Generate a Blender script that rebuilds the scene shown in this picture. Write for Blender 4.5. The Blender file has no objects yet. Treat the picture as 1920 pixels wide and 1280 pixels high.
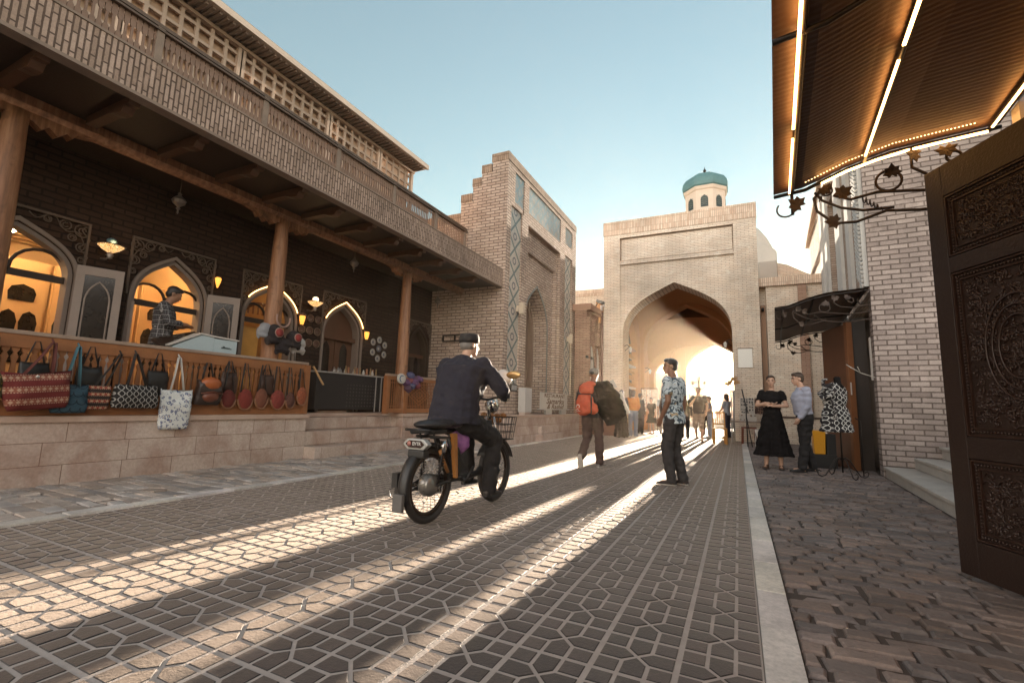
import bpy, bmesh, math, random
from mathutils import Vector, Matrix, noise, Quaternion
R = math.radians
rnd = random.Random(7)
sc = bpy.context.scene
COL = sc.collection

# ------------------------------------------------------------------ camera
CAM_H = 1.05
yaw, pitch, roll = -0.45416, 0.13447, 0.03064
cyw, syw, cp_, sp_ = math.cos(yaw), math.sin(yaw), math.cos(pitch), math.sin(pitch)
cf = Vector((syw*cp_, cyw*cp_, sp_)); cr = Vector((cyw, -syw, 0)); cu = cr.cross(cf)
cr, cu = cr*math.cos(roll)+cu*math.sin(roll), -cr*math.sin(roll)+cu*math.cos(roll)
cd = bpy.data.cameras.new('camera'); cam = bpy.data.objects.new('camera', cd); COL.objects.link(cam)
cam.matrix_world = Matrix(((cr.x, cu.x, -cf.x, 0), (cr.y, cu.y, -cf.y, 0), (cr.z, cu.z, -cf.z, CAM_H), (0, 0, 0, 1)))
cd.sensor_width = 36; cd.lens = 870.4/1920*36; cd.clip_start = 0.05; cd.clip_end = 3000
cd.dof.use_dof = False
sc.camera = cam

# ------------------------------------------------------------------ light
SUN_EL, SUN_AZ = R(5.0), R(1.5)          # azimuth measured from +Y towards +X
SKY_GAMMA, CLOUD_FILL = .80, 6.3
world = bpy.data.worlds.new('World'); sc.world = world; world.use_nodes = True
wn = world.node_tree; wn.nodes.clear()
sky = wn.nodes.new('ShaderNodeTexSky'); sky.sky_type = 'NISHITA'; sky.sun_disc = False
sky.sun_elevation = SUN_EL; sky.sun_rotation = SUN_AZ
sky.air_density = 1.3; sky.dust_density = .12; sky.ozone_density = 1.0; sky.altitude = 200
hsv = wn.nodes.new('ShaderNodeHueSaturation'); hsv.inputs['Saturation'].default_value = 0.92
tint = wn.nodes.new('ShaderNodeMix'); tint.data_type = 'RGBA'; tint.blend_type = 'MULTIPLY'
tint.inputs['Factor'].default_value = 1.0; tint.inputs['B'].default_value = (0.74, 0.83, 0.84, 1)
bg = wn.nodes.new('ShaderNodeBackground'); bg.inputs['Strength'].default_value = 0.07
wo = wn.nodes.new('ShaderNodeOutputWorld')
gam = wn.nodes.new('ShaderNodeGamma'); gam.inputs['Gamma'].default_value = SKY_GAMMA
def wm(op, a, b, c=None):
    x = wn.nodes.new('ShaderNodeMath'); x.operation = op
    for k, v in enumerate((a, b, c)):
        if v is None: continue
        if isinstance(v, (int, float)): x.inputs[k].default_value = v
        else: wn.links.new(v, x.inputs[k])
    return x.outputs[0]
def wr(v, a, b, c, d):
    x = wn.nodes.new('ShaderNodeMapRange'); x.interpolation_type = 'SMOOTHSTEP'; wn.links.new(v, x.inputs[0])
    for k, q in zip((1, 2, 3, 4), (a, b, c, d)): x.inputs[k].default_value = q
    return x.outputs[0]
# cloud glow added in the unseen sky opposite the sun to brighten the gate
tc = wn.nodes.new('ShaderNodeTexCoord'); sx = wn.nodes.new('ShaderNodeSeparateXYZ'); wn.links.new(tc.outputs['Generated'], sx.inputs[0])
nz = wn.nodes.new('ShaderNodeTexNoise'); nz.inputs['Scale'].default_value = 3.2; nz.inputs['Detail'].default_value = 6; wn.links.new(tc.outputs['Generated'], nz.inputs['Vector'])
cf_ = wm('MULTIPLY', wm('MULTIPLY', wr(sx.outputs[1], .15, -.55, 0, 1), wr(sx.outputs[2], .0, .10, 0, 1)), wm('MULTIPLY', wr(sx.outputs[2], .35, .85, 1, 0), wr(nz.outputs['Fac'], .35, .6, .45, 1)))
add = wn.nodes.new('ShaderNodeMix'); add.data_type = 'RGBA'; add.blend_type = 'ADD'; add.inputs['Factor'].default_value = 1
cc = wn.nodes.new('ShaderNodeMix'); cc.data_type = 'RGBA'; wn.links.new(cf_, cc.inputs['Factor']); cc.inputs['A'].default_value = (0,0,0,1); cc.inputs['B'].default_value = (CLOUD_FILL*1.0, CLOUD_FILL*.84, CLOUD_FILL*.77, 1)
wn.links.new(sky.outputs[0], gam.inputs['Color']); wn.links.new(gam.outputs[0], hsv.inputs['Color']); wn.links.new(hsv.outputs[0], tint.inputs['A'])
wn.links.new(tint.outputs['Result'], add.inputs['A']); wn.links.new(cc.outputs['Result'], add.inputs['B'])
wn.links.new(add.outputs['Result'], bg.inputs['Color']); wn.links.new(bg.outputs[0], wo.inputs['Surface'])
sl = bpy.data.lights.new('sun', 'SUN'); sl.energy = 5.0; sl.angle = R(0.5); sl.color = (1.0, 0.84, 0.66)
sun = bpy.data.objects.new('sun', sl); COL.objects.link(sun)
sd = Vector((math.sin(SUN_AZ)*math.cos(SUN_EL), math.cos(SUN_AZ)*math.cos(SUN_EL), math.sin(SUN_EL)))
sun.rotation_euler = sd.to_track_quat('Z', 'Y').to_euler(); sun.location = (0, 60, 20)
sc.view_settings.view_transform = 'Standard'; sc.view_settings.look = 'None'
sc.view_settings.gamma = 1.0; sc.view_settings.use_curve_mapping = False
sc.view_settings.exposure = 3.0
sc.cycles.use_denoising = True
sc.cycles.max_bounces = 8; sc.cycles.diffuse_bounces = 5; sc.cycles.volume_bounces = 0
sc.cycles.sample_clamp_indirect = 8

# ------------------------------------------------------------------ materials
MATS = {}
class NT:
    def __init__(s, name):
        s.m = bpy.data.materials.new(name); s.m.use_nodes = True
        s.t = s.m.node_tree; s.n = s.t.nodes; s.n.clear()
        s.out = s.n.new('ShaderNodeOutputMaterial'); s.b = s.n.new('ShaderNodeBsdfPrincipled')
        s.t.links.new(s.b.outputs[0], s.out.inputs['Surface'])
    def new(s, t, **k):
        x = s.n.new(t)
        for a, v in k.items(): setattr(x, a, v)
        return x
    def put(s, sock, v):
        if hasattr(v, 'is_output') or isinstance(v, bpy.types.NodeSocket): s.t.links.new(v, sock)
        elif isinstance(v, (tuple, list)) and sock.type == 'RGBA': sock.default_value = (v[0], v[1], v[2], 1)
        else: sock.default_value = v
    def math(s, op, a, b=0.0, c=None, clamp=False):
        x = s.new('ShaderNodeMath', operation=op); x.use_clamp = clamp
        s.put(x.inputs[0], a); s.put(x.inputs[1], b)
        if c is not None: s.put(x.inputs[2], c)
        return x.outputs[0]
    def mix(s, f, a, b, blend='MIX'):
        x = s.new('ShaderNodeMix', data_type='RGBA', blend_type=blend)
        s.put(x.inputs['Factor'], f); s.put(x.inputs['A'], a); s.put(x.inputs['B'], b)
        return x.outputs['Result']
    def noise(s, vec, scale, detail=4, rough=.55, out='Fac', dist=0):
        x = s.new('ShaderNodeTexNoise'); s.put(x.inputs['Vector'], vec)
        x.inputs['Scale'].default_value = scale; x.inputs['Detail'].default_value = detail
        x.inputs['Roughness'].default_value = rough; x.inputs['Distortion'].default_value = dist
        return x.outputs[out]
    def ramp(s, f, stops):
        x = s.new('ShaderNodeValToRGB'); s.put(x.inputs[0], f); e = x.color_ramp.elements
        while len(e) < len(stops): e.new(0.5)
        for i, (p, c) in enumerate(stops):
            e[i].position = p; e[i].color = (c[0], c[1], c[2], 1) if not isinstance(c, (int, float)) else (c, c, c, 1)
        return x.outputs[0]
    def pos(s): return s.new('ShaderNodeNewGeometry').outputs['Position']
    def obj(s): return s.new('ShaderNodeTexCoord').outputs['Object']
    def sep(s, v):
        x = s.new('ShaderNodeSeparateXYZ'); s.put(x.inputs[0], v); return x.outputs
    def comb(s, a, b, c=0.0):
        x = s.new('ShaderNodeCombineXYZ')
        for i, v in enumerate((a, b, c)): s.put(x.inputs[i], v)
        return x.outputs[0]
    def bump(s, h, strength=.5, dist=.01, normal=None):
        x = s.new('ShaderNodeBump'); s.put(x.inputs['Height'], h)
        x.inputs['Strength'].default_value = strength; x.inputs['Distance'].default_value = dist
        if normal is not None: s.put(x.inputs['Normal'], normal)
        return x.outputs[0]
    def fin(s, color, rough=.7, metal=0., bump=None, spec=.5):
        s.put(s.b.inputs['Base Color'], color); s.put(s.b.inputs['Roughness'], rough)
        s.put(s.b.inputs['Metallic'], metal); s.b.inputs['Specular IOR Level'].default_value = spec
        if bump is not None: s.put(s.b.inputs['Normal'], bump)
        return s.m
    def wallvec(s):
        p = s.sep(s.pos()); n = s.sep(s.new('ShaderNodeNewGeometry').outputs['True Normal'])
        ax = s.math('GREATER_THAN', s.math('ABSOLUTE', n[0]), .7)
        u = s.math('ADD', s.math('MULTIPLY', p[1], ax), s.math('MULTIPLY', p[0], s.math('SUBTRACT', 1.0, ax)))
        return u, p[2], p

def mat(name, col, rough=.7, metal=0., var=.25, nscale=6., bump=.15, bscale=40., col2=None, spec=.5, world=False):
    if name in MATS: return MATS[name]
    t = NT(name); v = t.pos() if world else t.obj()
    c2 = col2 or tuple(c*(1-var) for c in col)
    f = t.noise(v, nscale, 6, .6)
    f = t.ramp(f, [(.3, 0.), (.7, 1.)])
    c = t.mix(f, c2, col)
    f2 = t.noise(v, bscale, 3, .6)
    c = t.mix(.35, c, t.mix(f2, tuple(x*.75 for x in col), tuple(min(1, x*1.2) for x in col)))
    r = t.math('MULTIPLY_ADD', f2, .2, rough-.1, clamp=True)
    b = t.bump(f2, bump, .01) if bump else None
    MATS[name] = t.fin(c, r, metal, b, spec); return MATS[name]

def emis(name, col, strength):
    t = NT(name); t.fin(col, .5); t.put(t.b.inputs['Emission Color'], col); t.b.inputs['Emission Strength'].default_value = strength*.38
    MATS[name] = t.m; return t.m

def brick(name, c1, c2, mortar, bw=.26, rh=.07, ms=.009, soldier=False, bump=.6, tintn=None, off=0.5, dirt=.3, tones=None):
    t = NT(name); u, v, p = t.wallvec()
    w = t.noise(t.pos(), 1.7, 2, .5)
    v = t.math('ADD', v, t.math('MULTIPLY', t.math('SUBTRACT', w, .5), .012))
    vec = t.comb(v, u) if soldier else t.comb(u, v)
    jit = t.new('ShaderNodeVectorMath', operation='ADD')
    nz = t.new('ShaderNodeTexNoise'); nz.inputs['Scale'].default_value = 22; nz.inputs['Detail'].default_value = 2
    t.put(nz.inputs['Vector'], t.pos())
    sc_ = t.new('ShaderNodeVectorMath', operation='MULTIPLY_ADD'); t.put(sc_.inputs[0], nz.outputs['Color'])
    sc_.inputs[1].default_value = (.007, .007, 0); sc_.inputs[2].default_value = (-.0035, -.0035, 0)
    t.put(jit.inputs[0], vec); t.put(jit.inputs[1], sc_.outputs[0])
    b = t.new('ShaderNodeTexBrick'); t.put(b.inputs['Vector'], jit.outputs[0])
    b.inputs['Scale'].default_value = 1; b.inputs['Brick Width'].default_value = bw; b.inputs['Row Height'].default_value = rh
    b.inputs['Mortar Size'].default_value = ms; b.inputs['Mortar Smooth'].default_value = .25; b.inputs['Bias'].default_value = -.1
    b.offset = off
    t.put(b.inputs['Color1'], c1); t.put(b.inputs['Color2'], c2); t.put(b.inputs['Mortar'], mortar)
    big = t.ramp(t.noise(t.pos(), .8, 5, .6), [(.3, 1-dirt), (.7, 1.08)])
    col = t.mix(1., b.outputs['Color'], big, 'MULTIPLY')
    fine = t.ramp(t.noise(t.pos(), 55, 4, .65), [(.25, .72), (.75, 1.18)])
    col = t.mix(.8, col, fine, 'MULTIPLY')
    # pale salts / smears
    sm = t.ramp(t.noise(t.pos(), 2.6, 6, .7), [(.56, 0.), (.72, 1.)])
    col = t.mix(t.math('MULTIPLY', sm, .35), col, tuple(min(1, x*1.35) for x in c1))
    h = t.math('ADD', t.math('MULTIPLY', t.math('SUBTRACT', 1., b.outputs['Fac']), 1.), t.math('MULTIPLY', t.noise(t.pos(), 70, 3, .7), .35))
    bp = t.bump(h, bump, .012)
    MATS[name] = t.fin(col, .9, 0, bp, .25); return MATS[name]

# ------------------------------------------------------------------ mesh builder
class MB:
    def __init__(s): s.v = []; s.f = []; s.mi = []; s.sm = []
    def add(s, vs, fs, mi=0, smooth=False):
        o = len(s.v); s.v += [tuple(x) for x in vs]
        for f in fs: s.f.append(tuple(i+o for i in f)); s.mi.append(mi); s.sm.append(smooth)
        return s
    def box(s, x0, x1, y0, y1, z0, z1, mi=0):
        vs = [(x0,y0,z0),(x1,y0,z0),(x1,y1,z0),(x0,y1,z0),(x0,y0,z1),(x1,y0,z1),(x1,y1,z1),(x0,y1,z1)]
        return s.add(vs, [(0,3,2,1),(4,5,6,7),(0,1,5,4),(1,2,6,5),(2,3,7,6),(3,0,4,7)], mi)
    def obox(s, c, ax, h, mi=0):
        c = Vector(c); a = [Vector(ax[i])*h[i] for i in range(3)]
        vs = [c+a[0]*i+a[1]*j+a[2]*k for k in (-1,1) for i, j in ((-1,-1),(1,-1),(1,1),(-1,1))]
        return s.add(vs, [(0,3,2,1),(4,5,6,7),(0,1,5,4),(1,2,6,5),(2,3,7,6),(3,0,4,7)], mi)
    def bar(s, p, q, w, d, up=(0,0,1), mi=0):
        p, q = Vector(p), Vector(q); t = (q-p); L = t.length; t.normalize()
        a = t.cross(Vector(up))
        if a.length < 1e-4: a = t.cross(Vector((1,0,0)))
        a.normalize(); b = a.cross(t)
        return s.obox((p+q)/2, (a, b, t), (w/2, d/2, L/2), mi)
    def tube(s, path, r, n=8, mi=0, caps=True, smooth=True, flat=1.0):
        P = [Vector(p) for p in path]; rr = r if isinstance(r, (list, tuple)) else [r]*len(P)
        vs = []; fs = []; prev = None
        for i, p in enumerate(P):
            t = (P[min(i+1, len(P)-1)]-P[max(i-1, 0)])
            if t.length < 1e-9: t = Vector((0, 0, 1))
            t.normalize()
            if prev is None:
                a = t.cross(Vector((0,0,1)));  a = a if a.length > .05 else t.cross(Vector((1,0,0)))
            else: a = prev - t*prev.dot(t)
            a.normalize(); prev = a; b = t.cross(a)
            for k in range(n):
                an = 2*math.pi*k/n; vs.append(p+a*math.cos(an)*rr[i]+b*math.sin(an)*rr[i]*flat)
        for i in range(len(P)-1):
            for k in range(n):
                k2 = (k+1) % n; fs.append((i*n+k, i*n+k2, (i+1)*n+k2, (i+1)*n+k))
        if caps: fs.append(tuple(range(n-1, -1, -1))); fs.append(tuple((len(P)-1)*n+k for k in range(n)))
        return s.add(vs, fs, mi, smooth)
    def cyl(s, p, q, r, r2=None, n=16, mi=0, smooth=True): return s.tube([p, q], [r, r if r2 is None else r2], n, mi, True, smooth)
    def lathe(s, prof, c=(0,0,0), n=24, mi=0, smooth=True, axis=None, ph=0):
        c = Vector(c); vs = []; fs = []
        q = Vector(axis).normalized().to_track_quat('Z', 'Y') if axis else None
        for (r, z) in prof:
            for k in range(n):
                an = 2*math.pi*(k+ph)/n; v = Vector((r*math.cos(an), r*math.sin(an), z)); v = q @ v if q else v; vs.append(c+v)
        for i in range(len(prof)-1):
            for k in range(n):
                k2 = (k+1) % n; fs.append((i*n+k, i*n+k2, (i+1)*n+k2, (i+1)*n+k))
        fs.append(tuple(range(n-1, -1, -1))); fs.append(tuple((len(prof)-1)*n+k for k in range(n)))
        return s.add(vs, fs, mi, smooth)
    def ell(s, c, r, n=12, mi=0, q=None, m=8):
        c = Vector(c); vs = []; fs = []
        for i in range(m+1):
            th = math.pi*i/m
            for k in range(n):
                an = 2*math.pi*k/n
                v = Vector((r[0]*math.sin(th)*math.cos(an), r[1]*math.sin(th)*math.sin(an), r[2]*math.cos(th)))
                if q: v = q @ v
                vs.append(c+v)
        for i in range(m):
            for k in range(n):
                k2 = (k+1) % n; fs.append((i*n+k, (i+1)*n+k, (i+1)*n+k2, i*n+k2))
        return s.add(vs, fs, mi, True)
    def capsule(s, p, q, r0, r1, n=10, mi=0, flat=1.0):
        p, q = Vector(p), Vector(q); t = (q-p).normalized()
        path = [p-t*r0*.98, p-t*r0*.7, p-t*r0*.3, p, p.lerp(q,.5), q, q+t*r1*.3, q+t*r1*.7, q+t*r1*.98]
        rr = [r0*.15, r0*.71, r0*.95, r0, (r0+r1)/2, r1, r1*.95, r1*.71, r1*.15]
        return s.tube(path, rr, n, mi, flat=flat)
    def prism(s, poly, m0, m1, mi=0):
        """poly: list of (u,v); m0/m1: functions mapping (u,v) to 3D for the two faces"""
        n = len(poly); vs = [m0(u, v) for u, v in poly]+[m1(u, v) for u, v in poly]
        fs = [tuple(range(n-1, -1, -1)), tuple(range(n, 2*n))]+[(i, (i+1) % n, n+(i+1) % n, n+i) for i in range(n)]
        return s.add(vs, fs, mi)
    def build(s, name, mats, parent=None, local=False, bevel=0, loc=None, fix=True):
        me = bpy.data.meshes.new(name); off = Vector((0,0,0))
        if parent is not None and not local:
            pp = parent; off = Vector((0,0,0))
            while pp is not None: off += pp.location; pp = pp.parent
        if loc is not None: off = off + Vector(loc)
        me.from_pydata([(v[0]-off.x, v[1]-off.y, v[2]-off.z) for v in s.v] if off.length else s.v, [], s.f)
        for m in (mats if isinstance(mats, (list, tuple)) else [mats]): me.materials.append(m)
        me.polygons.foreach_set('material_index', s.mi); me.polygons.foreach_set('use_smooth', s.sm); me.update()
        if fix and len(s.f) < 6000:
            bm = bmesh.new(); bm.from_mesh(me); bmesh.ops.recalc_face_normals(bm, faces=bm.faces); bm.to_mesh(me); bm.free()
        o = bpy.data.objects.new(name, me); COL.objects.link(o)
        if parent is not None: o.parent = parent
        if loc is not None: o.location = loc
        if bevel:
            b = o.modifiers.new('bevel', 'BEVEL'); b.width = bevel; b.segments = 2; b.limit_method = 'ANGLE'; b.angle_limit = R(40)
        return o
def tag(o, label, cat, group=None, kind=None):
    o['label'] = label; o['category'] = cat
    if group: o['group'] = group
    if kind: o['kind'] = kind
    return o
def thing(name, label, cat, loc=(0,0,0), rot=0, group=None):
    o = bpy.data.objects.new(name, None); COL.objects.link(o); o.location = loc; o.rotation_euler = (0, 0, rot)
    o.empty_display_size = .1
    return tag(o, label, cat, group)
def struct(o): o['kind'] = 'structure'; return o
def copytree(o, parent=None):
    c = o.copy(); COL.objects.link(c); c.parent = parent
    for ch in list(o.children): copytree(ch, c)
    return c
def arch(a, s, h, n=14, k=1.0):
    """pointed arch outline from (a,s) up to (0,h), right half"""
    d = h-s; P = [(a, s), (a, s+.56*d), (.56*a, h-.26*d), (0, h)]; o = []
    for i in range(n+1):
        t = i/n; b = ((1-t)**3, 3*t*(1-t)**2, 3*t*t*(1-t), t**3)
        o.append((sum(b[j]*P[j][0] for j in range(4)), sum(b[j]*P[j][1] for j in range(4))))
    return o
def arch_pts(uc, a, s, h, z0, n=14):
    r = arch(a, s, h, n)
    return [(uc-a, z0)] + [(uc-x, z) for x, z in r] + [(uc+x, z) for x, z in reversed(r[:-1])] + [(uc+a, z0)]
def arch_wall(mb, M, u0, u1, z0, z1, uc, a, s, h, d, mi=0, mi2=None, n=14):
    """wall slab with an arched opening. M(u,z,depth)->xyz"""
    mi2 = mi if mi2 is None else mi2
    pts = arch_pts(uc, a, s, h, z0, n)
    for dd in (0, d):
        vs = []; fs = []
        def q(a_, b_, c_, d_):
            o = len(vs); vs.extend([a_, b_, c_, d_]); fs.append((o, o+1, o+2, o+3) if dd == 0 else (o+3, o+2, o+1, o))
        if u0 < uc-a: q(M(u0, z0, dd), M(uc-a, z0, dd), M(uc-a, z1, dd), M(u0, z1, dd))
        if u1 > uc+a: q(M(uc+a, z0, dd), M(u1, z0, dd), M(u1, z1, dd), M(uc+a, z1, dd))
        for (ua, za), (ub, zb) in zip(pts[1:-1], pts[2:-1]): q(M(ua, za, dd), M(ub, zb, dd), M(ub, z1, dd), M(ua, z1, dd))
        mb.add(vs, fs, mi)
    for (ua, za), (ub, zb) in zip(pts[:-1], pts[1:]):
        mb.add([M(ua, za, 0), M(ub, zb, 0), M(ub, zb, d), M(ua, za, d)], [(3, 2, 1, 0)], mi2)
    mb.add([M(u0, z1, 0), M(u1, z1, 0), M(u1, z1, d), M(u0, z1, d)], [(0, 1, 2, 3)], mi)
    mb.add([M(u0, z0, 0), M(u0, z1, 0), M(u0, z1, d), M(u0, z0, d)], [(0, 1, 2, 3)], mi)
    mb.add([M(u1, z0, 0), M(u1, z1, 0), M(u1, z1, d), M(u1, z0, d)], [(3, 2, 1, 0)], mi)
def arch_trim(mb, M, uc, a, s, h, z0, w, d0, d1, mi=0, n=14):
    """moulding band of width w following the arch, between depths d0..d1"""
    pi = arch_pts(uc, a, s, h, z0, n); po = arch_pts(uc, a+w, s, h+w*1.25, z0, n)
    for i in range(len(pi)-1):
        A, B, C, D = pi[i], pi[i+1], po[i+1], po[i]
        vs = [M(*A, d0), M(*B, d0), M(*C, d0), M(*D, d0), M(*A, d1), M(*B, d1), M(*C, d1), M(*D, d1)]
        mb.add(vs, [(0,1,2,3), (0,4,5,1), (2,6,7,3)], mi)
def text(s, size, m, parent=None, loc=(0,0,0), rot=None, ext=.001, shear=0, name='lettering', bold=0, align='CENTER', sx=1):
    c = bpy.data.curves.new(name, 'FONT'); c.body = s; c.size = size; c.extrude = ext; c.shear = shear; c.offset = bold
    c.align_x = align; c.align_y = 'CENTER'; c.resolution_u = 2
    o = bpy.data.objects.new('tmp', c); COL.objects.link(o)
    dg = bpy.context.evaluated_depsgraph_get(); me = bpy.data.meshes.new_from_object(o.evaluated_get(dg))
    bpy.data.objects.remove(o); me.name = name; me.materials.clear(); me.materials.append(m)
    o = bpy.data.objects.new(name, me); COL.objects.link(o); o.parent = parent
    o.matrix_local = Matrix.Translation(Vector(loc)) @ (rot.to_4x4() if rot else Matrix()) @ Matrix.Diagonal((sx,1,1,1))
    return o
# ------------------------------------------------------------------ shared materials
M_brick = brick('buff_brick', (.55,.43,.355), (.42,.305,.245), (.19,.14,.115), .29, .088, .014)
M_brick_pale = brick('pale_brick', (.92,.80,.67), (.84,.68,.54), (.56,.44,.35), .27, .066, .009, bump=.8, dirt=.3)
M_brick_pale_s = brick('pale_brick_upright', (.86,.71,.58), (.66,.46,.34), (.55,.41,.31), .27, .066, .012, soldier=True, dirt=.25, off=0)
M_brick_sold = brick('upright_brick', (.42,.31,.23), (.30,.205,.15), (.15,.105,.08), .24, .064, .011, soldier=True, off=.0)
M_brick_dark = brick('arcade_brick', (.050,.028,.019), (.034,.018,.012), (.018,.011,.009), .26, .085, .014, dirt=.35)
M_brick_grey = brick('old_brick', (.50,.415,.375), (.31,.25,.225), (.19,.15,.13), .27, .092, .012, bump=1., dirt=.35)
M_brick_fac = brick('weathered_upright_brick', (.50,.37,.30), (.33,.235,.18), (.13,.09,.07), .21, .052, .009, soldier=True, bump=.9, dirt=.4, off=.37)
M_plaster = mat('pink_plaster', (.40,.25,.17), .9, var=.15, nscale=1.2, bump=.1)
M_vault = mat('vault_plaster', (.50,.245,.10), .85, var=.14, nscale=.7, bump=.08, bscale=20)
M_vaultb = brick('vault_brick', (.52,.34,.22), (.42,.25,.15), (.33,.2,.13), .25, .062, .008, dirt=.3)
M_wood = mat('honey_wood', (.30,.115,.04), .55, var=.4, nscale=5, bump=.2)
M_woodlog = None
M_wood_dk = mat('dark_wood', (.027,.014,.009), .5, var=.4, nscale=5, bump=.2)
M_wood_gy = mat('weathered_wood', (.27,.20,.155), .8, var=.35, nscale=5, bump=.25)
M_wood_br = mat('brown_wood', (.10,.043,.021), .5, var=.35, nscale=4, bump=.2)
M_white = mat('white_paint', (.55,.50,.46), .5, var=.08, bump=.03)
M_cream = mat('cream_paint', (.52,.32,.15), .55, var=.08, bump=.03)
M_iron = mat('black_iron', (.035,.028,.025), .45, .6, var=.2, bump=.1)
M_black = mat('black_plastic', (.02,.018,.018), .45, var=.2, bump=.05)
M_chrome = mat('chrome', (.62,.6,.57), .18, 1., var=.1, bump=0)
M_marble = None
def _stone():
    t = NT('terrace_stone'); u, v, p = t.wallvec()
    b = t.new('ShaderNodeTexBrick'); t.put(b.inputs['Vector'], t.comb(u, t.math('ADD', v, .03)))
    for k, x in (('Scale', 1), ('Brick Width', .82), ('Row Height', .25), ('Mortar Size', .004), ('Mortar Smooth', .2), ('Bias', 0)): b.inputs[k].default_value = x
    b.offset = .37; b.squash = .7; b.squash_frequency = 2
    t.put(b.inputs['Color1'], (.52,.42,.36)); t.put(b.inputs['Color2'], (.43,.325,.265)); t.put(b.inputs['Mortar'], (.15,.09,.06))
    st = t.ramp(t.noise(t.pos(), 2.2, 7, .62, dist=.4), [(.42, 0.), (.62, 1.)])
    c = t.mix(t.math('MULTIPLY', st, .5), b.outputs['Color'], (.25,.125,.085))
    st2 = t.ramp(t.noise(t.pos(), 1.3, 5, .6), [(.55, 0.), (.75, 1.)])
    c = t.mix(t.math('MULTIPLY', st2, .5), c, (.56,.47,.40))
    c = t.mix(1., c, t.ramp(t.noise(t.pos(), 30, 5, .7), [(.25, .75), (.75, 1.15)]), 'MULTIPLY')
    h = t.math('ADD', t.math('SUBTRACT', 1., b.outputs['Fac']), t.math('MULTIPLY', t.noise(t.pos(), 40, 4, .7), .3))
    MATS['terrace_stone'] = t.fin(c, .62, 0, t.bump(h, .4, .008), .4); return t.m
M_stone = _stone()
def _log():
    t = NT('carved_log_wood'); o = t.sep(t.pos())
    g = t.noise(t.comb(t.math('MULTIPLY', o[0], 9.), t.math('MULTIPLY', o[1], 9.), t.math('MULTIPLY', o[2], .8)), 2.2, 6, .65)
    c = t.ramp(g, [(.2, (.075,.032,.018)), (.5, (.25,.115,.058)), (.8, (.42,.225,.125))])
    k = t.ramp(t.noise(t.pos(), 5, 3, .5), [(.28, .45), (.4, 1.)])
    c = t.mix(1., c, k, 'MULTIPLY')
    M = t.fin(c, .5, 0, t.bump(g, .4, .01), .4); return M
M_woodlog = _log()

# ------------------------------------------------------------------ ground sheet, street, pavements
def ground():
    m = mat('bare_ground', (.23,.19,.155), .95, var=.3, nscale=.6, bump=.3, bscale=15, world=True)
    b = MB().add([(-280,-60,-.03),(280,-60,-.03),(280,500,-.03),(-280,500,-.03)], [(0,1,2,3)])
    struct(b.build('ground', m))
    m2 = mat('far_paving', (.30,.25,.20), .6, var=.25, nscale=1.5, bump=.2, bscale=12, world=True)
    b = MB().add([(-8,26,-.012),(5,26,-.012),(5,140,-.012),(-8,140,-.012)], [(0,1,2,3)])
    struct(b.build('far_street', m2))
ground()
def attrmat(name, base, rough, spec=.5, bump=.35, bs=60, world=True, extra=None):
    t = NT(name); a = t.new('ShaderNodeAttribute', attribute_name='tone'); a.attribute_type = 'GEOMETRY'
    c = t.mix(1., base, a.outputs['Color'], 'MULTIPLY')
    n1 = t.noise(t.pos(), 3.1, 6, .65)
    c = t.mix(1., c, t.ramp(n1, [(.25, .62), (.75, 1.25)]), 'MULTIPLY')
    n2 = t.noise(t.pos(), bs, 4, .7)
    c = t.mix(1., c, t.ramp(n2, [(.2, .7), (.8, 1.25)]), 'MULTIPLY')
    n0 = t.noise(t.pos(), .55, 5, .6); c = t.mix(1., c, t.ramp(n0, [(.3, .72), (.7, 1.22)]), 'MULTIPLY')
    if extra:   # dusty scuffs
        d = t.ramp(t.noise(t.pos(), 1.1, 7, .7, dist=.6), [(.52, 0.), (.7, 1.)])
        c = t.mix(t.math('MULTIPLY', d, .55), c, extra)
    r = t.math('MULTIPLY_ADD', n1, .3, rough-.15, clamp=True)
    return t.fin(c, r, 0, t.bump(n2, bump, .006), spec)
M_tile = attrmat('street_tile', (.052,.037,.034), .58, .5, .35, 70, extra=(.12,.10,.09))
for _m in (M_tile,):
    _b = _m.node_tree.nodes['Principled BSDF']; _b.inputs['Sheen Weight'].default_value = .48; _b.inputs['Sheen Roughness'].default_value = .35; _b.inputs['Sheen Tint'].default_value = (1, .84, .72, 1)
M_grout = mat('pale_grout', (.42,.36,.325), .9, var=.3, nscale=9, bump=.3, bscale=60, world=True)
M_kerb = attrmat('pale_kerbstone', (.66,.61,.56), .5, .5, .2, 40)
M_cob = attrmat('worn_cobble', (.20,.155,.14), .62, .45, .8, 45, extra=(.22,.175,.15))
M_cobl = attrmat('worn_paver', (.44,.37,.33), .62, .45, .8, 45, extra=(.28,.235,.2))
M_joint = mat('dark_joint', (.075,.055,.045), .9, var=.3, nscale=9, bump=.3, world=True)

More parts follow.
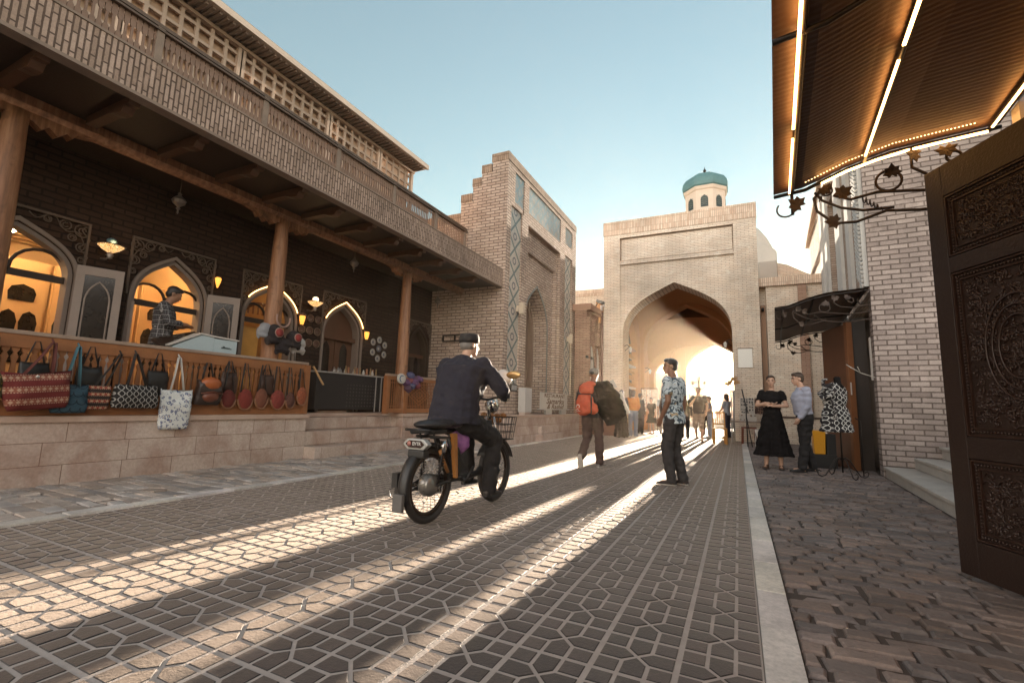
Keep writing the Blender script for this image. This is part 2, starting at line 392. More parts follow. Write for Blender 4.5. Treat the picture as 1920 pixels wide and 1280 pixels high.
def toned(mb, name, mats, tones):
    """tones: one rgb per face"""
    o = mb.build(name, mats, fix=False); me = o.data
    at = me.color_attributes.new('tone', 'FLOAT_COLOR', 'CORNER'); buf = []
    for p, t in zip(me.polygons, tones):
        buf += list(t)+[1.0] if len(p.vertices) == 1 else (list(t)+[1.0])*len(p.vertices)
    at.data.foreach_set('color', buf); return struct(o)
def stone(mb, tones, poly, z0, z1, bev, tone, tilt=.0, rim=1.):
    """a stone: polygon inset at the top by bev, with sloped sides and a slightly tilted face"""
    cx = sum(p[0] for p in poly)/len(poly); cy = sum(p[1] for p in poly)/len(poly); n = len(poly)
    tx, ty = rnd.gauss(0, tilt), rnd.gauss(0, tilt); dz = rnd.gauss(0, tilt*.05)
    def up(p, k, z):
        dx, dy = p[0]-cx, p[1]-cy; L = math.hypot(dx, dy)
        f = max(0, L-k)/L if L else 0
        x, y = cx+dx*f, cy+dy*f
        return (x, y, z+(x-cx)*tx+(y-cy)*ty+dz)
    vs = [(p[0], p[1], z0) for p in poly]+[up(p, bev*.35, z1-bev*.55) for p in poly]+[up(p, bev*1.2, z1) for p in poly]
    fs = []
    for i in range(n):
        j = (i+1) % n; fs.append((i, j, n+j, n+i)); fs.append((n+i, n+j, 2*n+j, 2*n+i))
    fs.append(tuple(2*n+i for i in range(n)))
    mb.add(vs, fs, 0, False); tones.extend([tuple(c*rim for c in tone)]*(len(fs)-1)+[tone])
def clip(poly, x0, x1):
    for sgn, lim in ((1, x0), (-1, x1)):
        out = []
        for i in range(len(poly)):
            a, b = poly[i], poly[(i+1) % len(poly)]; da, db = sgn*(a[0]-lim), sgn*(b[0]-lim)
            if da >= 0: out.append(a)
            if da*db < 0:
                t = da/(da-db); out.append((a[0]+t*(b[0]-a[0]), a[1]+t*(b[1]-a[1])))
        poly = out
        if len(poly) < 3: return None
    return poly
TS = .3234
def paving():
    X0, X1 = -5.05, .06; mb = MB(); tones = []
    gx, gy = -.30047*TS, 6.70716*TS; A = 1.02398
    V = .165; J = .5-.012
    g = .023                                     # half groove
    def inset(poly, k):
        n = len(poly); out = []
        cx = sum(p[0] for p in poly)/n; cy = sum(p[1] for p in poly)/n
        L = []
        for i in range(n):
            a, b = poly[i], poly[(i+1) % n]; nx, ny = b[1]-a[1], -(b[0]-a[0]); l = math.hypot(nx, ny); nx /= l; ny /= l
            if nx*(cx-a[0])+ny*(cy-a[1]) < 0: nx, ny = -nx, -ny
            L.append((nx, ny, nx*a[0]+ny*a[1]+k))
        for i in range(n):
            a, b = L[i-1], L[i]; d = a[0]*b[1]-a[1]*b[0]
            if abs(d) < 1e-9: return poly
            out.append(((a[2]*b[1]-a[1]*b[2])/d, (a[0]*b[2]-a[2]*b[0])/d))
        return out
    cells = []
    for sx, sy in ((1,1),(1,-1),(-1,1),(-1,-1)): cells.append([(sx*V, sy*V), (sx*J, sy*V), (sx*J, sy*J), (sx*V, sy*J)])
    cells.append([(0,0), (V,V), (V,J), (-V,J), (-V,V)]); cells.append([(0,0), (V,-V), (V,-J), (-V,-J), (-V,-V)])
    cells.append([(0,0), (V,V), (J,V), (J,-V), (V,-V)]); cells.append([(0,0), (-V,V), (-J,V), (-J,-V), (-V,-V)])
    cells = [inset(c, g) for c in cells]
    nx0 = int((X0-gx)/TS)-1; nx1 = int((X1-gx)/TS)+1; ny0 = int((-1.2-gy)/(TS*A)); ny1 = int((27-gy)/(TS*A))
    for i in range(nx0, nx1+1):
        for j in range(ny0, ny1+1):
            cx = gx+i*TS; cy = gy+j*TS*A; tt = rnd.uniform(.85, 1.15)
            dz = rnd.gauss(0, .0004)
            for ci, c in enumerate(cells):
                P = clip([(cx+u*TS, cy+v*TS*A) for u, v in c], X0+.008, X1-.006)
                if not P: continue
                k = tt*rnd.uniform(.82, 1.2); gr = 1.16 if ci < 4 else .9
                stone(mb, tones, P, -.006, .0065+dz, .0045, (k*gr*rnd.uniform(.97,1.03), k*gr*rnd.uniform(.97,1.01), k*gr*rnd.uniform(.96,1.03)), .004, rim=.33)
    toned(mb, 'street_paving', M_tile, tones)
    b = MB().add([(X0,-1.5,.0030),(X1,-1.5,.0030),(X1,27,.0030),(X0,27,.0030)], [(0,1,2,3)])
    struct(b.build('street_bedding', M_grout))
paving()
def kerb(name, x0, x1, y0, y1, skew=0., top=.014):
    mb = MB(); tones = []; y = y0
    while y < y1:
        L = rnd.uniform(.38, .62); k = rnd.uniform(.8, 1.1)
        sh = lambda yy: skew*yy
        stone(mb, tones, [(x0+.003+sh(y), y+.003), (x1-.003+sh(y), y+.003), (x1-.003+sh(y+L), y+L-.003), (x0+.003+sh(y+L), y+L-.003)], -.02, top+rnd.gauss(0,.001), .004, (k, k*rnd.uniform(.97,1.), k*rnd.uniform(.93,1.02)), .004)
        y += L
    toned(mb, name, M_kerb, tones)
kerb('kerb_right', .06, .215, -1.2, 18.2); kerb('kerb_left', -5.2, -5.05, -1.2, 18.4, top=.022)
def cobbles(name, xa, xb, y0, y1, m, rowh, stl, zj, rounded, rot=0., seed=3):
    r = random.Random(seed); mb = MB(); tones = []; y = y0; row = 0
    xs = lambda f, yy: f(yy) if callable(f) else f
    while y < y1:
        h = rowh*r.uniform(.8, 1.25); x = min(xs(xa, y), xs(xa, y+h))-r.uniform(0, stl); X1 = max(xs(xb, y), xs(xb, y+h))
        wob = lambda xx: .075*noise.noise(Vector((xx*.7, y*.9, seed)))
        while x < X1:
            L = stl*r.uniform(.6, 1.45); g = .006
            P = [(x+g+r.gauss(0,.006), y+g+wob(x)+r.gauss(0,.004)), (x+L*.5, y+g+wob(x+L/2)+r.gauss(0,.005)-.004), (x+L-g+r.gauss(0,.006), y+g+wob(x+L)+r.gauss(0,.004)),
                 (x+L-g+r.gauss(0,.006), y+h-g+wob(x+L)+r.gauss(0,.004)), (x+L*.5, y+h-g+wob(x+L/2)+r.gauss(0,.005)+.004), (x+g+r.gauss(0,.006), y+h-g+wob(x)+r.gauss(0,.004))]
            P = clip(P, xs(xa, y)+.004, xs(xb, y)-.004)
            if P and max(p[0] for p in P)-min(p[0] for p in P) > .03:
                k = r.uniform(.68, 1.22); w = r.uniform(.93, 1.07)
                stone(mb, tones, P, -.03, .004+r.gauss(0,.0035), rounded*r.uniform(.7,1.3), (k*w, k, k*(2-w)*.98), .034)
            x += L
        y += h; row += 1
    toned(mb, name, m, tones)
    return
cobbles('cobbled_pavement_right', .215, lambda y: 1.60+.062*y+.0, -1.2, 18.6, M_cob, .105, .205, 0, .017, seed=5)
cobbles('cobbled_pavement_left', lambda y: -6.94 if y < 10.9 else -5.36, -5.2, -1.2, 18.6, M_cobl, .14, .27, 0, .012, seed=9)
b = MB()
b.add([(.215,-1.5,-.012),(4,-1.5,-.012),(4,19,-.012),(.215,19,-.012)], [(0,1,2,3)]); b.add([(-7.2,-1.5,-.012),(-5.2,-1.5,-.012),(-5.2,19,-.012),(-7.2,19,-.012)], [(0,1,2,3)])
struct(b.build('pavement_bedding', M_joint))
# ------------------------------------------------------------------ left terrace with steps
XT = -6.93
def terrace():
    t = thing('stone_terrace', 'low terrace of stained pinkish stone slabs with three steps, under the shop railings', 'terrace', (XT, 4, 0))
    b = MB(); b.box(-11, XT, -1.2, 5.95, -.02, .69); b.box(-11, XT, 8.62, 10.9, -.02, .69); b.box(-8.3, -5.37, 10.9, 17.2, -.02, .69)
    b.box(-11, -7.55, 5.95, 8.62, -.02, .69)
    b.build('wall', M_stone, t)
    b = MB(); b.box(-11, XT+.035, -1.2, 5.98, .693, .765); b.box(-11, -7.50, 5.983, 8.585, .693, .762); b.box(-11, XT+.035, 8.59, 10.9, .693, .765); b.box(-8.3, -5.34, 10.903, 17.2, .693, .765)
    b.build('ledge', mat('ledge_stone', (.47,.35,.28), .6, var=.35, nscale=3, bump=.25, bscale=30, col2=(.33,.2,.145), world=True), t, bevel=.006)
    b = MB(); b.box(-7.549, -6.66, 5.955, 9.0, -.02, .20); b.build('step', M_stone, t, bevel=.006)
    b = MB(); b.box(-7.549, -6.96, 5.955, 8.618, .203, .455); b.build('step', M_stone, t, bevel=.006)
    b = MB(); b.box(-7.549, -7.27, 5.955, 8.618, .458, .69); b.build('step', M_stone, t, bevel=.006)
    b = MB(); b.box(-5.367, -5.14, 12.75, 14.6, -.02, .20); b.build('step', M_stone, t, bevel=.006)
    b = MB(); b.box(-5.367, -5.25, 12.95, 14.4, .203, .42); b.build('step', M_stone, t, bevel=.006)
terrace()

# ------------------------------------------------------------------ arcade building
XW = -8.1
ML = lambda u, z, d: (XW-d, u, z)          # wall facing the street (+X), depth inwards
DOORS = [(2.30, .62, 2.55, 3.16), (4.13, .53, 2.45, 3.18), (5.90, .55, 2.50, 3.16), (7.75, .56, 2.45, 3.20), (10.55, .45, 2.35, 3.1)]
def spandrel(t, uc, a, s, h):
    """pierced carved corner pieces over an arch"""
    b = MB(); x = XW+.035; W = a+.09; top = h+.20; y0, y1 = uc-W, uc+W
    b.box(x-.02, x+.012, y0, y1, top-.03, top); b.box(x-.02, x+.012, y0-.0, y0+.025, s+.05, top-.03); b.box(x-.02, x+.012, y1-.025, y1, s+.05, top-.03)
    for sg in (-1, 1):
        for k, (du, dz, r) in enumerate(((.88,.10,.085),(.62,.07,.06),(.9,.33,.06),(.36,.055,.04),(.93,.5,.04),(.74,.22,.045))):
            c = (x, uc+sg*W*du, top-.03-dz); n = 14
            if du > .9: c = (x, uc+sg*(W-.05), top-.03-dz)
            pts = [(x, c[1]+r*math.cos(q*2*math.pi/n*1.25+sg), c[2]+r*math.sin(q*2*math.pi/n*1.25+sg)) for q in range(n)]
            b.tube(pts, .009, 5)
            pts = [(x, c[1]+r*.5*math.cos(q*2*math.pi/8+k), c[2]+r*.5*math.sin(q*2*math.pi/8+k)) for q in range(7)]
            b.tube(pts, .008, 5)
        pts = [(x, uc+sg*W*(.1+.86*q/16), top-.05-.06*math.sin(q*.8)-.30*(q/16)**3) for q in range(17)]
        b.tube(pts, .008, 5)
        pts = [(x, uc+sg*(W-.04-.05*math.sin(q*.9)), top-.05-.5*q/14) for q in range(15)]
        b.tube(pts, .008, 5)
    b.build('carved_panel', mat('dusty_carving', (.10,.07,.052), .7, var=.3, bump=.2), t)
def arcade():
    t = thing('arcade_building', 'two storey arcade building with dark brick shop front, log columns and long wooden balcony', 'building', (XW, 6, 0))
    b = MB(); edges = [-.6, 3.17, 5.02, 6.82, 9.3, 11.08]
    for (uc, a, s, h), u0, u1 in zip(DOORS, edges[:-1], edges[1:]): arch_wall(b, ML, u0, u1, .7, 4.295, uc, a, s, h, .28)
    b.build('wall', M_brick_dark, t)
    # rooms behind
    b = MB()
    for (y0, y1) in ((-.6, 5.05), (5.10, 6.85)):
        b.box(-11.6, -11.5, y0, y1, .7, 3.75); b.box(-11.6, XW-.29, y0, y0+.05, .7, 3.75); b.box(-11.6, XW-.29, y1-.05, y1, .7, 3.75)
        b.box(-11.6, XW-.29, y0, y1, 3.75, 3.85)
    b.build('room_wall', M_cream, t)
    b = MB(); b.box(-11.6, XW-.29, -.6, 6.85, .766, .775); b.build('room_floor', M_wood, t)
    b = MB()
    for k in range(12): b.box(-11.4+k*.27, -11.3+k*.27, -.5, 5.0, 3.62, 3.72)
    b.build('ceiling_beam', M_cream, t)
    # cabinets with dark arched windows along room back wall, seen through the arches
    b = MB()
    MATS['dark_glass'] = mat('dark_glass', (.02,.015,.012), .15, bump=0)
    for k in range(9):
        y = -.4+k*.62; b.box(-9.98, -9.9, y, y+.57, .78, 3.05); b.box(-9.9, -9.88, y+.02, y+.55, .8, 3.03)
        for (a0, a1, z0, z1) in ((.08,.26,1.9,2.25),(.31,.49,1.9,2.25),(.12,.45,1.45,1.72),(.14,.43,2.4,2.66)):
            pts = [(a0,z0),(a1,z0),(a1+.015,(z0+z1)/2),(a1-.02,z1-.05),((a0+a1)/2,z1),(a0+.02,z1-.05),(a0-.015,(z0+z1)/2)]
            d = MB(); d.prism([(y+p, q) for p, q in pts], lambda u, z: (-9.88, u, z), lambda u, z: (-9.868, u, z)); d.build('cabinet_window', MATS['dark_glass'], t)
    b.build('cabinet', M_cream, t)
    b = MB(); b.box(-11.49, -11.4, -.4, 6.8, 3.2, 3.5)
    b.build('cornice', M_cream, t)
    # lit ceiling spots
    e = emis('room_spot_glow', (1, .72, .38), 60); e2 = mat('track_white', (.7,.65,.55), .5)
    b = MB()
    for (x, y) in ((-9.0,2.35),(-8.9,2.9),(-9.4,1.9),(-8.9,3.75),(-8.9,4.45),(-9.5,3.3),(-9.1,5.8),(-10.2,2.6),(-10.2,4.3)): b.ell((x, y, 3.55), (.035,.035,.03), 10)
    b.build('ceiling_lamp', e, t)
    b = MB()
    for (x, y) in ((-9.3,2.6),(-9.3,2.2),(-9.3,4.2)):
        b.cyl((x, y, 3.6), (x, y, 3.35), .008); b.bar((x, y-.1, 3.22), (x+.02, y+.08, 3.36), .04, .04)
    b.build('track_lamp', e, t)
    # door surrounds
    for i, (uc, a, s, h) in enumerate(DOORS):
        fr = MB(); arch_trim(fr, ML, uc, a-.055, s, h-.07, .77, .05, .02, .20); arch_trim(fr, ML, uc, a, s, h, .77, .045, -.035, .0)
        f = fr.build('door_frame', mat('pale_frame', (.20,.155,.13), .6, var=.15, bump=.05) if i < 4 else M_wood_dk, t)
        z = s-.02; b = MB(); b.box(XW-.14, XW-.10, uc-a+.05, uc+a-.05, z-.05, z+.04)
        if i < 3:   # tracery of the fanlight
            r = a*.5
            for sg in (-1, 1):
                pts = [(XW-.12, uc+sg*(a-.06)-sg*(a-.06)*q/8, z+.04+(h-s)*.72*math.sin(q/8*math.pi/2)*(.55+.45*q/8)) for q in range(9)]
                pts = [(XW-.12, uc+sg*(r+r*.95*math.cos(math.pi*q/10)), z+.04+r*1.0*math.sin(math.pi*q/10)) for q in range(11)]
                pts = [p for p in pts if abs(p[1]-uc) < a-.03]
                b.tube(pts, .022, 6)
            b.box(XW-.14, XW-.10, uc-.02, uc+.02, z, z+.14)
        b.build('fanlight', M_wood_dk if i < 3 else M_wood_br, t)
        spandrel(t, uc, a, s, h)
    # open white glazed leaves (arch 1 and 2), warm panelled leaves elsewhere
    def leaf(hy, dx, dy, w, z0, z1, m, glass=True):
        ax = Vector((dx, dy, 0)).normalized(); n = Vector((-ax.y, ax.x, 0)); c0 = Vector((XW+.03, hy, 0))
        b = MB(); P = lambda u, z: c0+ax*u+Vector((0,0,z))
        for (u0, u1, a0, a1) in ((0,.09,z0,z1),(w-.09,w,z0,z1),(.09,w-.09,z1-.12,z1),(.09,w-.09,z0,z0+.35),(.09,w-.09,1.55,1.6)):
            b.obox((P((u0+u1)/2, (a0+a1)/2)), (ax, n, Vector((0,0,1))), ((u1-u0)/2, .022, (a1-a0)/2))
        L = b.build('door_leaf', m, t)
        g = MB(); g.obox(P(w/2, (z0+z1)/2), (ax, n, Vector((0,0,1))), (w/2-.09, .004, (z1-z0)/2-.1)); g.build('pane', MATS['dark_glass'], L)
        g = MB(); pts = arch_pts(w/2, w/2-.12, z1-.5, z1-.2, z0+.4, 8); g.tube([P(u, z)+n*.012 for u, z in pts], .012, 6); g.tube([P(u, z)-n*.012 for u, z in pts], .012, 6); g.build('arch_moulding', m, L)
    dw = mat('dusty_door_paint', (.27,.215,.185), .6, var=.2, bump=.05); leaf(2.93, .35, .9, .5, .78, 2.76, dw); leaf(4.68, .45, .75, .48, .78, 2.74, dw); leaf(3.62, -.9, .25, .45, .78, 2.4, dw)
    for i in (3, 4):
        uc, a, s, h = DOORS[i]; b = MB(); g = MB()
        pts = arch_pts(uc, a-.04, s, h-.06, .77, 10)
        b.prism(pts, lambda u, z: (XW-.21, u, z), lambda u, z: (XW-.24, u, z))
        for sg in (-1, 1):
            c = uc+sg*(a-.04)/2; w = (a-.04)/2*.42
            for q, (z0, z1) in enumerate(((1.3, 2.35),)):
                pp = arch_pts(c, w, z1-.25, z1, z0, 6); g.prism(pp, lambda u, z: (XW-.205, u, z), lambda u, z: (XW-.21, u, z))
        b.box(XW-.21, XW-.19, uc-.02, uc+.02, .78, s)
        d = b.build('door', M_wood_br if i == 3 else M_wood_dk, t); g.build('pane', MATS['dark_glass'], d)
    # warm curtain board inside arch 3
    b = MB(); b.prism([(5.42,1.2),(5.9,1.2),(5.93,2.3),(5.85,2.38),(5.47,2.38),(5.4,2.3)], lambda u, z: (XW-.32, u, z), lambda u, z: (XW-.36, u, z))
    b.build('panel', mat('orange_panel', (.62,.30,.06), .5, bump=.05), t)
    b = MB()
    for sg in (-1, 1):
        b.tube([(XW-.28, 5.9+sg*(.02+.42*math.sin(q/10*math.pi/2)), 2.95-.5*(1-math.cos(q/10*math.pi/2))-.1) for q in range(11)], .03, 6)
    for q in range(9): b.box(XW-.26, XW-.25, 5.5+q*.1, 5.53+q*.1, 2.62, 2.85)
    b.build('fanlight', M_wood, t)
    # columns
    for yc in (1.86, 5.24, 8.70):
        b = MB(); b.lathe([(.145,.766),(.15,.9),(.15,1.0),(.125,1.06),(.145,1.12),(.145,1.3),(.135,2.4),(.118,3.6),(.105,3.98),(.11,4.12)], (-7.12, yc, 0), 20)
        c = b.build('column', M_woodlog, t)
        # carved bracket (sutun head)
        k = MB(); prof = [(0,4.06),(.12,4.05),(.2,3.99),(.26,4.05),(.34,3.98),(.42,4.06),(.47,4.02),(.52,4.10),(.62,4.12),(.9,4.19),(0,4.19)]
        for sg in (-1, 1): k.prism([(yc+sg*u, z) for u, z in prof], lambda u, z: (-7.06, u, z), lambda u, z: (-7.19, u, z))
        k.build('bracket', M_woodlog, c)
    b = MB(); b.box(-7.24, -7.0, -.6, 11.08, 4.19, 4.292); b.cyl((-7.12, -.6, 4.235), (-7.12, 11.08, 4.235), .115, n=14); b.build('beam', M_woodlog, t)
    # balcony deck, joist ends, brick-faced edge
    XE = -5.76
    b = MB(); b.box(-8.38, XE-.14, -.6, 11.09, 4.30, 4.35); b.build('balcony_soffit', M_wood_dk, t)
    b = MB(); b.box(-8.2, XE-.145, -.6, 11.09, 4.353, 4.72); b.build('balcony_floor', mat('deck_core', (.12,.09,.07), .8), t)
    for k in range(12):
        y = 1.66+k*.765; b = MB()
        b.prism([(XE-.17,4.296),(XE-.20,4.215),(XE-.28,4.22),(XE-.33,4.15),(XE-.45,4.16),(XE-.6,4.20),(-6.9,4.20),(-6.9,4.296)], lambda u, z: (u, y-.055, z), lambda u, z: (u, y+.055, z))
        b.build('corbel', M_wood_br, t)
    b = MB(); b.box(XE-.13, XE, -.6, 11.085, 4.275, 4.72); b.build('balcony_edge', M_brick_fac, t)
    b = MB(); b.box(XE-.14, XE+.015, -.6, 11.085, 4.235, 4.272); b.box(XE-.3, XE+.012, -.6, 11.085, 4.723, 4.75); b.build('edge_moulding', M_wood_gy, t)
    # balustrade
    XR = -7.02
    b = MB(); b.box(XR-.05, XR+.05, -.6, 11.08, 6.03, 6.08); b.box(XR-.03, XR+.07, -.6, 11.08, 5.97, 6.0); b.build('handrail', mat('dark_rail', (.13,.085,.06), .6, var=.3), t)
    b = MB(); y = -.55
    while y < 11.0:   # flat pierced pickets: strips with shaped gaps
        w = .055
        if y < 9.2:
            zs = [4.75, 5.10, 5.14, 5.36, 5.40, 5.56, 5.59, 5.66, 5.70, 5.97]; zs = [4.75, 5.30, 5.33, 5.50, 5.53, 5.62, 5.65, 5.80, 5.83, 5.97]; ws = [.058,.058,.028,.028,.06,.06,.026,.026,.06,.055]
            L = [(y-w/2*(q/.055), z) for q, z in zip(ws, zs)]; Rr = [(y+w/2*(q/.055), z) for q, z in zip(ws, zs)]
            for (l0, l1, r0, r1) in zip(L[:-1], L[1:], Rr[:-1], Rr[1:]):
                b.add([(XR-.012,*l0),(XR-.012,*r0),(XR-.012,*r1),(XR-.012,*l1),(XR+.012,*l0),(XR+.012,*r0),(XR+.012,*r1),(XR+.012,*l1)],
                      [(0,1,2,3),(7,6,5,4),(0,3,7,4),(1,5,6,2),(2,6,7,3),(0,4,5,1)])
            y += .068
        else:
            b.box(XR-.012, XR+.012, y-.014, y+.014, 4.75, 5.97); y += .085
    for z in (5.90, 4.9): b.box(XR-.013, XR+.013, -.6, 11.08, z, z+.028)
    b.build('balustrade', mat('balustrade_wood', (.26,.165,.12), .75, var=.35, bump=.2), t)
    for y in (1.0, 3.02, 4.62, 6.22, 7.9, 9.55, 11.0):
        b = MB(); b.box(XR-.045, XR+.045, y-.045, y+.045, 4.75, 6.03); b.build('balcony_post', M_wood_gy, t)
    # upper storey: lattice screens in front of pale boards, tiled eave
    XL = -8.0
    b = MB(); b.box(-12.5, XL-.10, -1.5, 9.66, 4.725, 7.44); b.build('upper_wall', mat('tan_render', (.50,.345,.235), .85, var=.2, nscale=8, bump=.4, bscale=25, world=True), t)
    ys = [-.6, 1.2, 2.95, 4.72, 6.78, 8.4, 9.72]
    for y0, y1 in zip(ys[:-1], ys[1:]):
        b = MB(); n = max(4, int((y1-y0)/.225))
        for k in range(n+1):
            y = y0+.03+(y1-y0-.06)*k/n; w = .042 if k in (0, n) else .028
            b.box(XL-.05, XL+(.03 if k in (0, n) else .0), y-w, y+w, 4.8, 7.34)
        for k in range(10): z = 5.10+k*.235; b.box(XL-.048, XL-.003, y0+.04, y1-.04, z-.028, z+.028)
        b.build('lattice_screen', mat('sunbleached_wood', (.50,.375,.29), .75, var=.25, bump=.2), t)
    b = MB(); b.box(XL-.05, XL+.05, -.6, 9.76, 7.34, 7.40); b.build('top_plate', MATS['sunbleached_wood'], t)
    b = MB(); y = -.5
    while y < 9.85: b.box(XL-.1, XL+.36, y-.022, y+.022, 7.405, 7.455); y += .115
    b.build('rafter_end', M_wood_gy, t)
    b = MB(); b.box(-12.6, XL+.40, -1.6, 9.85, 7.458, 7.51); b.box(XL+.37, XL+.44, -1.6, 9.88, 7.45, 7.57)
    b.build('eave', mat('eave_board', (.55,.45,.37), .7, var=.15), t)
    b = MB(); b.add([(XL+.44,-1.6,7.573),(XL+.44,9.88,7.573),(-12,9.88,8.1),(-12,-1.6,8.1)], [(0,1,2,3)]); b.build('roof', mat('roof_sheet', (.14,.12,.11), .7), t)
    return t
ARC = arcade()
for (x, y, z, e, s) in ((-9.3, 2.2, 3.2, 42, .5), (-9.3, 4.1, 3.2, 42, .5), (-9.3, 5.9, 3.1, 14, .3)):
    l = bpy.data.lights.new('room_light', 'POINT'); l.energy = e*.065; l.color = (1, .58, .24); l.shadow_soft_size = s
    o = bpy.data.objects.new('room_light', l); COL.objects.link(o); o.location = (x, y, z)

# ------------------------------------------------------------------ wooden railings of the terrace
def railing1():
    t = thing('carved_wooden_railing', 'long honey coloured carved railing on the terrace, hung with bags', 'railing', (-7.0, 3, .765))
    x = -7.0; b = MB(); b.box(x-.045, x+.045, -1, 5.93, 1.64, 1.685); b.build('handrail', mat('worn_rail_top', (.34,.24,.18), .6, var=.35), t, bevel=.008)
    b = MB(); b.box(x-.03, x+.03, -1, 5.9, 1.50, 1.64); b.box(x-.035, x+.035, -1, 5.9, .768, .93); b.build('rail_board', M_wood, t)
    b = MB(); y = -.9
    while y < 5.85:   # scalloped picket boards
        zs = [.93,.97,1.02,1.08,1.2,1.34,1.40,1.44,1.47,1.5]; ws = [.03,.022,.03,.018,.026,.018,.03,.012,.03,.034]
        for i in range(9):
            l0, l1 = ws[i], ws[i+1]
            b.add([(x-.012,y-l0,zs[i]),(x-.012,y+l0,zs[i]),(x-.012,y+l1,zs[i+1]),(x-.012,y-l1,zs[i+1]),(x+.012,y-l0,zs[i]),(x+.012,y+l0,zs[i]),(x+.012,y+l1,zs[i+1]),(x+.012,y-l1,zs[i+1])],
                  [(0,1,2,3),(7,6,5,4),(0,3,7,4),(1,5,6,2)])
        y += .078
    b.build('pickets', M_wood, t)
    b = MB(); b.box(x-.055, x+.055, 5.86, 5.97, .768, 1.638); b.build('post', M_wood, t, bevel=.006)
railing1()
def railing2():
    t = thing('fretwork_railing', 'short wooden railing with geometric fretwork right of the steps', 'railing', (-7.0, 9.6, .765))
    x = -7.0
    b = MB(); b.box(x-.045, x+.045, 8.05, 10.88, 1.60, 1.645); b.build('handrail', MATS['worn_rail_top'], t)
    for y in (8.08, 8.72, 10.8):
        b = MB(); b.box(x-.05, x+.05, y-.05, y+.05, .768, 1.597); b.build('post', M_wood, t)
    b = MB()
    for (y0, y1) in ((8.132, 8.668), (8.772, 10.748)):
        b.box(x-.02, x+.02, y0, y1, .78, .88); b.box(x-.02, x+.02, y0, y1, 1.52, 1.597)
        n = int((y1-y0)/.062)
        for k in range(1, n): y = y0+(y1-y0)*k/n; b.box(x-.009, x+.009, y-.008, y+.008, .88, 1.52)
        for z in (.93, 1.46): b.box(x-.01, x+.01, y0, y1, z-.007, z+.007)
        if y1-y0 > 1:
            for yc in (y0+.5, y0+1.48):
                for (r1) in (.42, .28, .14):
                    p = [(x+.002, yc-r1, 1.2), (x+.002, yc, 1.2+r1*.58), (x+.002, yc+r1, 1.2), (x+.002, yc, 1.2-r1*.58), (x+.002, yc-r1, 1.2)]
                    for a_, b_ in zip(p[:-1], p[1:]): b.bar(a_, b_, .018, .016, up=(1,0,0))
    b.build('fretwork', M_wood, t)
railing2()
# ------------------------------------------------------------------ tiled portal tower
def tilemat(name, kind):
    """glazed strapwork: kind 'strip' = chain of diamonds, 'panel' = bigger all-over pattern"""
    t = NT(name); p = t.sep(t.pos()); u, v = p[1], p[2]
    P = .56 if kind == 'strip' else .42
    uc = (11.87 if kind == 'strip' else 0)
    if kind == 'strip':
        au = t.math('ABSOLUTE', t.math('SUBTRACT', t.math('FRACT', t.math('ADD', t.math('DIVIDE', t.math('SUBTRACT', u, 11.76), 4.675), .5)), .5))
        a = t.math('MULTIPLY', au, 4.675*2.7)
        f = t.math('FRACT', t.math('DIVIDE', v, .74)); b = t.math('ABSOLUTE', t.math('SUBTRACT', t.math('MULTIPLY', f, 2.), 1.))
        d = t.math('MULTIPLY', t.math('ABSOLUTE', t.math('SUBTRACT', a, b)), .62); ib = t.math('SUBTRACT', 1., b)
        d2 = t.math('ADD', t.math('SQRT', t.math('ADD', t.math('MULTIPLY', a, a), t.math('MULTIPLY', ib, ib))), -.08)
    else:
        a = t.math('ABSOLUTE', t.math('SUBTRACT', t.math('FRACT', t.math('DIVIDE', u, P)), .5)); b = t.math('ABSOLUTE', t.math('SUBTRACT', t.math('FRACT', t.math('DIVIDE', v, P)), .5))
        d = t.math('ABSOLUTE', t.math('SUBTRACT', t.math('ADD', a, b), .5)); d2 = t.math('MULTIPLY', t.math('ADD', a, b), 1.5)
    line = t.math('LESS_THAN', d, .085); 
    fl = t.math('LESS_THAN', t.math('ABSOLUTE', t.math('SUBTRACT', d2, .17)), .07)
    g = t.new('ShaderNodeTexBrick'); t.put(g.inputs['Vector'], t.comb(u, v)); 
    for k, x in (('Scale', 1), ('Brick Width', .05), ('Row Height', .05), ('Mortar Size', .004)): g.inputs[k].default_value = x
    g.offset = 0; t.put(g.inputs['Color1'], (.52,.48,.43)); t.put(g.inputs['Color2'], (.43,.39,.34)); t.put(g.inputs['Mortar'], (.22,.19,.16))
    c = t.mix(line, g.outputs['Color'], (.075,.12,.13) if kind == 'strip' else (.24,.35,.39))
    c = t.mix(fl, c, (.085,.09,.12) if kind == 'strip' else (.50,.52,.50))
    if kind != 'strip':
        w = t.math('GREATER_THAN', t.noise(t.pos(), 9, 3, .6), .53); c = t.mix(t.math('MULTIPLY', w, .6), c, (.22,.33,.38))
    c = t.mix(1., c, t.ramp(t.noise(t.pos(), 2.5, 4, .6), [(.3, .8), (.7, 1.15)]), 'MULTIPLY')
    return t.fin(c, .35, 0, t.bump(g.outputs['Fac'], -.2, .004), .6)
M_tstrip = tilemat('glazed_diamond_tiles', 'strip'); M_tpanel = tilemat('glazed_panel_tiles', 'panel')
XP = -5.7
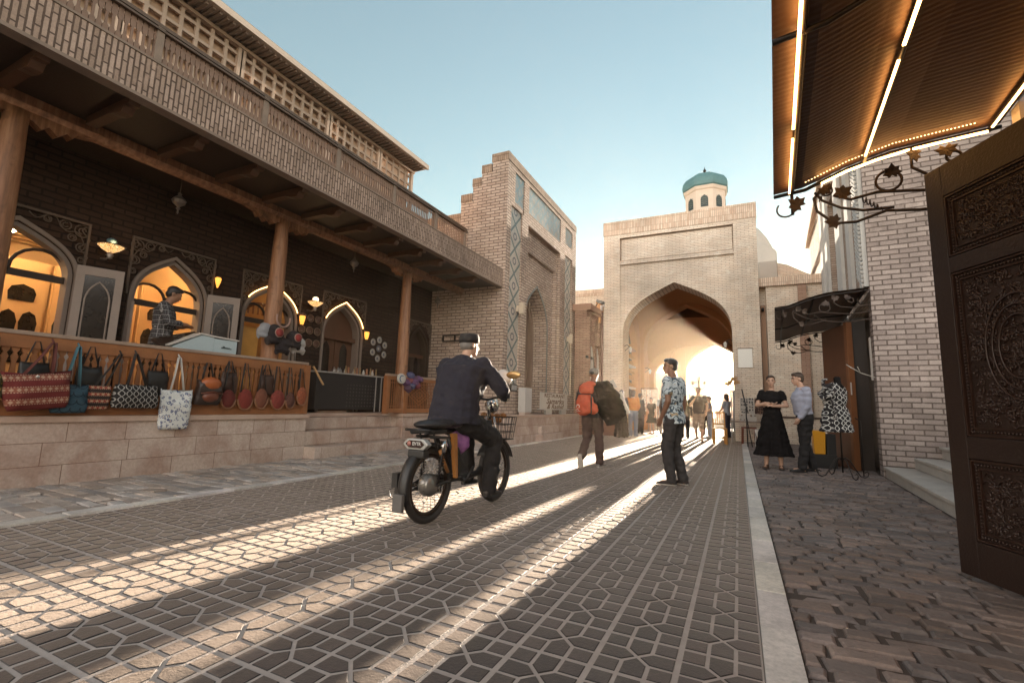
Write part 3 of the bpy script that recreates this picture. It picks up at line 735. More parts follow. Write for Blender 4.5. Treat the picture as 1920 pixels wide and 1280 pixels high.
def tower():
    t = thing('tiled_portal', 'tall brick portal with stepped side wall, blue tile panels and a pointed niche', 'portal', (XP, 14, .765))
    MP = lambda u, z, d: (XP-d, u, z)
    b = MB(); Y0, Y1, ZT = 11.1, 17.3, 8.0
    # front layer: frame around recess and tile panels (recessed 3-6 cm)
    D = .30
    def fr(y0, y1, z0, z1, d=0): b.box(XP-D, XP-d, y0, y1, z0, z1)
    fr(Y0, 11.38, .766, ZT); fr(11.38, 11.60, 6.75, ZT); fr(12.14, 12.60, .766, 6.75); fr(11.60, 12.14, 6.75, 6.92); fr(12.25, 12.60, 6.75, ZT); fr(11.60, 12.25, 7.84, ZT)
    fr(11.38, 12.14, .766, 1.45); fr(12.60, 15.50, 6.58, 6.98); fr(12.60, 15.50, 7.86, ZT); fr(15.50, 16.02, .766, ZT)
    fr(16.02, 16.85, 6.70, 7.14); fr(16.02, 16.85, 7.80, ZT); fr(16.85, Y1, .766, ZT); fr(16.02, 16.85, .766, 1.45)
    b.build('wall', M_brick, t)
    b = MB(); b.box(-6.21, XP-D-.001, Y0, 12.9, .766, ZT); b.box(-6.21, XP-D-.001, 15.1, Y1, .766, ZT); b.box(-6.21, XP-D-.001, 12.9, 15.1, 5.0, ZT); b.build('back_wall', M_brick, t)
    # stepped buttress
    b = MB(); b.box(-6.56, -6.211, Y0+.001, Y0+1.2, .766, 7.72); b.box(-6.85, -6.561, Y0+.001, Y0+1.2, .766, 7.36); b.box(-7.24, -6.851, Y0+.001, Y0+1.2, .766, 6.92); b.box(-8.6, -7.241, Y0+.001, Y0+1.2, .766, 6.36)
    b.build('stepped_wall', M_brick, t)
    b = MB()
    for (x0, x1, z, y1) in ((-6.24,XP+.015,8.003,Y1+.01), (-6.57,-6.24,7.723,12.3), (-6.87,-6.57,7.363,12.3), (-7.25,-6.87,6.923,12.3), (-8.61,-7.25,6.363,12.3)): b.box(x0, x1, Y0-.012, y1, z, z+.25)
    b.build('coping', M_brick_sold, t)
    for (y0, y1, z0, z1) in ((11.38, 12.14, 1.45, 6.75), (16.1, 16.77, 1.45, 6.70)):
        b = MB(); b.box(XP-.10, XP-.045, y0, y1, z0, z1); b.build('tile_strip', M_tstrip, t)
    b = MB(); b.box(XP-.10, XP-.05, 16.02, 16.1, 1.45, 6.7); b.box(XP-.10, XP-.05, 16.77, 16.85, 1.45, 6.7); b.build('strip_border', M_brick, t)
    for (y0, y1, z0, z1) in ((11.60, 12.25, 6.92, 7.84), (12.60, 15.50, 6.98, 7.86), (16.02, 16.85, 7.14, 7.80)):
        b = MB(); b.box(XP-.10, XP-.035, y0, y1, z0, z1); b.build('tile_panel', M_tpanel, t)
    # inner recess: band, then arch wall deeper
    b = MB(); arch_wall(b, lambda u, z, d: (XP-.26-d, u, z), 12.62, 15.48, .766, 5.86, 13.98, .98, 3.45, 4.93, .50)
    b.box(XP-.29, XP-.16, 12.60, 15.50, 5.86, 6.58); b.box(XP-.29, XP-.1, 12.6, 12.72, .766, 5.86); b.box(XP-.29, XP-.1, 15.38, 15.5, .766, 5.86)
    b.build('arch_wall', M_brick, t)
    b = MB(); arch_trim(b, lambda u, z, d: (XP-.26-d, u, z), 13.98, .98, 3.45, 4.93, .766, .06, -.02, .02); b.build('arch_border', mat('grey_glaze', (.17,.18,.175), .5), t)
    b = MB(); b.box(-6.9, -6.75, 12.7, 15.3, .766, 5.3); b.box(-6.749, -6.212, 12.7, 12.9, .766, 5.3); b.box(-6.749, -6.212, 15.1, 15.3, .766, 5.3); b.box(-6.749, -6.212, 12.9, 15.1, 5.05, 5.3); b.build('niche_back', mat('niche_plaster', (.25,.165,.12), .85, var=.2, nscale=2, world=True), t)
    b = MB(); arch_trim(b, lambda u, z, d: (XP-.72-d, u, z), 13.98, .72, 3.3, 4.5, .766, .06, -.04, .03); b.build('niche_rib', MATS['niche_plaster'], t)
    b = MB(); b.box(-6.74, -6.70, 13.2, 14.7, .766, 3.0); b.build('niche_door', M_wood_dk, t)
    return t
tower()
def wall_lamp(y, z, lab):
    t = thing('wall_lamp', lab, 'wall lamp', (XP+.0, y, z), 0, 'box lamps on the tiled portal')
    b = MB(); b.box(XP-.03, XP+.05, y-.06, y+.02, z-.10, z+.08); b.build('bracket', mat('beige_metal', (.55,.45,.34), .5), t)
    b = MB(); b.box(XP+.05, XP+.17, y-.04, y+.12, z-.17, z+.17); b.build('lamp_shade', MATS['beige_metal'], t, bevel=.01)
wall_lamp(12.0, 3.82, 'beige box lamp on the nearer tile strip of the portal'); wall_lamp(16.45, 3.55, 'beige box lamp on the farther tile strip of the portal')
def portal_bits():
    b = MB(); y0, y1, z0, z1 = -7.64, -6.80, 2.77, 2.97; Y = 11.08
    for x0, x1, a, c in ((y0, y1, z1-.03, z1), (y0, y1, z0, z0+.03), (y0, y0+.03, z0+.031, z1-.031), (y1-.03, y1, z0+.031, z1-.031), (-7.24, -7.21, z0+.031, z1-.031)): b.box(x0, x1, Y-.03, Y+.015, a, c)
    tag(b.build('sign_frame', M_iron), 'empty black double sign frame on the brick wall above the rider', 'frame')
    t = thing('meter_box', 'pale metal meter box standing on the terrace left of the restaurant sign', 'box', (-5.5, 12.2, .765))
    b = MB(); b.box(-5.62, -5.40, 12.02, 12.5, .84, 1.53); b.build('casing', mat('grey_metal', (.45,.43,.41), .45, var=.15), t, bevel=.01)
    b = MB(); b.box(-5.60, -5.42, 12.05, 12.47, .766, .84); b.build('plinth', M_stone, t)
    t = thing('small_plaque', 'small dark plaque on the nearer tile strip of the portal', 'plaque', (XP, 11.87, 1.5))
    b = MB(); b.box(XP-.04, XP+.02, 11.66, 12.08, 1.42, 1.62); b.build('plate', M_iron, t)
    b = MB(); b.box(XP+.02, XP+.024, 11.70, 12.04, 1.45, 1.59); b.build('face', mat('grey_face', (.3,.3,.3), .5), t)
    # restaurant sign
    t = thing('restaurant_sign', 'pale board with brown restaurant lettering on the terrace in front of the portal', 'sign', (-5.5, 14.9, .765))
    X = -5.52; b = MB(); b.box(X-.03, X, 13.45, 15.98, .95, 1.46); b.build('board', mat('sign_white', (.50,.46,.41), .6, var=.1), t)
    b = MB(); b.box(X-.05, X+.04, 13.3, 16.1, .91, .947); b.build('shelf', mat('pale_sill', (.45,.42,.38), .6), t)
    for y in (13.9, 15.3): b = MB(); b.box(X-.06, X+.02, y, y+.5, .766, .908); b.build('block', MATS['pale_sill'], t)
    rot = Matrix(((0,0,1),(1,0,0),(0,1,0))); m = mat('sign_brown', (.13,.065,.035), .7, bump=0)
    text('RESTAURANT', .165, m, t, (X+.002+5.5, 0-.02-.15, .6), rot, sx=1.9, bold=.004, name='lettering')
    text('Samarku', .25, m, t, (X+.002+5.5, -.15, .42), rot, sx=1.9, shear=.35, bold=.006, name='lettering')
    text('& Rashid', .23, m, t, (X+.002+5.5, -.15, .245), rot, sx=1.9, shear=.35, bold=.006, name='lettering')
portal_bits()

# ------------------------------------------------------------------ low wall linking portal and gate
def connector():
    X = -4.98
    t = thing('linking_wall', 'low recessed brick wall between the tiled portal and the pale gate', 'wall', (X, 18, 0))
    b = MB(); b.box(X-.6, X-.12, 16.9, 18.49, -.02, 4.72)
    for (y0, y1) in ((16.9, 17.02), (17.62, 17.86), (18.36, 18.49)): b.box(X-.119, X, y0, y1, -.02, 4.45)
    for (y0, y1) in ((17.02, 17.62), (17.86, 18.36)): b.box(X-.119, X-.02, y0, y1, 3.45, 3.95); b.box(X-.119, X-.01, y0, y1, -.02, .7)
    b.build('wall', brick('red_brick', (.40,.235,.165), (.31,.165,.11), (.17,.10,.07), .25, .066, .01), t)
    b = MB(); b.box(X-.7, X+.04, 16.9, 18.49, 4.723, 4.97); b.build('cornice', mat('red_render', (.36,.20,.135), .85, var=.15, world=True), t)
    for y in (17.32, 18.11):
        b = MB(); MC = lambda u, z, d: (X-.1-d, u, z); arch_trim(b, MC, y, .17, 2.6, 3.3, .8, .05, -.06, 0)
        w = b.build('window_frame', M_white, t)
        p = MB(); p.prism(arch_pts(y, .17, 2.6, 3.3, .8, 6), lambda u, z: (X-.105, u, z), lambda u, z: (X-.115, u, z)); p.build('pane', mat('pale_blind', (.50,.47,.44), .4), w)
    b = MB(); b.cyl((X+.06, 18.44, .0), (X+.06, 18.44, 4.9), .05, n=10); b.build('drainpipe', mat('rust_pipe', (.14,.06,.045), .5), t)
    # timber lamp post with arm
    q = thing('timber_bracket', 'dark brown right-angled timber post in front of the red linking wall', 'post', (-5.2, 17.2, .765))
    b = MB(); b.box(-5.1, -5.02, 17.6, 17.7, .0, 2.85); b.build('post', M_wood_dk, q)
    b = MB(); b.box(-5.095, -5.025, 16.75, 17.7, 2.853, 2.95); b.build('arm', M_wood_dk, q)
    f = thing('floodlight', 'grey floodlight on the cornice of the red linking wall', 'floodlight', (X+.1, 17.7, 4.97))
    b = MB(); b.obox((X+.22, 17.6, 5.14), (Vector((1,0,-.35)).normalized(), Vector((0,1,0)), Vector((.35,0,1)).normalized()), (.14,.16,.05)); b.build('housing', mat('lamp_grey', (.20,.20,.2), .5), f, bevel=.01)
    b = MB(); b.tube([(X+.02, 17.6, 4.98), (X+.1, 17.6, 5.1)], .02); b.build('bracket', M_iron, f)
    f = thing('security_camera', 'white security camera at the left corner of the pale gate', 'camera', (X+.1, 18.3, 5.0))
    b = MB(); b.cyl((X+.18, 18.2, 5.12), (X+.14, 18.42, 5.16), .05, n=12); b.build('body', M_white, f); b = MB(); b.box(X-.02, X+.08, 18.4, 18.48, 4.975, 5.2); b.build('mount', M_white, f)
connector()

# ------------------------------------------------------------------ pale brick gate with vaulted passage
def gate():
    t = thing('brick_gate', 'pale brick gateway with a wide pointed arch leading into a vaulted passage', 'gate', (-2.05, 18.5, 0))
    MG = lambda u, z, d: (u, 18.5+d, z)
    X0, X1, ZT = -4.88, .79, 8.15
    b = MB()
    b.box(X0, -4.21, 18.5, 20.2, -.02, ZT); b.box(.02, X1, 18.5, 20.2, -.02, ZT)
    b.box(-4.21, .02, 18.5, 18.66, 7.99, ZT); b.box(-4.209, .019, 18.525, 18.66, 6.86, 7.02)
    b.box(-4.209, .019, 18.665, 20.2, 5.97+.3, ZT)
    arch_wall(b, MG2 := (lambda u, z, d: (u, 18.60+d, z)), -4.209, .019, -.02, 6.86, -2.12, 1.995, 3.95, 5.97, 1.05)
    b.build('wall', M_brick_pale, t)
    b = MB(); b.box(X0-.02, X1+.02, 18.48, 20.2, ZT+.003, 8.73); b.build('parapet', M_brick_pale_s, t)
    b = MB(); b.box(-4.16, -.02, 18.60, 18.664, 7.06, 7.95); b.build('recessed_panel', M_brick_pale, t)
    # chambers: shells, vaults, inner arches
    def shell(x0, x1, y0, y1, zt, openings):
        w = MB()
        w.box(x0-.3, x0, y0, y1, -.02, zt) if not openings[0] else None
        w.box(x1, x1+.3, y0, y1, -.02, zt) if not openings[1] else None
        return w
    # chamber 1: Y 19.65..23.5
    x0, x1, y0, y1 = -4.32, .08, 19.65, 23.5
    b = MB(); ML1 = lambda u, z, d: (x0-d, u, z); MR1 = lambda u, z, d: (x1+d, u, z)
    arch_wall(b, ML1, y0, y1, -.02, 6.4, 21.45, 1.35, 3.5, 5.0, .35); arch_wall(b, MR1, y0, y1, -.02, 6.0, 21.55, 1.25, 3.3, 4.75, .35)
    arch_wall(b, lambda u, z, d: (u, y1+d, z), -6.3, 2.0, -.02, 7.0, -2.15, 2.0, 3.95, 6.1, .9)
    b.build('chamber_wall', M_vault, t)
    def vault(cx, cy, hx, hy, zs, za, pw=2.0, n=18, nm='vault'):
        v = MB(); vs = []; fs = []; Rm = math.hypot(hx, hy)
        for i in range(n+1):
            for j in range(n+1):
                x = -hx+2*hx*i/n; y = -hy+2*hy*j/n; r = min(1, math.hypot(x, y)/Rm); vs.append((cx+x, cy+y, zs+(za-zs)*(1-r**pw)**(1/1.7)))
        for i in range(n):
            for j in range(n): a = i*(n+1)+j; fs.append((a, a+1, a+n+2, a+n+1))
        v.add(vs, fs, 0, True); v.build(nm, M_vault, t)
    vault((x0+x1)/2, (y0+y1)/2, (x1-x0)/2, (y1-y0)/2, 3.95, 7.0)
    # ribs where the vault meets the arches
    b = MB(); arch_trim(b, lambda u, z, d: (u, y1+d, z), -2.15, 2.0, 3.95, 6.1, -.02, .22, -.05, .0); b.build('arch_rib', M_vault, t)
    # chamber 2: Y 24.4..35.5
    a0, a1, c0, c1 = -5.9, 1.7, 24.4, 35.4
    b = MB(); MLL = lambda u, z, d: (a0-d, u, z); MRR = lambda u, z, d: (a1+d, u, z)
    arch_wall(b, MLL, c0, 28.6, -.02, 7.0, 26.6, 1.0, 3.0, 4.4, .5); arch_wall(b, MLL, 28.6, 31.4, -.02, 7.0, 30, .8, 3.0, 4.4, .5); arch_wall(b, MLL, 31.4, c1, -.02, 7.0, 33.4, 1.0, 3.0, 4.4, .5)
    b.box(a0-.9, a0-.5, c0, c1, -.02, 7.0); b.box(a1, a1+.3, c0, c1, -.02, 7.0)
    b.box(a0-.9, x0-.351, 20.2, 23.5, -.02, .0); 
    b.box(x0-1.2, x0-1.0, y0, y1, -.02, 5.7); b.box(x1+1.0, x1+1.2, y0, y1, -.02, 5.7)
    MF = lambda u, z, d: (u, c1+d, z)
    arch_wall(b, MF, -3.31, a1+.3, -.02, 7.0, -1.35, 1.95, 3.6, 5.75, 1.0); arch_wall(b, MF, a0-.9, -3.315, -.02, 7.0, -4.7, .85, 3.2, 4.6, .8)  # left-hand opening added to let sun bounce into the hall
    b.build('hall_wall', M_vault, t)
    vault((a0+a1)/2, (c0+c1)/2, (a1-a0)/2, (c1-c0)/2, 4.2, 6.95, n=22, nm='dome_vault')
    b = MB(); arch_trim(b, lambda u, z, d: (u, c1+d, z), -1.35, 3.0, 4.2, 7.0, -.02, .14, -.14, .0)
    arch_trim(b, lambda u, z, d: (u, c1+d, z), -1.35, 1.95, 3.6, 5.75, -.02, .12, -.06, .0); b.build('arch_rib', M_vault, t)
    for k in range(3):   # shallow niches and ribs along the left wall
        b = MB(); arch_trim(b, MLL, (26.6, 30, 33.4)[k], (1., .8, 1.)[k], 3.0, 4.4, -.02, .16, -.10, 0); b.build('niche_rib', M_vault, t)
    b = MB(); b.box(a0, a0+.1, c0, c1, 4.35, 4.5); b.box(a0, a0+.08, c0, c1, 3.0-.0, 3.0+.0001) if 0 else None; b.build('cornice', M_vault, t)
    # outside of the passage and flat roofs
    b = MB(); b.box(-4.5, .4, 20.3, 23.9, 7.02, 7.15); b.build('roof_slab', M_brick_pale, t)
    b = MB(); b.box(-6.2, 1.9, 23.91, 36.4, 7.02, 7.15); b.build('roof_slab', M_brick_pale, t)
    # turret with turquoise cap
    cx, cy = -1.04, 21.3; n = 8
    b = MB(); rr = .86; b.lathe([(rr, 6.9), (rr, 10.45), (rr+.05, 10.5), (rr+.09, 10.62), (rr+.02, 10.66), (0.01, 10.68)], (cx, cy, 0), 8, smooth=False, ph=.5); tr = b.build('turret', mat('pale_render', (.72,.60,.50), .85, var=.12, world=True), t)
    pr = [(rr+.1, 10.62)]; 
    b = MB(); pr = [(rr+.06, 10.60), (rr+.13, 10.68), (rr+.14, 10.82), (rr+.10, 11.0), (rr-.02, 11.18), (rr-.26, 11.34), (.35, 11.44), (.05, 11.50), (.03, 11.52)]
    b.lathe(pr, (cx, cy, 0), 8, smooth=False, ph=.5); b.build('dome', mat('turquoise_glaze', (.11,.235,.24), .55, var=.45, nscale=5, bump=.6, bscale=22, col2=(.08,.15,.17), world=True), tr)
    b = MB(); b.lathe([(.02,11.5),(.02,11.6),(.07,11.66),(.07,11.7),(.02,11.76),(.01,11.86)], (cx, cy, 0), 10); b.build('finial', M_iron, tr)
    g = MB(); f = MB()
    for k in range(8):
        an = 2*math.pi*k/8; nx, ny = math.cos(an), math.sin(an); ap = rr*math.cos(math.pi/8)
        P = lambda u, z, d: (cx+nx*(ap+d)-ny*u, cy+ny*(ap+d)+nx*u, z)
        if ny > .5: continue
        w = MB(); w.prism(arch_pts(0, .15, 10.0, 10.22, 9.68, 6), lambda u, z: P(u, z, .004), lambda u, z: P(u, z, .015)); o = w.build('window', mat('dark_green_grille', (.035,.055,.055), .5), tr)
        w = MB()
        for q in range(5):
            for s_ in (-1, 1): w.bar(P(-.14, 9.75+q*.09 if s_ > 0 else 9.89+q*.07, .018), P(.14, 9.89+q*.07 if s_ > 0 else 9.75+q*.09, .018), .012, .006)
        w.build('grille', mat('grille_paint', (.25,.27,.24), .6), o)
        for (u0, u1, z0, z1) in ((-.27,-.24,9.6,10.38),(.24,.27,9.6,10.38),(-.27,.27,10.38,10.41)):
            f.prism([(u0,z0),(u1,z0),(u1,z1),(u0,z1)], lambda u, z: P(u, z, .0), lambda u, z: P(u, z, .012))
    f.build('moulding', MATS['pale_render'], tr)
gate()
def gate_bits():
    # marble plaque
    t = thing('white_plaque', 'white inscription board fixed to the right pier of the pale gate', 'plaque', (.27, 18.5, 2.6))
    b = MB(); b.box(.04, .50, 18.46, 18.497, 2.60, 3.27); b.build('board', mat('plaque_white', (.85,.82,.76), .4, var=.04, bump=0), t)
    b = MB(); b.box(.03, .52, 18.475, 18.499, 3.272, 3.31); b.build('edge', M_wood_gy, t)
    # wings either side
    t = thing('gate_wing_wall', 'pale brick side wall between the gate and the shops on the right, with reddish cap', 'wall', (1.8, 18.8, 0))
    b = MB(); b.box(.80, 1.02, 19.0, 19.2, -.02, 5.55); b.box(1.02, 2.9, 18.75, 19.2, -.02, 5.55); b.box(1.02, 2.9, 18.66, 18.75, -.02, .86); b.build('wall', M_brick_pale, t)
    b = MB(); b.box(.80, 2.9, 18.64, 19.2, 5.553, 5.86); b.build('cap', M_brick_pale_s, t)
    b = MB(); b.box(1.2, 2.9, 18.62, 18.749, .863, .93); b.build('ledge', mat('dark_ledge', (.12,.08,.06), .7), t)
    b = MB(); b.box(.83, .99, 18.9, 18.995, -.02, 4.9); b.build('recess_panel', M_plaster, t)
    b = MB(); b.box(2.0, 2.25, 18.6, 18.748, .94, 5.5); b.build('pilaster', brick('pinkish_brick', (.50,.33,.25), (.42,.26,.19), (.32,.2,.14), .25, .066, .01), t)
    b = MB(); b.cyl((.9, 18.86, 4.7), (.9, 18.75, 4.75), .05, n=10); b.cyl((.9,18.75,4.75),(.9,18.68,4.68),.04,n=8); tag(b.build('wall_camera', M_iron), 'small dark camera in the slot right of the pale gate', 'camera')
    t = thing('distant_wall', 'low pale wall with brick cap seen above the red linking wall left of the gate', 'wall', (-6, 20, 0))
    b = MB(); b.box(-8.5, -4.9, 20.36, 20.6, -.02, 6.1); b.build('wall', M_brick_pale, t); b = MB(); b.box(-8.5, -4.9, 20.33, 20.62, 6.103, 6.4); b.build('cap', M_brick_pale_s, t)
    # rear dome rising behind the right pier
    t = thing('rear_dome', 'grey plastered dome with stepped base rising behind the right side of the gate', 'dome', (-.6, 27, 8.3))
    m = mat('grey_dome_plaster', (.50,.46,.41), .85, var=.2, nscale=1.3, world=True)
    b = MB(); b.lathe([(2.75,7.15),(2.75,8.55),(2.62,8.6),(2.62,9.3),(2.5,9.35),(2.42,9.6),(2.2,10.1),(1.95,10.5),(1.62,10.8),(1.0,11.05),(.5,11.1),(.02,11.1)], (-.55, 27.2, 0), 32); b.build('dome', m, t)
    b = MB(); b.box(1.05, 1.80, 23.7, 24.3, 6.9, 7.95); b.build('pier', m, t, bevel=.03)
    b = MB(); b.prism([(1.81,6.9),(1.81,7.85),(2.2,7.72),(2.95,7.25),(3.4,7.1),(3.4,6.9)], lambda u, z: (u, 23.8, z), lambda u, z: (u, 24.2, z)); b.build('sloping_wall', M_brick_pale, t)
    # lanterns in the passage
    def lantern(lab, p, d):
        t = thing('lantern', lab, 'lantern', p, 0, 'wall lanterns in the passage'); x, y, z = p
        b = MB(); b.tube([(x, y, z), (x+d*.12, y, z+.03), (x+d*.22, y, z-.03), (x+d*.25, y, z-.08)], .016, 6); b.tube([(x+d*.02, y, z-.2), (x+d*.12, y, z-.12), (x+d*.2, y, z-.02)], .012, 6); b.build('bracket', M_iron, t)
        b = MB(); b.lathe([(.02,-.27),(.04,-.26),(.065,-.12),(.07,-.10),(.03,-.05),(.01,-.03)], (x+d*.25, y, z), 6, smooth=False); b.build('lamp_glass', mat('milky_glass', (.7,.66,.58), .2), t)
    lantern('iron lantern at the left jamb of the gate arch', (-4.12, 18.9, 3.55), 1); lantern('iron lantern inside the passage on the left pier of the inner arch', (-4.1, 23.4, 3.0), 1)
    lantern('iron lantern under the arch at the right jamb', (-.125, 18.95, 3.65), -1)
    # pink building in the glare beyond the far arch
    t = thing('far_house', 'pale pink house washed out in the glare beyond the far arch', 'house', (-5, 62, 0))
    mp = mat('pale_pink_render', (.62,.47,.38), .9, var=.08, world=True)
    b = MB(); b.box(-12, -3.2, 56, 66, -.02, 5.2); b.build('wall', mp, t)
    b = MB()
    for x in (-5.5,-4.2): b.box(x, x+.6, 55.98, 56.0-.001, 1.2, 2.8)
    b.build('window_opening', MATS['dark_glass'], t)
gate_bits()
b = MB(); b.box(.42, 10, 48, 60, -.02, 5.0); tag(b.build('far_house', MATS['pale_pink_render']), 'plain pale house on the right beyond the far arch, widened as a sun blocker, mostly hidden by the gate pier', 'house')  # extended leftwards to block a sun streak on the paving
b = MB(); b.box(-3.2, 1.5, 78, 84, -.02, 4.2); tag(b.build('far_house', MATS['pale_pink_render']), 'low pale house closing the street far beyond the arch', 'house')
# ------------------------------------------------------------------ right side (turned about 3.5 degrees from the street)
RE = Vector((.0619, .99808, 0)); RN = Vector((.99808, -.0619, 0))
def rp(t, s, z): return (RN.x*t+RE.x*s, RN.y*t+RE.y*s, z)
def rbox(b, t0, t1, s0, s1, z0, z1, mi=0):
    vs = [rp(t0,s0,z0),rp(t1,s0,z0),rp(t1,s1,z0),rp(t0,s1,z0),rp(t0,s0,z1),rp(t1,s0,z1),rp(t1,s1,z1),rp(t0,s1,z1)]
    return b.add(vs, [(0,3,2,1),(4,5,6,7),(0,1,5,4),(1,2,6,5),(2,3,7,6),(3,0,4,7)], mi)
def right_buildings():
    t = thing('brick_building', 'old brick building on the right with steps at its foot and pale fluted corner strips', 'building', rp(1.6, 10.45, 0))
    b = MB(); rbox(b, 1.6, 9, 10.45, 10.75, -.02, 9.5); b.build('end_wall', M_brick_grey, t)
    b = MB(); rbox(b, 1.601, 1.85, 12.5, 14.3, -.02, 8.4); rbox(b, 1.601, 1.85, 16.2, 24, -.02, 8.4); rbox(b, 1.95, 2.2, 14.3, 16.2, -.02, 8.4); rbox(b, 1.601, 1.95, 14.3, 16.2, 7.2, 8.4); rbox(b, 1.601, 1.85, 10.75, 12.5, 3.0, 8.4)
    rbox(b, 1.85, 9, 23.7, 24, -.02, 8.4)
    b.build('street_wall', brick('side_brick', (.50,.40,.33), (.38,.28,.22), (.24,.18,.14), .26, .07, .01), t)
    b = MB(); rbox(b, 1.45, 1.9, 16.5, 24, 8.4, 8.6); rbox(b, 1.5, 1.9, 10.76, 16.5, 8.4, 8.6); b.build('coping', M_brick_pale_s, t)
    M = mat('whitewashed_strip', (.55,.53,.50), .8, var=.15, bump=.4, bscale=50)
    for (s0, s1, z0, z1) in ((10.52, 11.05, 3.42, 8.39), (11.95, 12.45, 3.42, 8.39), (13.4, 14.3, .0, 8.39), (16.3, 16.9, .0, 8.39), (17.6, 18.4, .0, 8.39)):
        b = MB(); rbox(b, 1.53, 1.60, s0, s1, z0, z1)
        if s0 < 11:
            z = z0+.02
            while z < z1-.1:   # rope twist
                p = rp(1.515, s0+.02, z); q = rp(1.515, s1-.02, z+.30); b.bar(p, q, .045, .05, up=RN); z += .085
        b.build('pale_strip', M, t)
    b = MB(); rbox(b, 2.21, 2.3, 14.4, 16.1, .2, 7.2); b.build('recess_shutter', M_wood_dk, t)
    # door recess under the small awning
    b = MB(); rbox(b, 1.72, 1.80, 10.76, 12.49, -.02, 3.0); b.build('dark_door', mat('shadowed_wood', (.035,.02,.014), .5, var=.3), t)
    b = MB(); rbox(b, 1.38, 1.599, 11.22, 11.40, -.02, 2.95); b.build('door_jamb', M_wood_dk, t)
    b = MB(); rbox(b, 1.58, 1.72, 10.80, 10.86, 1.7, 2.5); b.build('pull_handle', M_white, t)
    q = thing('open_wood_door', 'reddish brown wooden door leaf standing open under the small awning', 'door', rp(1.29, 11.1, 0))
    A = Vector(rp(1.30, 11.12, 0)); B = Vector(rp(.97, 12.1, 0)); ax = (B-A).normalized(); n = Vector((-ax.y, ax.x, 0)); L = (B-A).length
    m = mat('red_brown_wood', (.12,.045,.02), .45, var=.3, nscale=3, bump=.15)
    b = MB(); b.obox((A+B)/2+Vector((0,0,1.42)), (ax, n, Vector((0,0,1))), (L/2, .03, 1.40)); b.build('leaf', m, q)
    b = MB(); b.obox(A+Vector((0,0,1.44))-ax*.0, (ax, n, Vector((0,0,1))), (.05, .05, 1.43)); 
    for z in (.12, .95, 2.75): b.obox((A+B)/2+Vector((0,0,z))-n*.035, (ax, n, Vector((0,0,1))), (L/2, .012, .09))
    b.build('stile', mat('orange_brown_wood', (.22,.085,.032), .45, var=.3, nscale=3, bump=.15), q)
    b = MB(); b.obox(A+Vector((-.02,-.055,1.55)), (ax, n, Vector((0,0,1))), (.03, .006, .12)); b.build('notice', M_white, q)
    w = MB(); w.tube([rp(1.58, 10.43, 1.72), rp(1.35, 10.3, 1.80), rp(1.2, 10.25, 1.9), rp(1.15, 10.3, 1.95)], .008, 5); w.tube([rp(1.35,10.3,1.80), rp(1.3,10.2,1.9)], .006, 5)
    tag(w.build('loose_wire', mat('pale_wire', (.5,.47,.42), .5)), 'stiff pale wire sticking out from the brick corner near the brown door', 'wire')
    # steps at the foot of the wall
    q = thing('stone_steps', 'worn grey steps rising to the right in front of the old brick wall', 'steps', rp(1.6, 9, 0))
    ms = mat('grey_step_stone', (.44,.40,.36), .7, var=.3, nscale=4, bump=.5, bscale=30, world=True)
    for k, (t0, z) in enumerate(((1.60,.17),(2.0,.36),(2.36,.56),(2.7,.75))):
        b = MB(); s = 4.45
        rbox(b, t0+.03, 6, 4.45, 10.447, -.02 if k == 0 else (.17,.36,.56)[k-1]+.003, z-.045)
        while s < 10.3:
            L = rnd.uniform(.22, .30); rbox(b, t0, 6 if k == 3 else (2.0,2.36,2.7)[k]+.1, s+.002, min(s+L, 10.447)-.002, z-.044, z+rnd.uniform(-.003,.003)); s += L
        b.build('step', ms, q, bevel=.008)
    # near building with the carved door and the big canopy
    t = thing('near_shop_building', 'brick shop building at the right edge of the picture lit orange under the canopy', 'building', rp(1.6, 2, 0))
    b = MB(); rbox(b, 1.6, 6, 3.4, 4.42, -.02, 4.5); rbox(b, 1.6, 6, -1.5, 2.3, -.02, 4.5); rbox(b, 1.6, 6, 2.3, 3.4, 2.85, 4.5); rbox(b, 2.0, 2.2, 2.3, 3.4, -.02, 2.85)
    b.build('wall', M_brick_grey, t)
    b = MB(); rbox(b, 1.56, 1.599, 4.30, 4.42, 2.6, 3.25); b.build('corner_trim', M_white, t)
right_buildings()
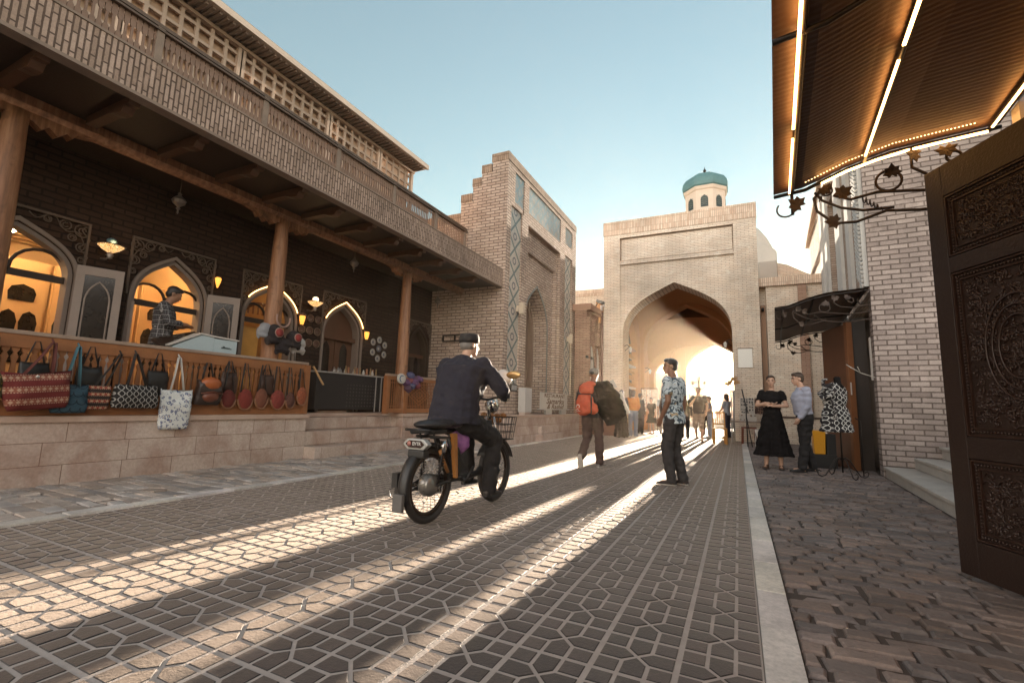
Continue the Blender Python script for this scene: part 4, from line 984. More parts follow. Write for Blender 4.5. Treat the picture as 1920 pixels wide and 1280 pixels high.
def carved_door():
    A = Vector((1.33, 4.24, 0)); B = Vector((1.74, 3.3, 0)); ax = (B-A).normalized(); n = Vector((ax.y, -ax.x, 0))
    if n.x > 0: n = -n        # n points towards the street / viewer
    t = thing('carved_door_leaf', 'tall dark carved wooden door leaf standing open at the right edge of the picture', 'door', (1.33, 4.24, 0))
    n = Vector((ax.y, -ax.x, 0)); 
    if (Vector((0,0,0))-A).dot(n) < 0: n = -n
    P = lambda u, z, d: A+ax*u+n*d+Vector((0,0,z))
    md = mat('carved_dark_wood', (.020,.009,.006), .45, var=.35, nscale=3, bump=.3, bscale=60, spec=.5)
    b = MB(); Z = Vector((0,0,1)); W = 1.03
    def rail(u0, u1, z0, z1, d=.03): b.obox(P((u0+u1)/2, (z0+z1)/2, 0), (ax, n, Z), ((u1-u0)/2, d, (z1-z0)/2))
    rail(-.02, .115, .04, 2.83); rail(W-.115, W, .04, 2.83); rail(.115, W-.115, .04, .27); rail(.115, W-.115, .79, .93); rail(.115, W-.115, 2.04, 2.15); rail(.115, W-.115, 2.60, 2.83)
    rail(.115, W-.115, .27, 2.6, .012)
    b.build('frame', md, t, bevel=.004)
    r = random.Random(4)
    for (z0, z1) in ((.27,.79),(.93,2.04),(2.15,2.60)):
        b = MB(); u0, u1 = .115, W-.115
        for ins, h, w in ((.012,.026,.010),(.06,.022,.008)):
            for (a, c, e, f) in ((u0+ins,z0+ins,u1-ins,z0+ins),(u0+ins,z1-ins,u1-ins,z1-ins),(u0+ins,z0+ins,u0+ins,z1-ins),(u1-ins,z0+ins,u1-ins,z1-ins)):
                b.bar(P(a,c,h-.006), P(e,f,h-.006), w, .02, up=n)
        k = 0; step = .022
        u = u0+.03
        while u < u1-.03:
            for z in (z0+.036, z1-.036): b.ell(P(u, z, .018), (.008,.008,.008), 6, m=4)
            u += step
        z = z0+.03
        while z < z1-.03:
            for uu in (u0+.036, u1-.036): b.ell(P(uu, z, .018), (.008,.008,.008), 6, m=4)
            z += step
        # arabesque: mirrored spirals with leaves
        cu_, cz = (u0+u1)/2, (z0+z1)/2; hw, hh = (u1-u0)/2-.085, (z1-z0)/2-.085
        N = int(150*(z1-z0)/.5)
        for q in range(N):
            au, az = r.uniform(0, hw), r.uniform(-hh, hh); R0 = r.uniform(.014, .036); tu = r.uniform(1.2, 2.6); ph = r.uniform(0, 6.28); sg0 = r.choice((-1, 1))
            for sg in (-1, 1):
                pts = []
                for i in range(9):
                    a = ph+sg0*tu*math.pi*i/8; rr = R0*(1-.085*i); du = au+rr*math.cos(a); dz = az+rr*math.sin(a)
                    if abs(dz) > hh+.02 or abs(du) > hw+.02: break
                    pts.append(P(cu_+sg*abs(du) if du > 0 else cu_+sg*du, cz+dz, .015+.004*math.sin(i)))
                if len(pts) > 3: b.tube(pts, [.0048*(1-.08*i) for i in range(len(pts))], 4, smooth=True)
                if q % 2 == 0: b.ell(P(cu_+sg*au, cz+az, .014), (.013,.006,.009), 6, m=4)
        if z1-z0 > 1:   # central medallion
            for k in range(3):
                s_ = 1-.2*k; pts = []
                for i in range(41):
                    a = 2*math.pi*i/40; rr = 1+.05*math.cos(2*a); pts.append(P(cu_+.20*s_*rr*math.cos(a), cz+.34*s_*rr*math.sin(a), .024))
                b.tube(pts, .006, 5)
        b.build('carved_panel', mat('carved_relief_wood', (.030,.012,.007), .42, var=.3, bump=.2), t)
carved_door()

# ------------------------------------------------------------------ canopies with wrought iron vines
def leaf(b, c, q, s=.045):
    """five lobed vine leaf, slightly cupped"""
    pts = []
    for k, (a, r) in enumerate(((-90,.3),(-60,.75),(-35,.6),(-10,1.),(15,.68),(40,.95),(62,.7),(90,1.15),(118,.7),(140,.95),(165,.68),(190,1.),(215,.6),(240,.75))):
        v = Vector((math.cos(R(a))*r*s, math.sin(R(a))*r*s, .15*s*r*r)); pts.append(Vector(c)+q @ v)
    n = len(pts); th = q @ Vector((0,0,.006)); o = [Vector(c)]+pts; o2 = [p+th for p in o]
    b.add(o+o2, [(0,i+1,(i+1) % n+1) for i in range(n)]+[(n+1,n+2+(i+1) % n,n+2+i) for i in range(n)]+[(i+1,n+2+i,n+2+(i+1) % n,(i+1) % n+1) for i in range(n)])
def spiral(c, r, a0, a1, n=16, k=.0, ax=None, az=None):
    return [Vector(c)+ax*(r*(1-k*i/n))*math.cos(a0+(a1-a0)*i/n)+az*(r*(1-k*i/n))*math.sin(a0+(a1-a0)*i/n) for i in range(n+1)]
def canopy(name, label, s0, s1, leds, zo, zi):
    t = thing(name, label, 'canopy', rp(1.6, (s0+s1)/2, 2.6))
    prof = [(.06,0.), (.3,.02), (.6,.13), (.9,.20), (1.2,.22), (1.56,.24)]; F = lambda u: zo+next((z0+(z1-z0)*(u-a)/(c-a) for (a, z0), (c, z1) in zip(prof[:-1], prof[1:]) if a <= u <= c+1e-6), .24)*(zi-zo)/.24
    us = [.06+1.5*i/14 for i in range(15)]; vs = []; b = MB(); n = 14; m = int((s1-s0)/(.022 if leds else .05)); S = [s0+(s1-s0)*j/m for j in range(m+1)]
    for i, u in enumerate(us):
        for j, q_ in enumerate(S): vs.append(rp(u, q_, F(u)+(.0009 if j % 2 else -.0007)))
    k_ = m+1; fs = [(i*k_+j, (i+1)*k_+j, (i+1)*k_+j+1, i*k_+j+1) for i in range(n) for j in range(m)]
    b.add(vs, fs); b.add([(x, y, z+.012) for x, y, z in vs], [f[::-1] for f in fs])
    b.build('roof_sheet', mat('brown_corrugated_sheet', (.14,.075,.045), .5, .35, var=.4, nscale=4, bump=.25, bscale=25), t)
    b = MB()
    for s in (s0+.03, (s0+s1)/2, s1-.03): b.tube([rp(u, s, F(u)-.035) for u in (.06,.3,.6,.9,1.2,1.56)], .016, 6)
    for u in (.2, .72, 1.5): b.tube([rp(u, s0, F(u)-.03), rp(u, s1, F(u)-.03)], .018, 6)
    b.build('iron_frame', M_iron, t)
    if leds:
        E = emis('led_strip_glow', (1, .50, .15), 7.*.9)
        for (p, q) in (((.19, .9), (.19, s1-.08)), ((.72, .9), (.72, s1-.2)), ((1.5, .9), (1.5, s1-.1))):
            sg = MB(); s = p[1]; gap = {.19: 3.55, .72: 3.2, 1.5: 3.9}[p[0]]
            sg.bar(rp(p[0]-.01, s, F(p[0])-.055), rp(p[0]-.01, gap-.09, F(p[0])-.055), .016, .010); sg.bar(rp(p[0]-.01, gap+.04, F(p[0])-.055), rp(p[0]-.01, q[1], F(p[0])-.055), .014, .008)
            sg.build('led_strip', E, t)
        sg = MB(); us2 = [.42,.6,.8,1.0,1.2,1.48]
        for a, c in zip(us2[:-1], us2[1:]): sg.bar(rp(a, s1-.05, F(a)-.058), rp(c, s1-.05, F(c)-.058), .016, .010, up=RE)
        sg.build('led_strip', E, t)
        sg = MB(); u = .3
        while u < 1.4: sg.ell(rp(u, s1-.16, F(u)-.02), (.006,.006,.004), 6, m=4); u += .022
        sg.build('led_reflection_row', emis('led_reflection_glow', (1,.6,.25), 2), t)  # glowing dots stand in for the strip's reflection in the sheet
    def vine(s, sg, seed, lit):
        q = thing('iron_vine_bracket', lit, 'bracket', rp(1.5, s, zo-.2), 0, 'wrought iron vine brackets')
        ax, az = RN, Vector((0,0,1)); O = lambda u, z: Vector(rp(u, s, z))
        qq = ax.cross(az); rot = Matrix((ax, az, qq)).transposed().to_quaternion()
        b = MB(); z = zo
        b.tube([O(1.55, z-.30), O(1.3, z-.34), O(1.05, z-.33), O(.85, z-.30), O(.65, z-.36), O(.5, z-.35), O(.38, z-.22), O(.36, z-.10), O(.44, z-.03)], .012, 6)
        b.tube([O(1.55, z-.17), O(1.25, z-.2), O(1.0, z-.16), O(.8, z-.13), O(.62, z-.16), O(.5, z-.1)], .012, 6)
        b.tube([O(.9, z-.28), O(.7, z-.27), O(.55, z-.22), O(.42, z-.13), O(.37, z-.05)], .011, 6)
        b.tube([O(1.55, z-.04), O(1.3, z-.08), O(1.12, z-.05), O(1.03, z+.03), O(1.03, z+.12)], .012, 6)
        b.tube(spiral(O(.88, z-.05), .09, R(60), R(400), 18, .1, ax, az), .011, 6)
        b.tube(spiral(O(1.28, z+.06), .055, R(-90), R(300), 18, .4, ax, az), .011, 6)
        b.tube(spiral(O(.46, z-.05), .05, R(90), R(420), 16, .3, ax, az), .007, 6)
        b.tube([O(.20, zo+.02), O(.20, z-.22)], .014, 6); b.tube(spiral(O(.15, z-.16), .07, R(30), R(-220), 12, 0, ax, az), .008, 6)
        for (u0, z0, dx, dz) in ((.50, z+.0, -.10, -.12), (.70, z-.17, .13, -.12), (1.38, z+.06, .05, -.1)):   # coiled tendrils
            pts = []
            for i in range(37): a = i*.95; pts.append(O(u0+dx*i/36, z0+dz*i/36)+(az*math.cos(a)+RE*math.sin(a))*.03*(1-.5*i/36)); 
            b.tube(pts, .0055, 4)
        b.build('stem', mat('rusty_iron', (.06,.04,.03), .4, .5, var=.4, bump=.2), q)
        rl = random.Random(seed)
        for (u, zz) in ((.50,z-.34),(.44,z-.04),(.90,z+.01),(1.05,z+.13),(.56,z-.10),(.24,z-.14),(1.24,z+.12)):
            b = MB(); rq = rot @ Quaternion((0,0,1), rl.uniform(0, 6.28)) @ Quaternion((1,0,0), rl.uniform(-.5,.5)); leaf(b, O(u, zz)-RE*.012, rq, rl.uniform(.062,.082)); b.build('leaf', MATS['rusty_iron'], q)
    return t, vine
t1, v1 = canopy('led_canopy', 'large brown corrugated canopy with orange light strips overhanging the upper right corner', .5, 4.62, True, 3.0, 3.26)
v1(4.60, 1, 3, 'iron vine bracket with leaves under the far end of the large lit canopy')
t2, v2 = canopy('small_awning', 'dark unlit corrugated awning over the brown door farther along the right side', 10.3, 15.3, False, 3.08, 3.34)
v2(10.34, 1, 8, 'iron vine bracket under the nearer end of the dark awning'); v2(15.26, 1, 12, 'iron vine bracket under the farther end of the dark awning')
def remeshed(mb, name, m, parent, vox, wr=0., wseed=0, smooth=2, keep=None):
    me = bpy.data.meshes.new('tmp'); me.from_pydata(mb.v, [], mb.f); o = bpy.data.objects.new('tmp', me); COL.objects.link(o)
    r = o.modifiers.new('r', 'REMESH'); r.mode = 'VOXEL'; r.voxel_size = vox; r.use_smooth_shade = True
    s = o.modifiers.new('s', 'SMOOTH'); s.factor = .5; s.iterations = smooth
    dg = bpy.context.evaluated_depsgraph_get(); nm = bpy.data.meshes.new_from_object(o.evaluated_get(dg))
    bpy.data.objects.remove(o); bpy.data.meshes.remove(me); nm.name = name
    if wr:
        off = Vector((wseed*3.1, wseed*1.7, 0))
        cs = [(v.co.copy(), v.normal.copy()) for v in nm.vertices]
        for v, (c, n_) in zip(nm.vertices, cs):
            a = noise.noise(Vector((c.x*7, c.y*7, c.z*16))+off)+.6*noise.noise(Vector((c.x*17+c.z*9, c.y*17, c.z*11))+off)
            v.co = c+n_*wr*(a*1.5-.4*abs(a))
    for p in nm.polygons: p.use_smooth = True
    nm.materials.clear(); nm.materials.append(m); nm.update()
    ob = bpy.data.objects.new(name, nm); COL.objects.link(ob); ob.parent = parent; return ob
# ------------------------------------------------------------------ hanging bags on the railing
def patmat(name, kind, base, c2, c3=(.5,.45,.4), sc_=1.0):
    t = NT(name); o = t.sep(t.obj()); u, v = o[1], o[2]
    if kind == 'ogee':
        P = .13*sc_; a = t.math('SINE', t.math('MULTIPLY', v, 2*math.pi/P)); 
        k = t.math('ADD', t.math('MULTIPLY', u, 2/P), t.math('MULTIPLY', a, .38)); k2 = t.math('SUBTRACT', t.math('MULTIPLY', u, 2/P), t.math('MULTIPLY', a, .38))
        d = t.math('MINIMUM', t.math('ABSOLUTE', t.math('SUBTRACT', t.math('FRACT', k), .5)), t.math('ABSOLUTE', t.math('SUBTRACT', t.math('FRACT', t.math('ADD', k2, .0)), .5)))
        c = t.mix(t.math('LESS_THAN', d, .075), base, c2)
    elif kind == 'scale':
        P = .09*sc_; row = t.math('FLOOR', t.math('DIVIDE', v, P)); sh = t.math('MULTIPLY', t.math('MODULO', t.math('ABSOLUTE', row), 2.), .5)
        x = t.math('SUBTRACT', t.math('FRACT', t.math('ADD', t.math('DIVIDE', u, P), sh)), .5); y = t.math('FRACT', t.math('DIVIDE', v, P))
        d = t.math('SQRT', t.math('ADD', t.math('MULTIPLY', x, x), t.math('POWER', t.math('SUBTRACT', y, .9), 2.)))
        c = t.mix(t.math('LESS_THAN', t.math('ABSOLUTE', t.math('SUBTRACT', d, .5)), .05), base, c2)
    elif kind == 'stripe':
        y = t.math('FRACT', t.math('DIVIDE', v, .16*sc_)); c = t.mix(t.math('LESS_THAN', t.math('ABSOLUTE', t.math('SUBTRACT', y, .5)), .18), base, c2)
        z = t.math('LESS_THAN', t.math('ABSOLUTE', t.math('SUBTRACT', t.math('ABSOLUTE', t.math('SUBTRACT', y, .5)), .22)), .03)
        dsh = t.math('GREATER_THAN', t.math('FRACT', t.math('DIVIDE', u, .02)), .4); c = t.mix(t.math('MULTIPLY', z, dsh), c, c3)
        a = t.math('ABSOLUTE', t.math('SUBTRACT', t.math('FRACT', t.math('DIVIDE', u, .05)), .5)); b = t.math('MULTIPLY', t.math('ABSOLUTE', t.math('SUBTRACT', y, .5)), 2.6)
        c = t.mix(t.math('LESS_THAN', t.math('ADD', a, b), .38), c, c3)
    elif kind == 'floral':
        vo = t.new('ShaderNodeTexVoronoi'); t.put(vo.inputs['Vector'], t.obj()); vo.inputs['Scale'].default_value = 15/sc_
        r = t.ramp(vo.outputs['Distance'], [(.0, 0.), (.18, 0.), (.2, 1.), (.3, 1.), (.32, 0.)]); r.node.color_ramp.interpolation = 'CONSTANT'
        c = t.mix(r, base, c2); r2 = t.math('LESS_THAN', vo.outputs['Distance'], .11); c = t.mix(r2, c, c3)
        n = t.noise(t.obj(), 28/sc_, 2, .5); c = t.mix(t.math('MULTIPLY', t.math('GREATER_THAN', n, .6), .8), c, c2)
    elif kind == 'check':
        a = t.math('LESS_THAN', t.math('FRACT', t.math('DIVIDE', t.math('ADD', o[0], u), .055*sc_)), .35); b = t.math('LESS_THAN', t.math('FRACT', t.math('DIVIDE', v, .055*sc_)), .35)
        th = t.math('LESS_THAN', t.math('FRACT', t.math('DIVIDE', t.math('SUBTRACT', u, o[0]), .11*sc_)), .09); tv = t.math('LESS_THAN', t.math('FRACT', t.math('DIVIDE', v, .11*sc_)), .09)
        c = t.mix(t.math('MULTIPLY', t.math('ADD', a, b), .28), base, c2); c = t.mix(t.math('MULTIPLY', t.math('MAXIMUM', th, tv), .85), c, c3)
    elif kind == 'leafy':
        w = t.new('ShaderNodeTexWave', wave_type='BANDS'); w.bands_direction = 'DIAGONAL'; t.put(w.inputs['Vector'], t.obj()); w.inputs['Scale'].default_value = 5.; w.inputs['Distortion'].default_value = 16; w.inputs['Detail'].default_value = 2; w.inputs['Detail Scale'].default_value = 1.6
        m_ = t.math('GREATER_THAN', w.outputs['Fac'], .74); c = t.mix(m_, base, c2); c = t.mix(t.math('GREATER_THAN', t.noise(t.obj(), 12, 1, .5), .66), c, c3)
    f = t.noise(t.obj(), 90, 2, .6); c = t.mix(1., c, t.ramp(f, [(.2, .75), (.8, 1.2)]), 'MULTIPLY')
    return t.fin(c, .85, 0, t.bump(t.noise(t.obj(), 14, 3, .6), .35, .02), .3)
def soft_bag(b, w, h, d, taper=0., n=30, m=16, round_=.35):
    """soft creased body hanging from its top edge, origin at top centre; w along y"""
    vs = []; fs = []; sd_ = w*37+h*11
    for i in range(m+1):
        v = i/m
        dd = d*(.18+.82*math.sin(math.pi*(.08+.86*v))**.7)
        ww = w*(1-taper*(1-v))*(1-round_*max(0, v-.75)*4*max(0, v-.75)*4*.25)
        for k in range(n):
            a = 2*math.pi*k/n; cx, cy = math.cos(a), math.sin(a)
            sx = math.copysign(abs(cx)**.7, cx); sy = math.copysign(abs(cy)**.35, cy)
            p = Vector((dd/2*sx, ww/2*sy, -h*v-(.10*h*(1-cy*cy)*(1-v)**3)))
            q = Vector((p.x*6+sd_, p.y*9, p.z*7)); w_ = noise.noise(q)*.10+noise.noise(q*2.3)*.05
            f = (.35+.65*math.sin(math.pi*min(1, v+.15)))*min(w, h)
            p.x += w_*f*1.1*(1 if cx > -.2 else .4); p.y += noise.noise(q+Vector((7,3,1)))*.05*f; p.z += noise.noise(q+Vector((1,9,4)))*.05*f
            vs.append(p)
    for i in range(m):
        for k in range(n): k2 = (k+1) % n; fs.append((i*n+k, i*n+k2, (i+1)*n+k2, (i+1)*n+k))
    fs.append(tuple(range(n-1, -1, -1))); fs.append(tuple(m*n+k for k in range(n)))
    b.add(vs, fs, 0, True)
def bag(lab, y0, y1, z0, z1, m, ms, apex, d=.13, taper=-.1, rot=0., strapw=.03, button=None, group='bags hanging on the carved railing'):
    yc = (y0+y1)/2; x = -6.93+d/2
    t = thing('bag', lab, 'bag', (x, yc, z1), 0, group)
    b = MB(); soft_bag(b, y1-y0, z1-z0, d, taper); o = b.build('body', m, t, local=True)
    b = MB(); ya, za = apex
    for sx in (-1, 1):
        for sg in (-1, 1):
            p0 = Vector((sx*d*.12, sg*(y1-y0)*.22, -.03)); p1 = Vector((-.02+sx*.012, ya-yc+sg*.012, za-z1))
            b.tube([p0, p0.lerp(p1, .5)+Vector((.01,0,-.01)), p1], strapw/2, 6, flat=.25)
    b.tube([( .0, ya-yc, za-z1-.01), (-.06, ya-yc, za-z1+.04)], .01, 5)
    b.build('strap', ms, t, local=True)
    if button: b = MB(); b.ell((d*.36, button*(y1-y0), -.06), (.006,.018,.018), 8); b.build('button', M_chrome, t, local=True)
    t.rotation_euler = (rot, 0, 0)
    return t
c_red = patmat('red_embroidery', 'stripe', (.12,.018,.016), (.21,.07,.045), (.36,.23,.16), .8); s_red = mat('maroon_strap', (.10,.025,.02), .8)
s_teal = mat('teal_strap', (.06,.16,.20), .8); s_blk = mat('black_strap', (.018,.015,.015), .8); s_wht = mat('white_strap', (.55,.53,.50), .8)
bag('large red embroidered tote bag with woven bands, leftmost big bag on the railing', 2.04, 2.54, .84, 1.25, c_red, s_red, (2.42, 1.56), .22, -.12, .10, .05, -.05)
bag('teal tote bag with scale pattern and blue straps', 2.44, 2.77, .80, 1.13, patmat('teal_scale_cloth', 'scale', (.030,.062,.085), (.012,.02,.028)), s_teal, (2.63, 1.56), .14, .1, 0, .05)
bag('small red and black striped bag between the teal bag and the black patterned one', 2.76, 2.98, .84, 1.14, patmat('striped_wool', 'stripe', (.028,.016,.014), (.24,.045,.03), (.40,.27,.17), .5), s_blk, (3.05, 1.52), .12, 0)
bag('black bag with white ogee lattice pattern', 2.99, 3.50, .86, 1.15, patmat('ogee_cloth', 'ogee', (.014,.012,.012), (.30,.28,.26), sc_=1.15), s_blk, (3.2, 1.54), .17, .12, 0, .04, 0.)
bag('white cotton tote bag with blue folk embroidery hanging below the others', 3.55, 3.93, .58, 1.12, patmat('folk_cotton', 'floral', (.62,.62,.60), (.07,.09,.20), (.38,.22,.12), 1.), s_wht, (3.73, 1.55), .10, -.06, 0, .028)
t = thing('bag', 'orange and black leather backpack on the carved railing', 'bag', (-6.86, 4.14, 1.27), 0, 'bags hanging on the carved railing')
b = MB(); soft_bag(b, .36, .36, .19, .1); b.build('body', mat('black_leather', (.03,.018,.015), .4), t, local=True)
b = MB(); b.ell((.05, 0, -.06), (.075,.15,.10), 14); b.build('flap', mat('orange_leather', (.36,.095,.025), .38), t, local=True)
b = MB(); b.ell((.07, 0, -.24), (.06,.12,.085), 12); b.tube([(.10,-.15,-.2),(.13,0,-.17),(.10,.15,-.2)], .01, 6); b.build('pocket', mat('brown_leather', (.14,.04,.02), .38), t, local=True)
b = MB(); b.tube([(-.03,-.08,-.02),(-.05,-.03,.24),(-.05,.03,.24),(-.03,.08,-.02)], .012, 6); b.build('strap', s_blk, t, local=True)
for k, (y0, y1, z0, z1, ap, lab, c) in enumerate((
    (4.36,4.58,.86,1.14,4.47,'round dark red pouch bag right beside the orange backpack', (.13,.025,.02)),
    (4.62,4.86,.84,1.16,4.72,'round red beaded pouch bag, second to the right of the backpack', (.20,.035,.025)),
    (4.90,5.12,.86,1.18,5.02,'round pouch bag with tan border in the middle of the pouch row', (.17,.06,.035)),
    (5.18,5.44,.85,1.17,5.28,'round red pouch bag with dark straps left of the two narrow ones', (.21,.04,.03)),
    (5.46,5.64,.86,1.14,5.52,'narrow dark brown pouch bag next to last before the railing post', (.10,.04,.03)),
    (5.68,5.88,.92,1.24,5.75,'rust coloured drop shaped leather bag at the railing post', (.26,.075,.035)))):
    t = thing('bag', lab, 'bag', (-6.9, (y0+y1)/2, z1), 0, 'bags hanging on the carved railing'); w = (y1-y0)/2; h = (z1-z0)/2
    b = MB(); b.ell((.0, 0, -h), (.05, w, h), 16, m=10); b.build('body', patmat('beaded_%d' % k if 0 else 'beaded_cloth_'+'abcdef'[k], 'floral', c, tuple(x*.35 for x in c), (.40,.22,.13), .45), t, local=True)
    b = MB(); b.tube([(.012, w*math.cos(a), -h+h*math.sin(a)) for a in [R(q*15+180) for q in range(13)]], .014, 6); b.build('border', mat('tan_leather', (.24,.10,.045), .45), t, local=True)
    b = MB()
    for sg in (-1, 1): b.tube([(0, sg*w*.7, -h*.5), (-.02, (ap-(y0+y1)/2)+sg*.02, 1.56-z1)], .014, 5, flat=.35)
    b.build('strap', s_blk, t, local=True)
bag('dark green and gold bag partly cut off at the left edge', 1.72, 2.05, .90, 1.22, patmat('gold_green_cloth', 'floral', (.05,.05,.02), (.30,.18,.05), (.1,.15,.05)), s_blk, (1.95, 1.58), .14, 0)

for k, (y0, y1, lab) in enumerate(((2.16,2.44,'black leather shoulder bag hanging behind the large red tote'),(2.66,2.92,'black cloth bag hanging between the teal bag and the striped one'),(3.38,3.66,'black leather bag partly hidden behind the white cotton tote'),(4.36,4.62,'dark brown bag high up behind the first red pouch'),(4.98,5.26,'dark brown bag high up behind the middle pouches'))):
    b = MB(); soft_bag(b, y1-y0, .34, .07, .15); t = thing('bag', lab, 'bag', (-6.955, (y0+y1)/2, 1.36 if k < 3 else 1.42), 0, 'bags hanging on the carved railing'); b.build('body', mat('dark_leather_'+'ab'[k > 2], ((.016,.013,.012),(.05,.022,.014))[k > 2], .5), t, local=True)
    b = MB(); b.tube([(0,-.08,-.03),(-.02,-.02,.22 if k < 3 else .16),(-.02,.02,.22 if k < 3 else .16),(0,.08,-.03)], .013, 6, flat=.4); b.build('strap', s_blk, t, local=True)
# ------------------------------------------------------------------ veranda goods
def veranda():
    # striped garment at the left edge
    b = MB(); soft_bag(b, .16, .5, .05, 0); o = b.build('hanging_scarf', patmat('striped_scarf', 'stripe', (.35,.07,.05), (.4,.4,.42), (.1,.12,.25), .35), None, loc=(-7.3, 1.99, 2.95)); tag(o, 'striped red and white scarf hanging at the left edge beside the log column', 'scarf')
    # white display case on the handrail
    t = thing('display_case', 'pale blue display box with a sloping side standing behind the railing', 'case', (-7.25, 4.25, 1.5))
    b = MB(); b.prism([(3.70,1.60),(4.30,1.60),(4.30,1.915),(4.12,1.93),(3.74,1.72)], lambda u, z: (-7.12, u, z), lambda u, z: (-7.5, u, z)); b.box(-7.5, -7.12, 4.302, 4.66, 1.60, 1.90); b.build('casing', mat('pale_blue_laminate', (.42,.50,.53), .4, var=.06, bump=0), t)
    b = MB(); b.prism([(3.68,1.715),(4.10,1.935),(4.30,1.918),(4.68,1.903),(4.68,1.922),(4.30,1.94),(4.10,1.957),(3.67,1.735)], lambda u, z: (-7.10, u, z), lambda u, z: (-7.52, u, z)); b.build('lid', M_white, t)
    b = MB(); b.box(-7.116, -7.112, 4.42, 4.55, 1.765, 1.785); b.box(-7.116, -7.112, 4.44, 4.47, 1.775, 1.80); b.box(-7.116,-7.112,4.56,4.575,1.76,1.775); b.build('label_mark', mat('dark_teal_ink', (.04,.07,.08), .6, bump=0), t)
    # instrument case leaning
    t = thing('tray_of_trinkets', 'long dark tilted tray in front of the man in the checked shirt', 'tray', (-7.3, 3.9, 1.72))
    ax = Vector((0, .93, .30)).normalized(); n = Vector((.45,-.2,.85)).normalized(); w = ax.cross(n)
    b = MB(); b.obox((-7.28, 3.88, 1.84), (ax, w.normalized(), w.cross(ax).normalized()), (.30, .11, .025)); b.build('tray', M_wood_dk, t, bevel=.01)
    b = MB(); r = random.Random(2)
    for k in range(22): b.obox(Vector((-7.28, 3.88, 1.868))+ax*r.uniform(-.27,.27)+w.normalized()*r.uniform(-.08,.08), (ax, w.normalized(), w.cross(ax).normalized()), (.02,.012,.01))
    b.build('trinket_row', mat('dull_silver', (.25,.22,.2), .35, .8), t)
    # counter with dark cloth, silverware and figurines
    t = thing('covered_table', 'long table under a black patterned cloth behind the steps', 'table', (-7.85, 7.7, .765))
    b = MB(); b.box(-8.05, -7.62, 6.7, 8.62, .83, 1.58); b.build('tablecloth', mat('black_cloth', (.022,.018,.017), .85), t, bevel=.01)
    b = MB(); b.box(-8.07, -7.59, 6.66, 8.66, 1.583, 1.61); b.build('tabletop', mat('pale_metal_edge', (.34,.31,.29), .4), t)
    b = MB()
    for y in (8.40, 8.58): b.box(-7.615, -7.595, y, y+.02, .766, 1.58)
    b.build('leg', MATS['pale_metal_edge'], t)
    b = MB(); r = random.Random(6)
    for i in range(11):
        for j in range(7):
            y = 7.55+i*.09; z = 1.36-j*.075; b.prism([(y, z-.018),(y+.022, z),(y, z+.018),(y-.022, z)], lambda u, z: (-7.612, u, z), lambda u, z: (-7.618, u, z))
    b.build('cloth_motif', mat('dim_grey_thread', (.07,.06,.055), .8), t)
    r = random.Random(11)
    mm = [mat('dull_brass', (.30,.20,.10), .35, .8), mat('white_china', (.5,.47,.43), .3), mat('terracotta', (.33,.15,.08), .7), mat('dull_silver', (.25,.22,.2), .35, .8)]
    kinds = []
    for k in range(4):
        b = MB(); s = .8+.25*k
        if k == 0: b.lathe([(.03,0),(.035,.01),(.012,.03),(.022,.07),(.012,.12),(.02,.14),(.004,.17)], (0,0,0), 10)
        if k == 1: b.lathe([(.02,0),(.032,.02),(.03,.06),(.014,.085),(.018,.10),(.002,.12)], (0,0,0), 10)
        if k == 2: b.lathe([(.03,0),(.03,.05),(.02,.09),(.026,.12),(.02,.145),(.002,.15)], (0,0,0), 8)
        if k == 3: b.lathe([(.05,0),(.055,.02),(.045,.06),(.01,.10),(.012,.115),(.002,.12)], (0,0,0), 12)
        kinds.append(b)
    y = 7.25; k = 0; first = {}
    words = ('small brass candlestick figure', 'small white china figurine', 'small terracotta figurine', 'squat dull silver pot')
    while y < 8.6:
        kk = (3 if y < 7.5 else k % 3)
        if kk not in first: o = kinds[kk].build(('candlestick','figurine','figurine','pot')[kk], mm[kk], None); first[kk] = o
        else: o = first[kk].copy(); COL.objects.link(o)
        o.location = (-7.72+r.uniform(-.08,.05), y, 1.612); o.rotation_euler = (0,0,r.uniform(0,6)); tag(o, words[kk]+', number '+('one','two','three','four','five','six','seven','eight','nine','ten','eleven','twelve','thirteen','fourteen','fifteen','sixteen','seventeen','eighteen','nineteen','twenty')[k]+' from the bowls in the row on the covered table', ('candlestick','figurine','figurine','pot')[kk], 'trinkets on the covered table')
        y += r.uniform(.06, .11); k += 1
    for i, (y, z, s) in enumerate(((6.82,1.613,.13),(6.98,1.613,.10),(7.10,1.613,.08))):
        b = MB(); b.lathe([(s*.3,0),(s*.9,s*.25),(s,s*.5),(s*.8,s*.8),(s*.3,s),(s*.1,s*1.05)], (0,0,0), 16); o = b.build('metal_bowl', mat('polished_tin', (.5,.47,.44), .25, .9), None, loc=(-7.72, y, z)); tag(o, ('largest shiny metal bowl at the left end of the covered table','middle shiny metal bowl on the covered table','smallest shiny metal bowl on the covered table')[i], 'bowl')
    # seven white wall plates in a ring
    m = mat('glazed_white', (.42,.40,.37), .3); m2 = mat('plate_blue', (.12,.13,.17), .3)
    P = [(8.95,2.55,'topmost'),(8.73,2.47,'upper left'),(9.15,2.44,'upper right'),(8.94,2.33,'central bluish'),(8.73,2.22,'lower left'),(9.14,2.20,'lower right'),(8.92,2.08,'lowest')]
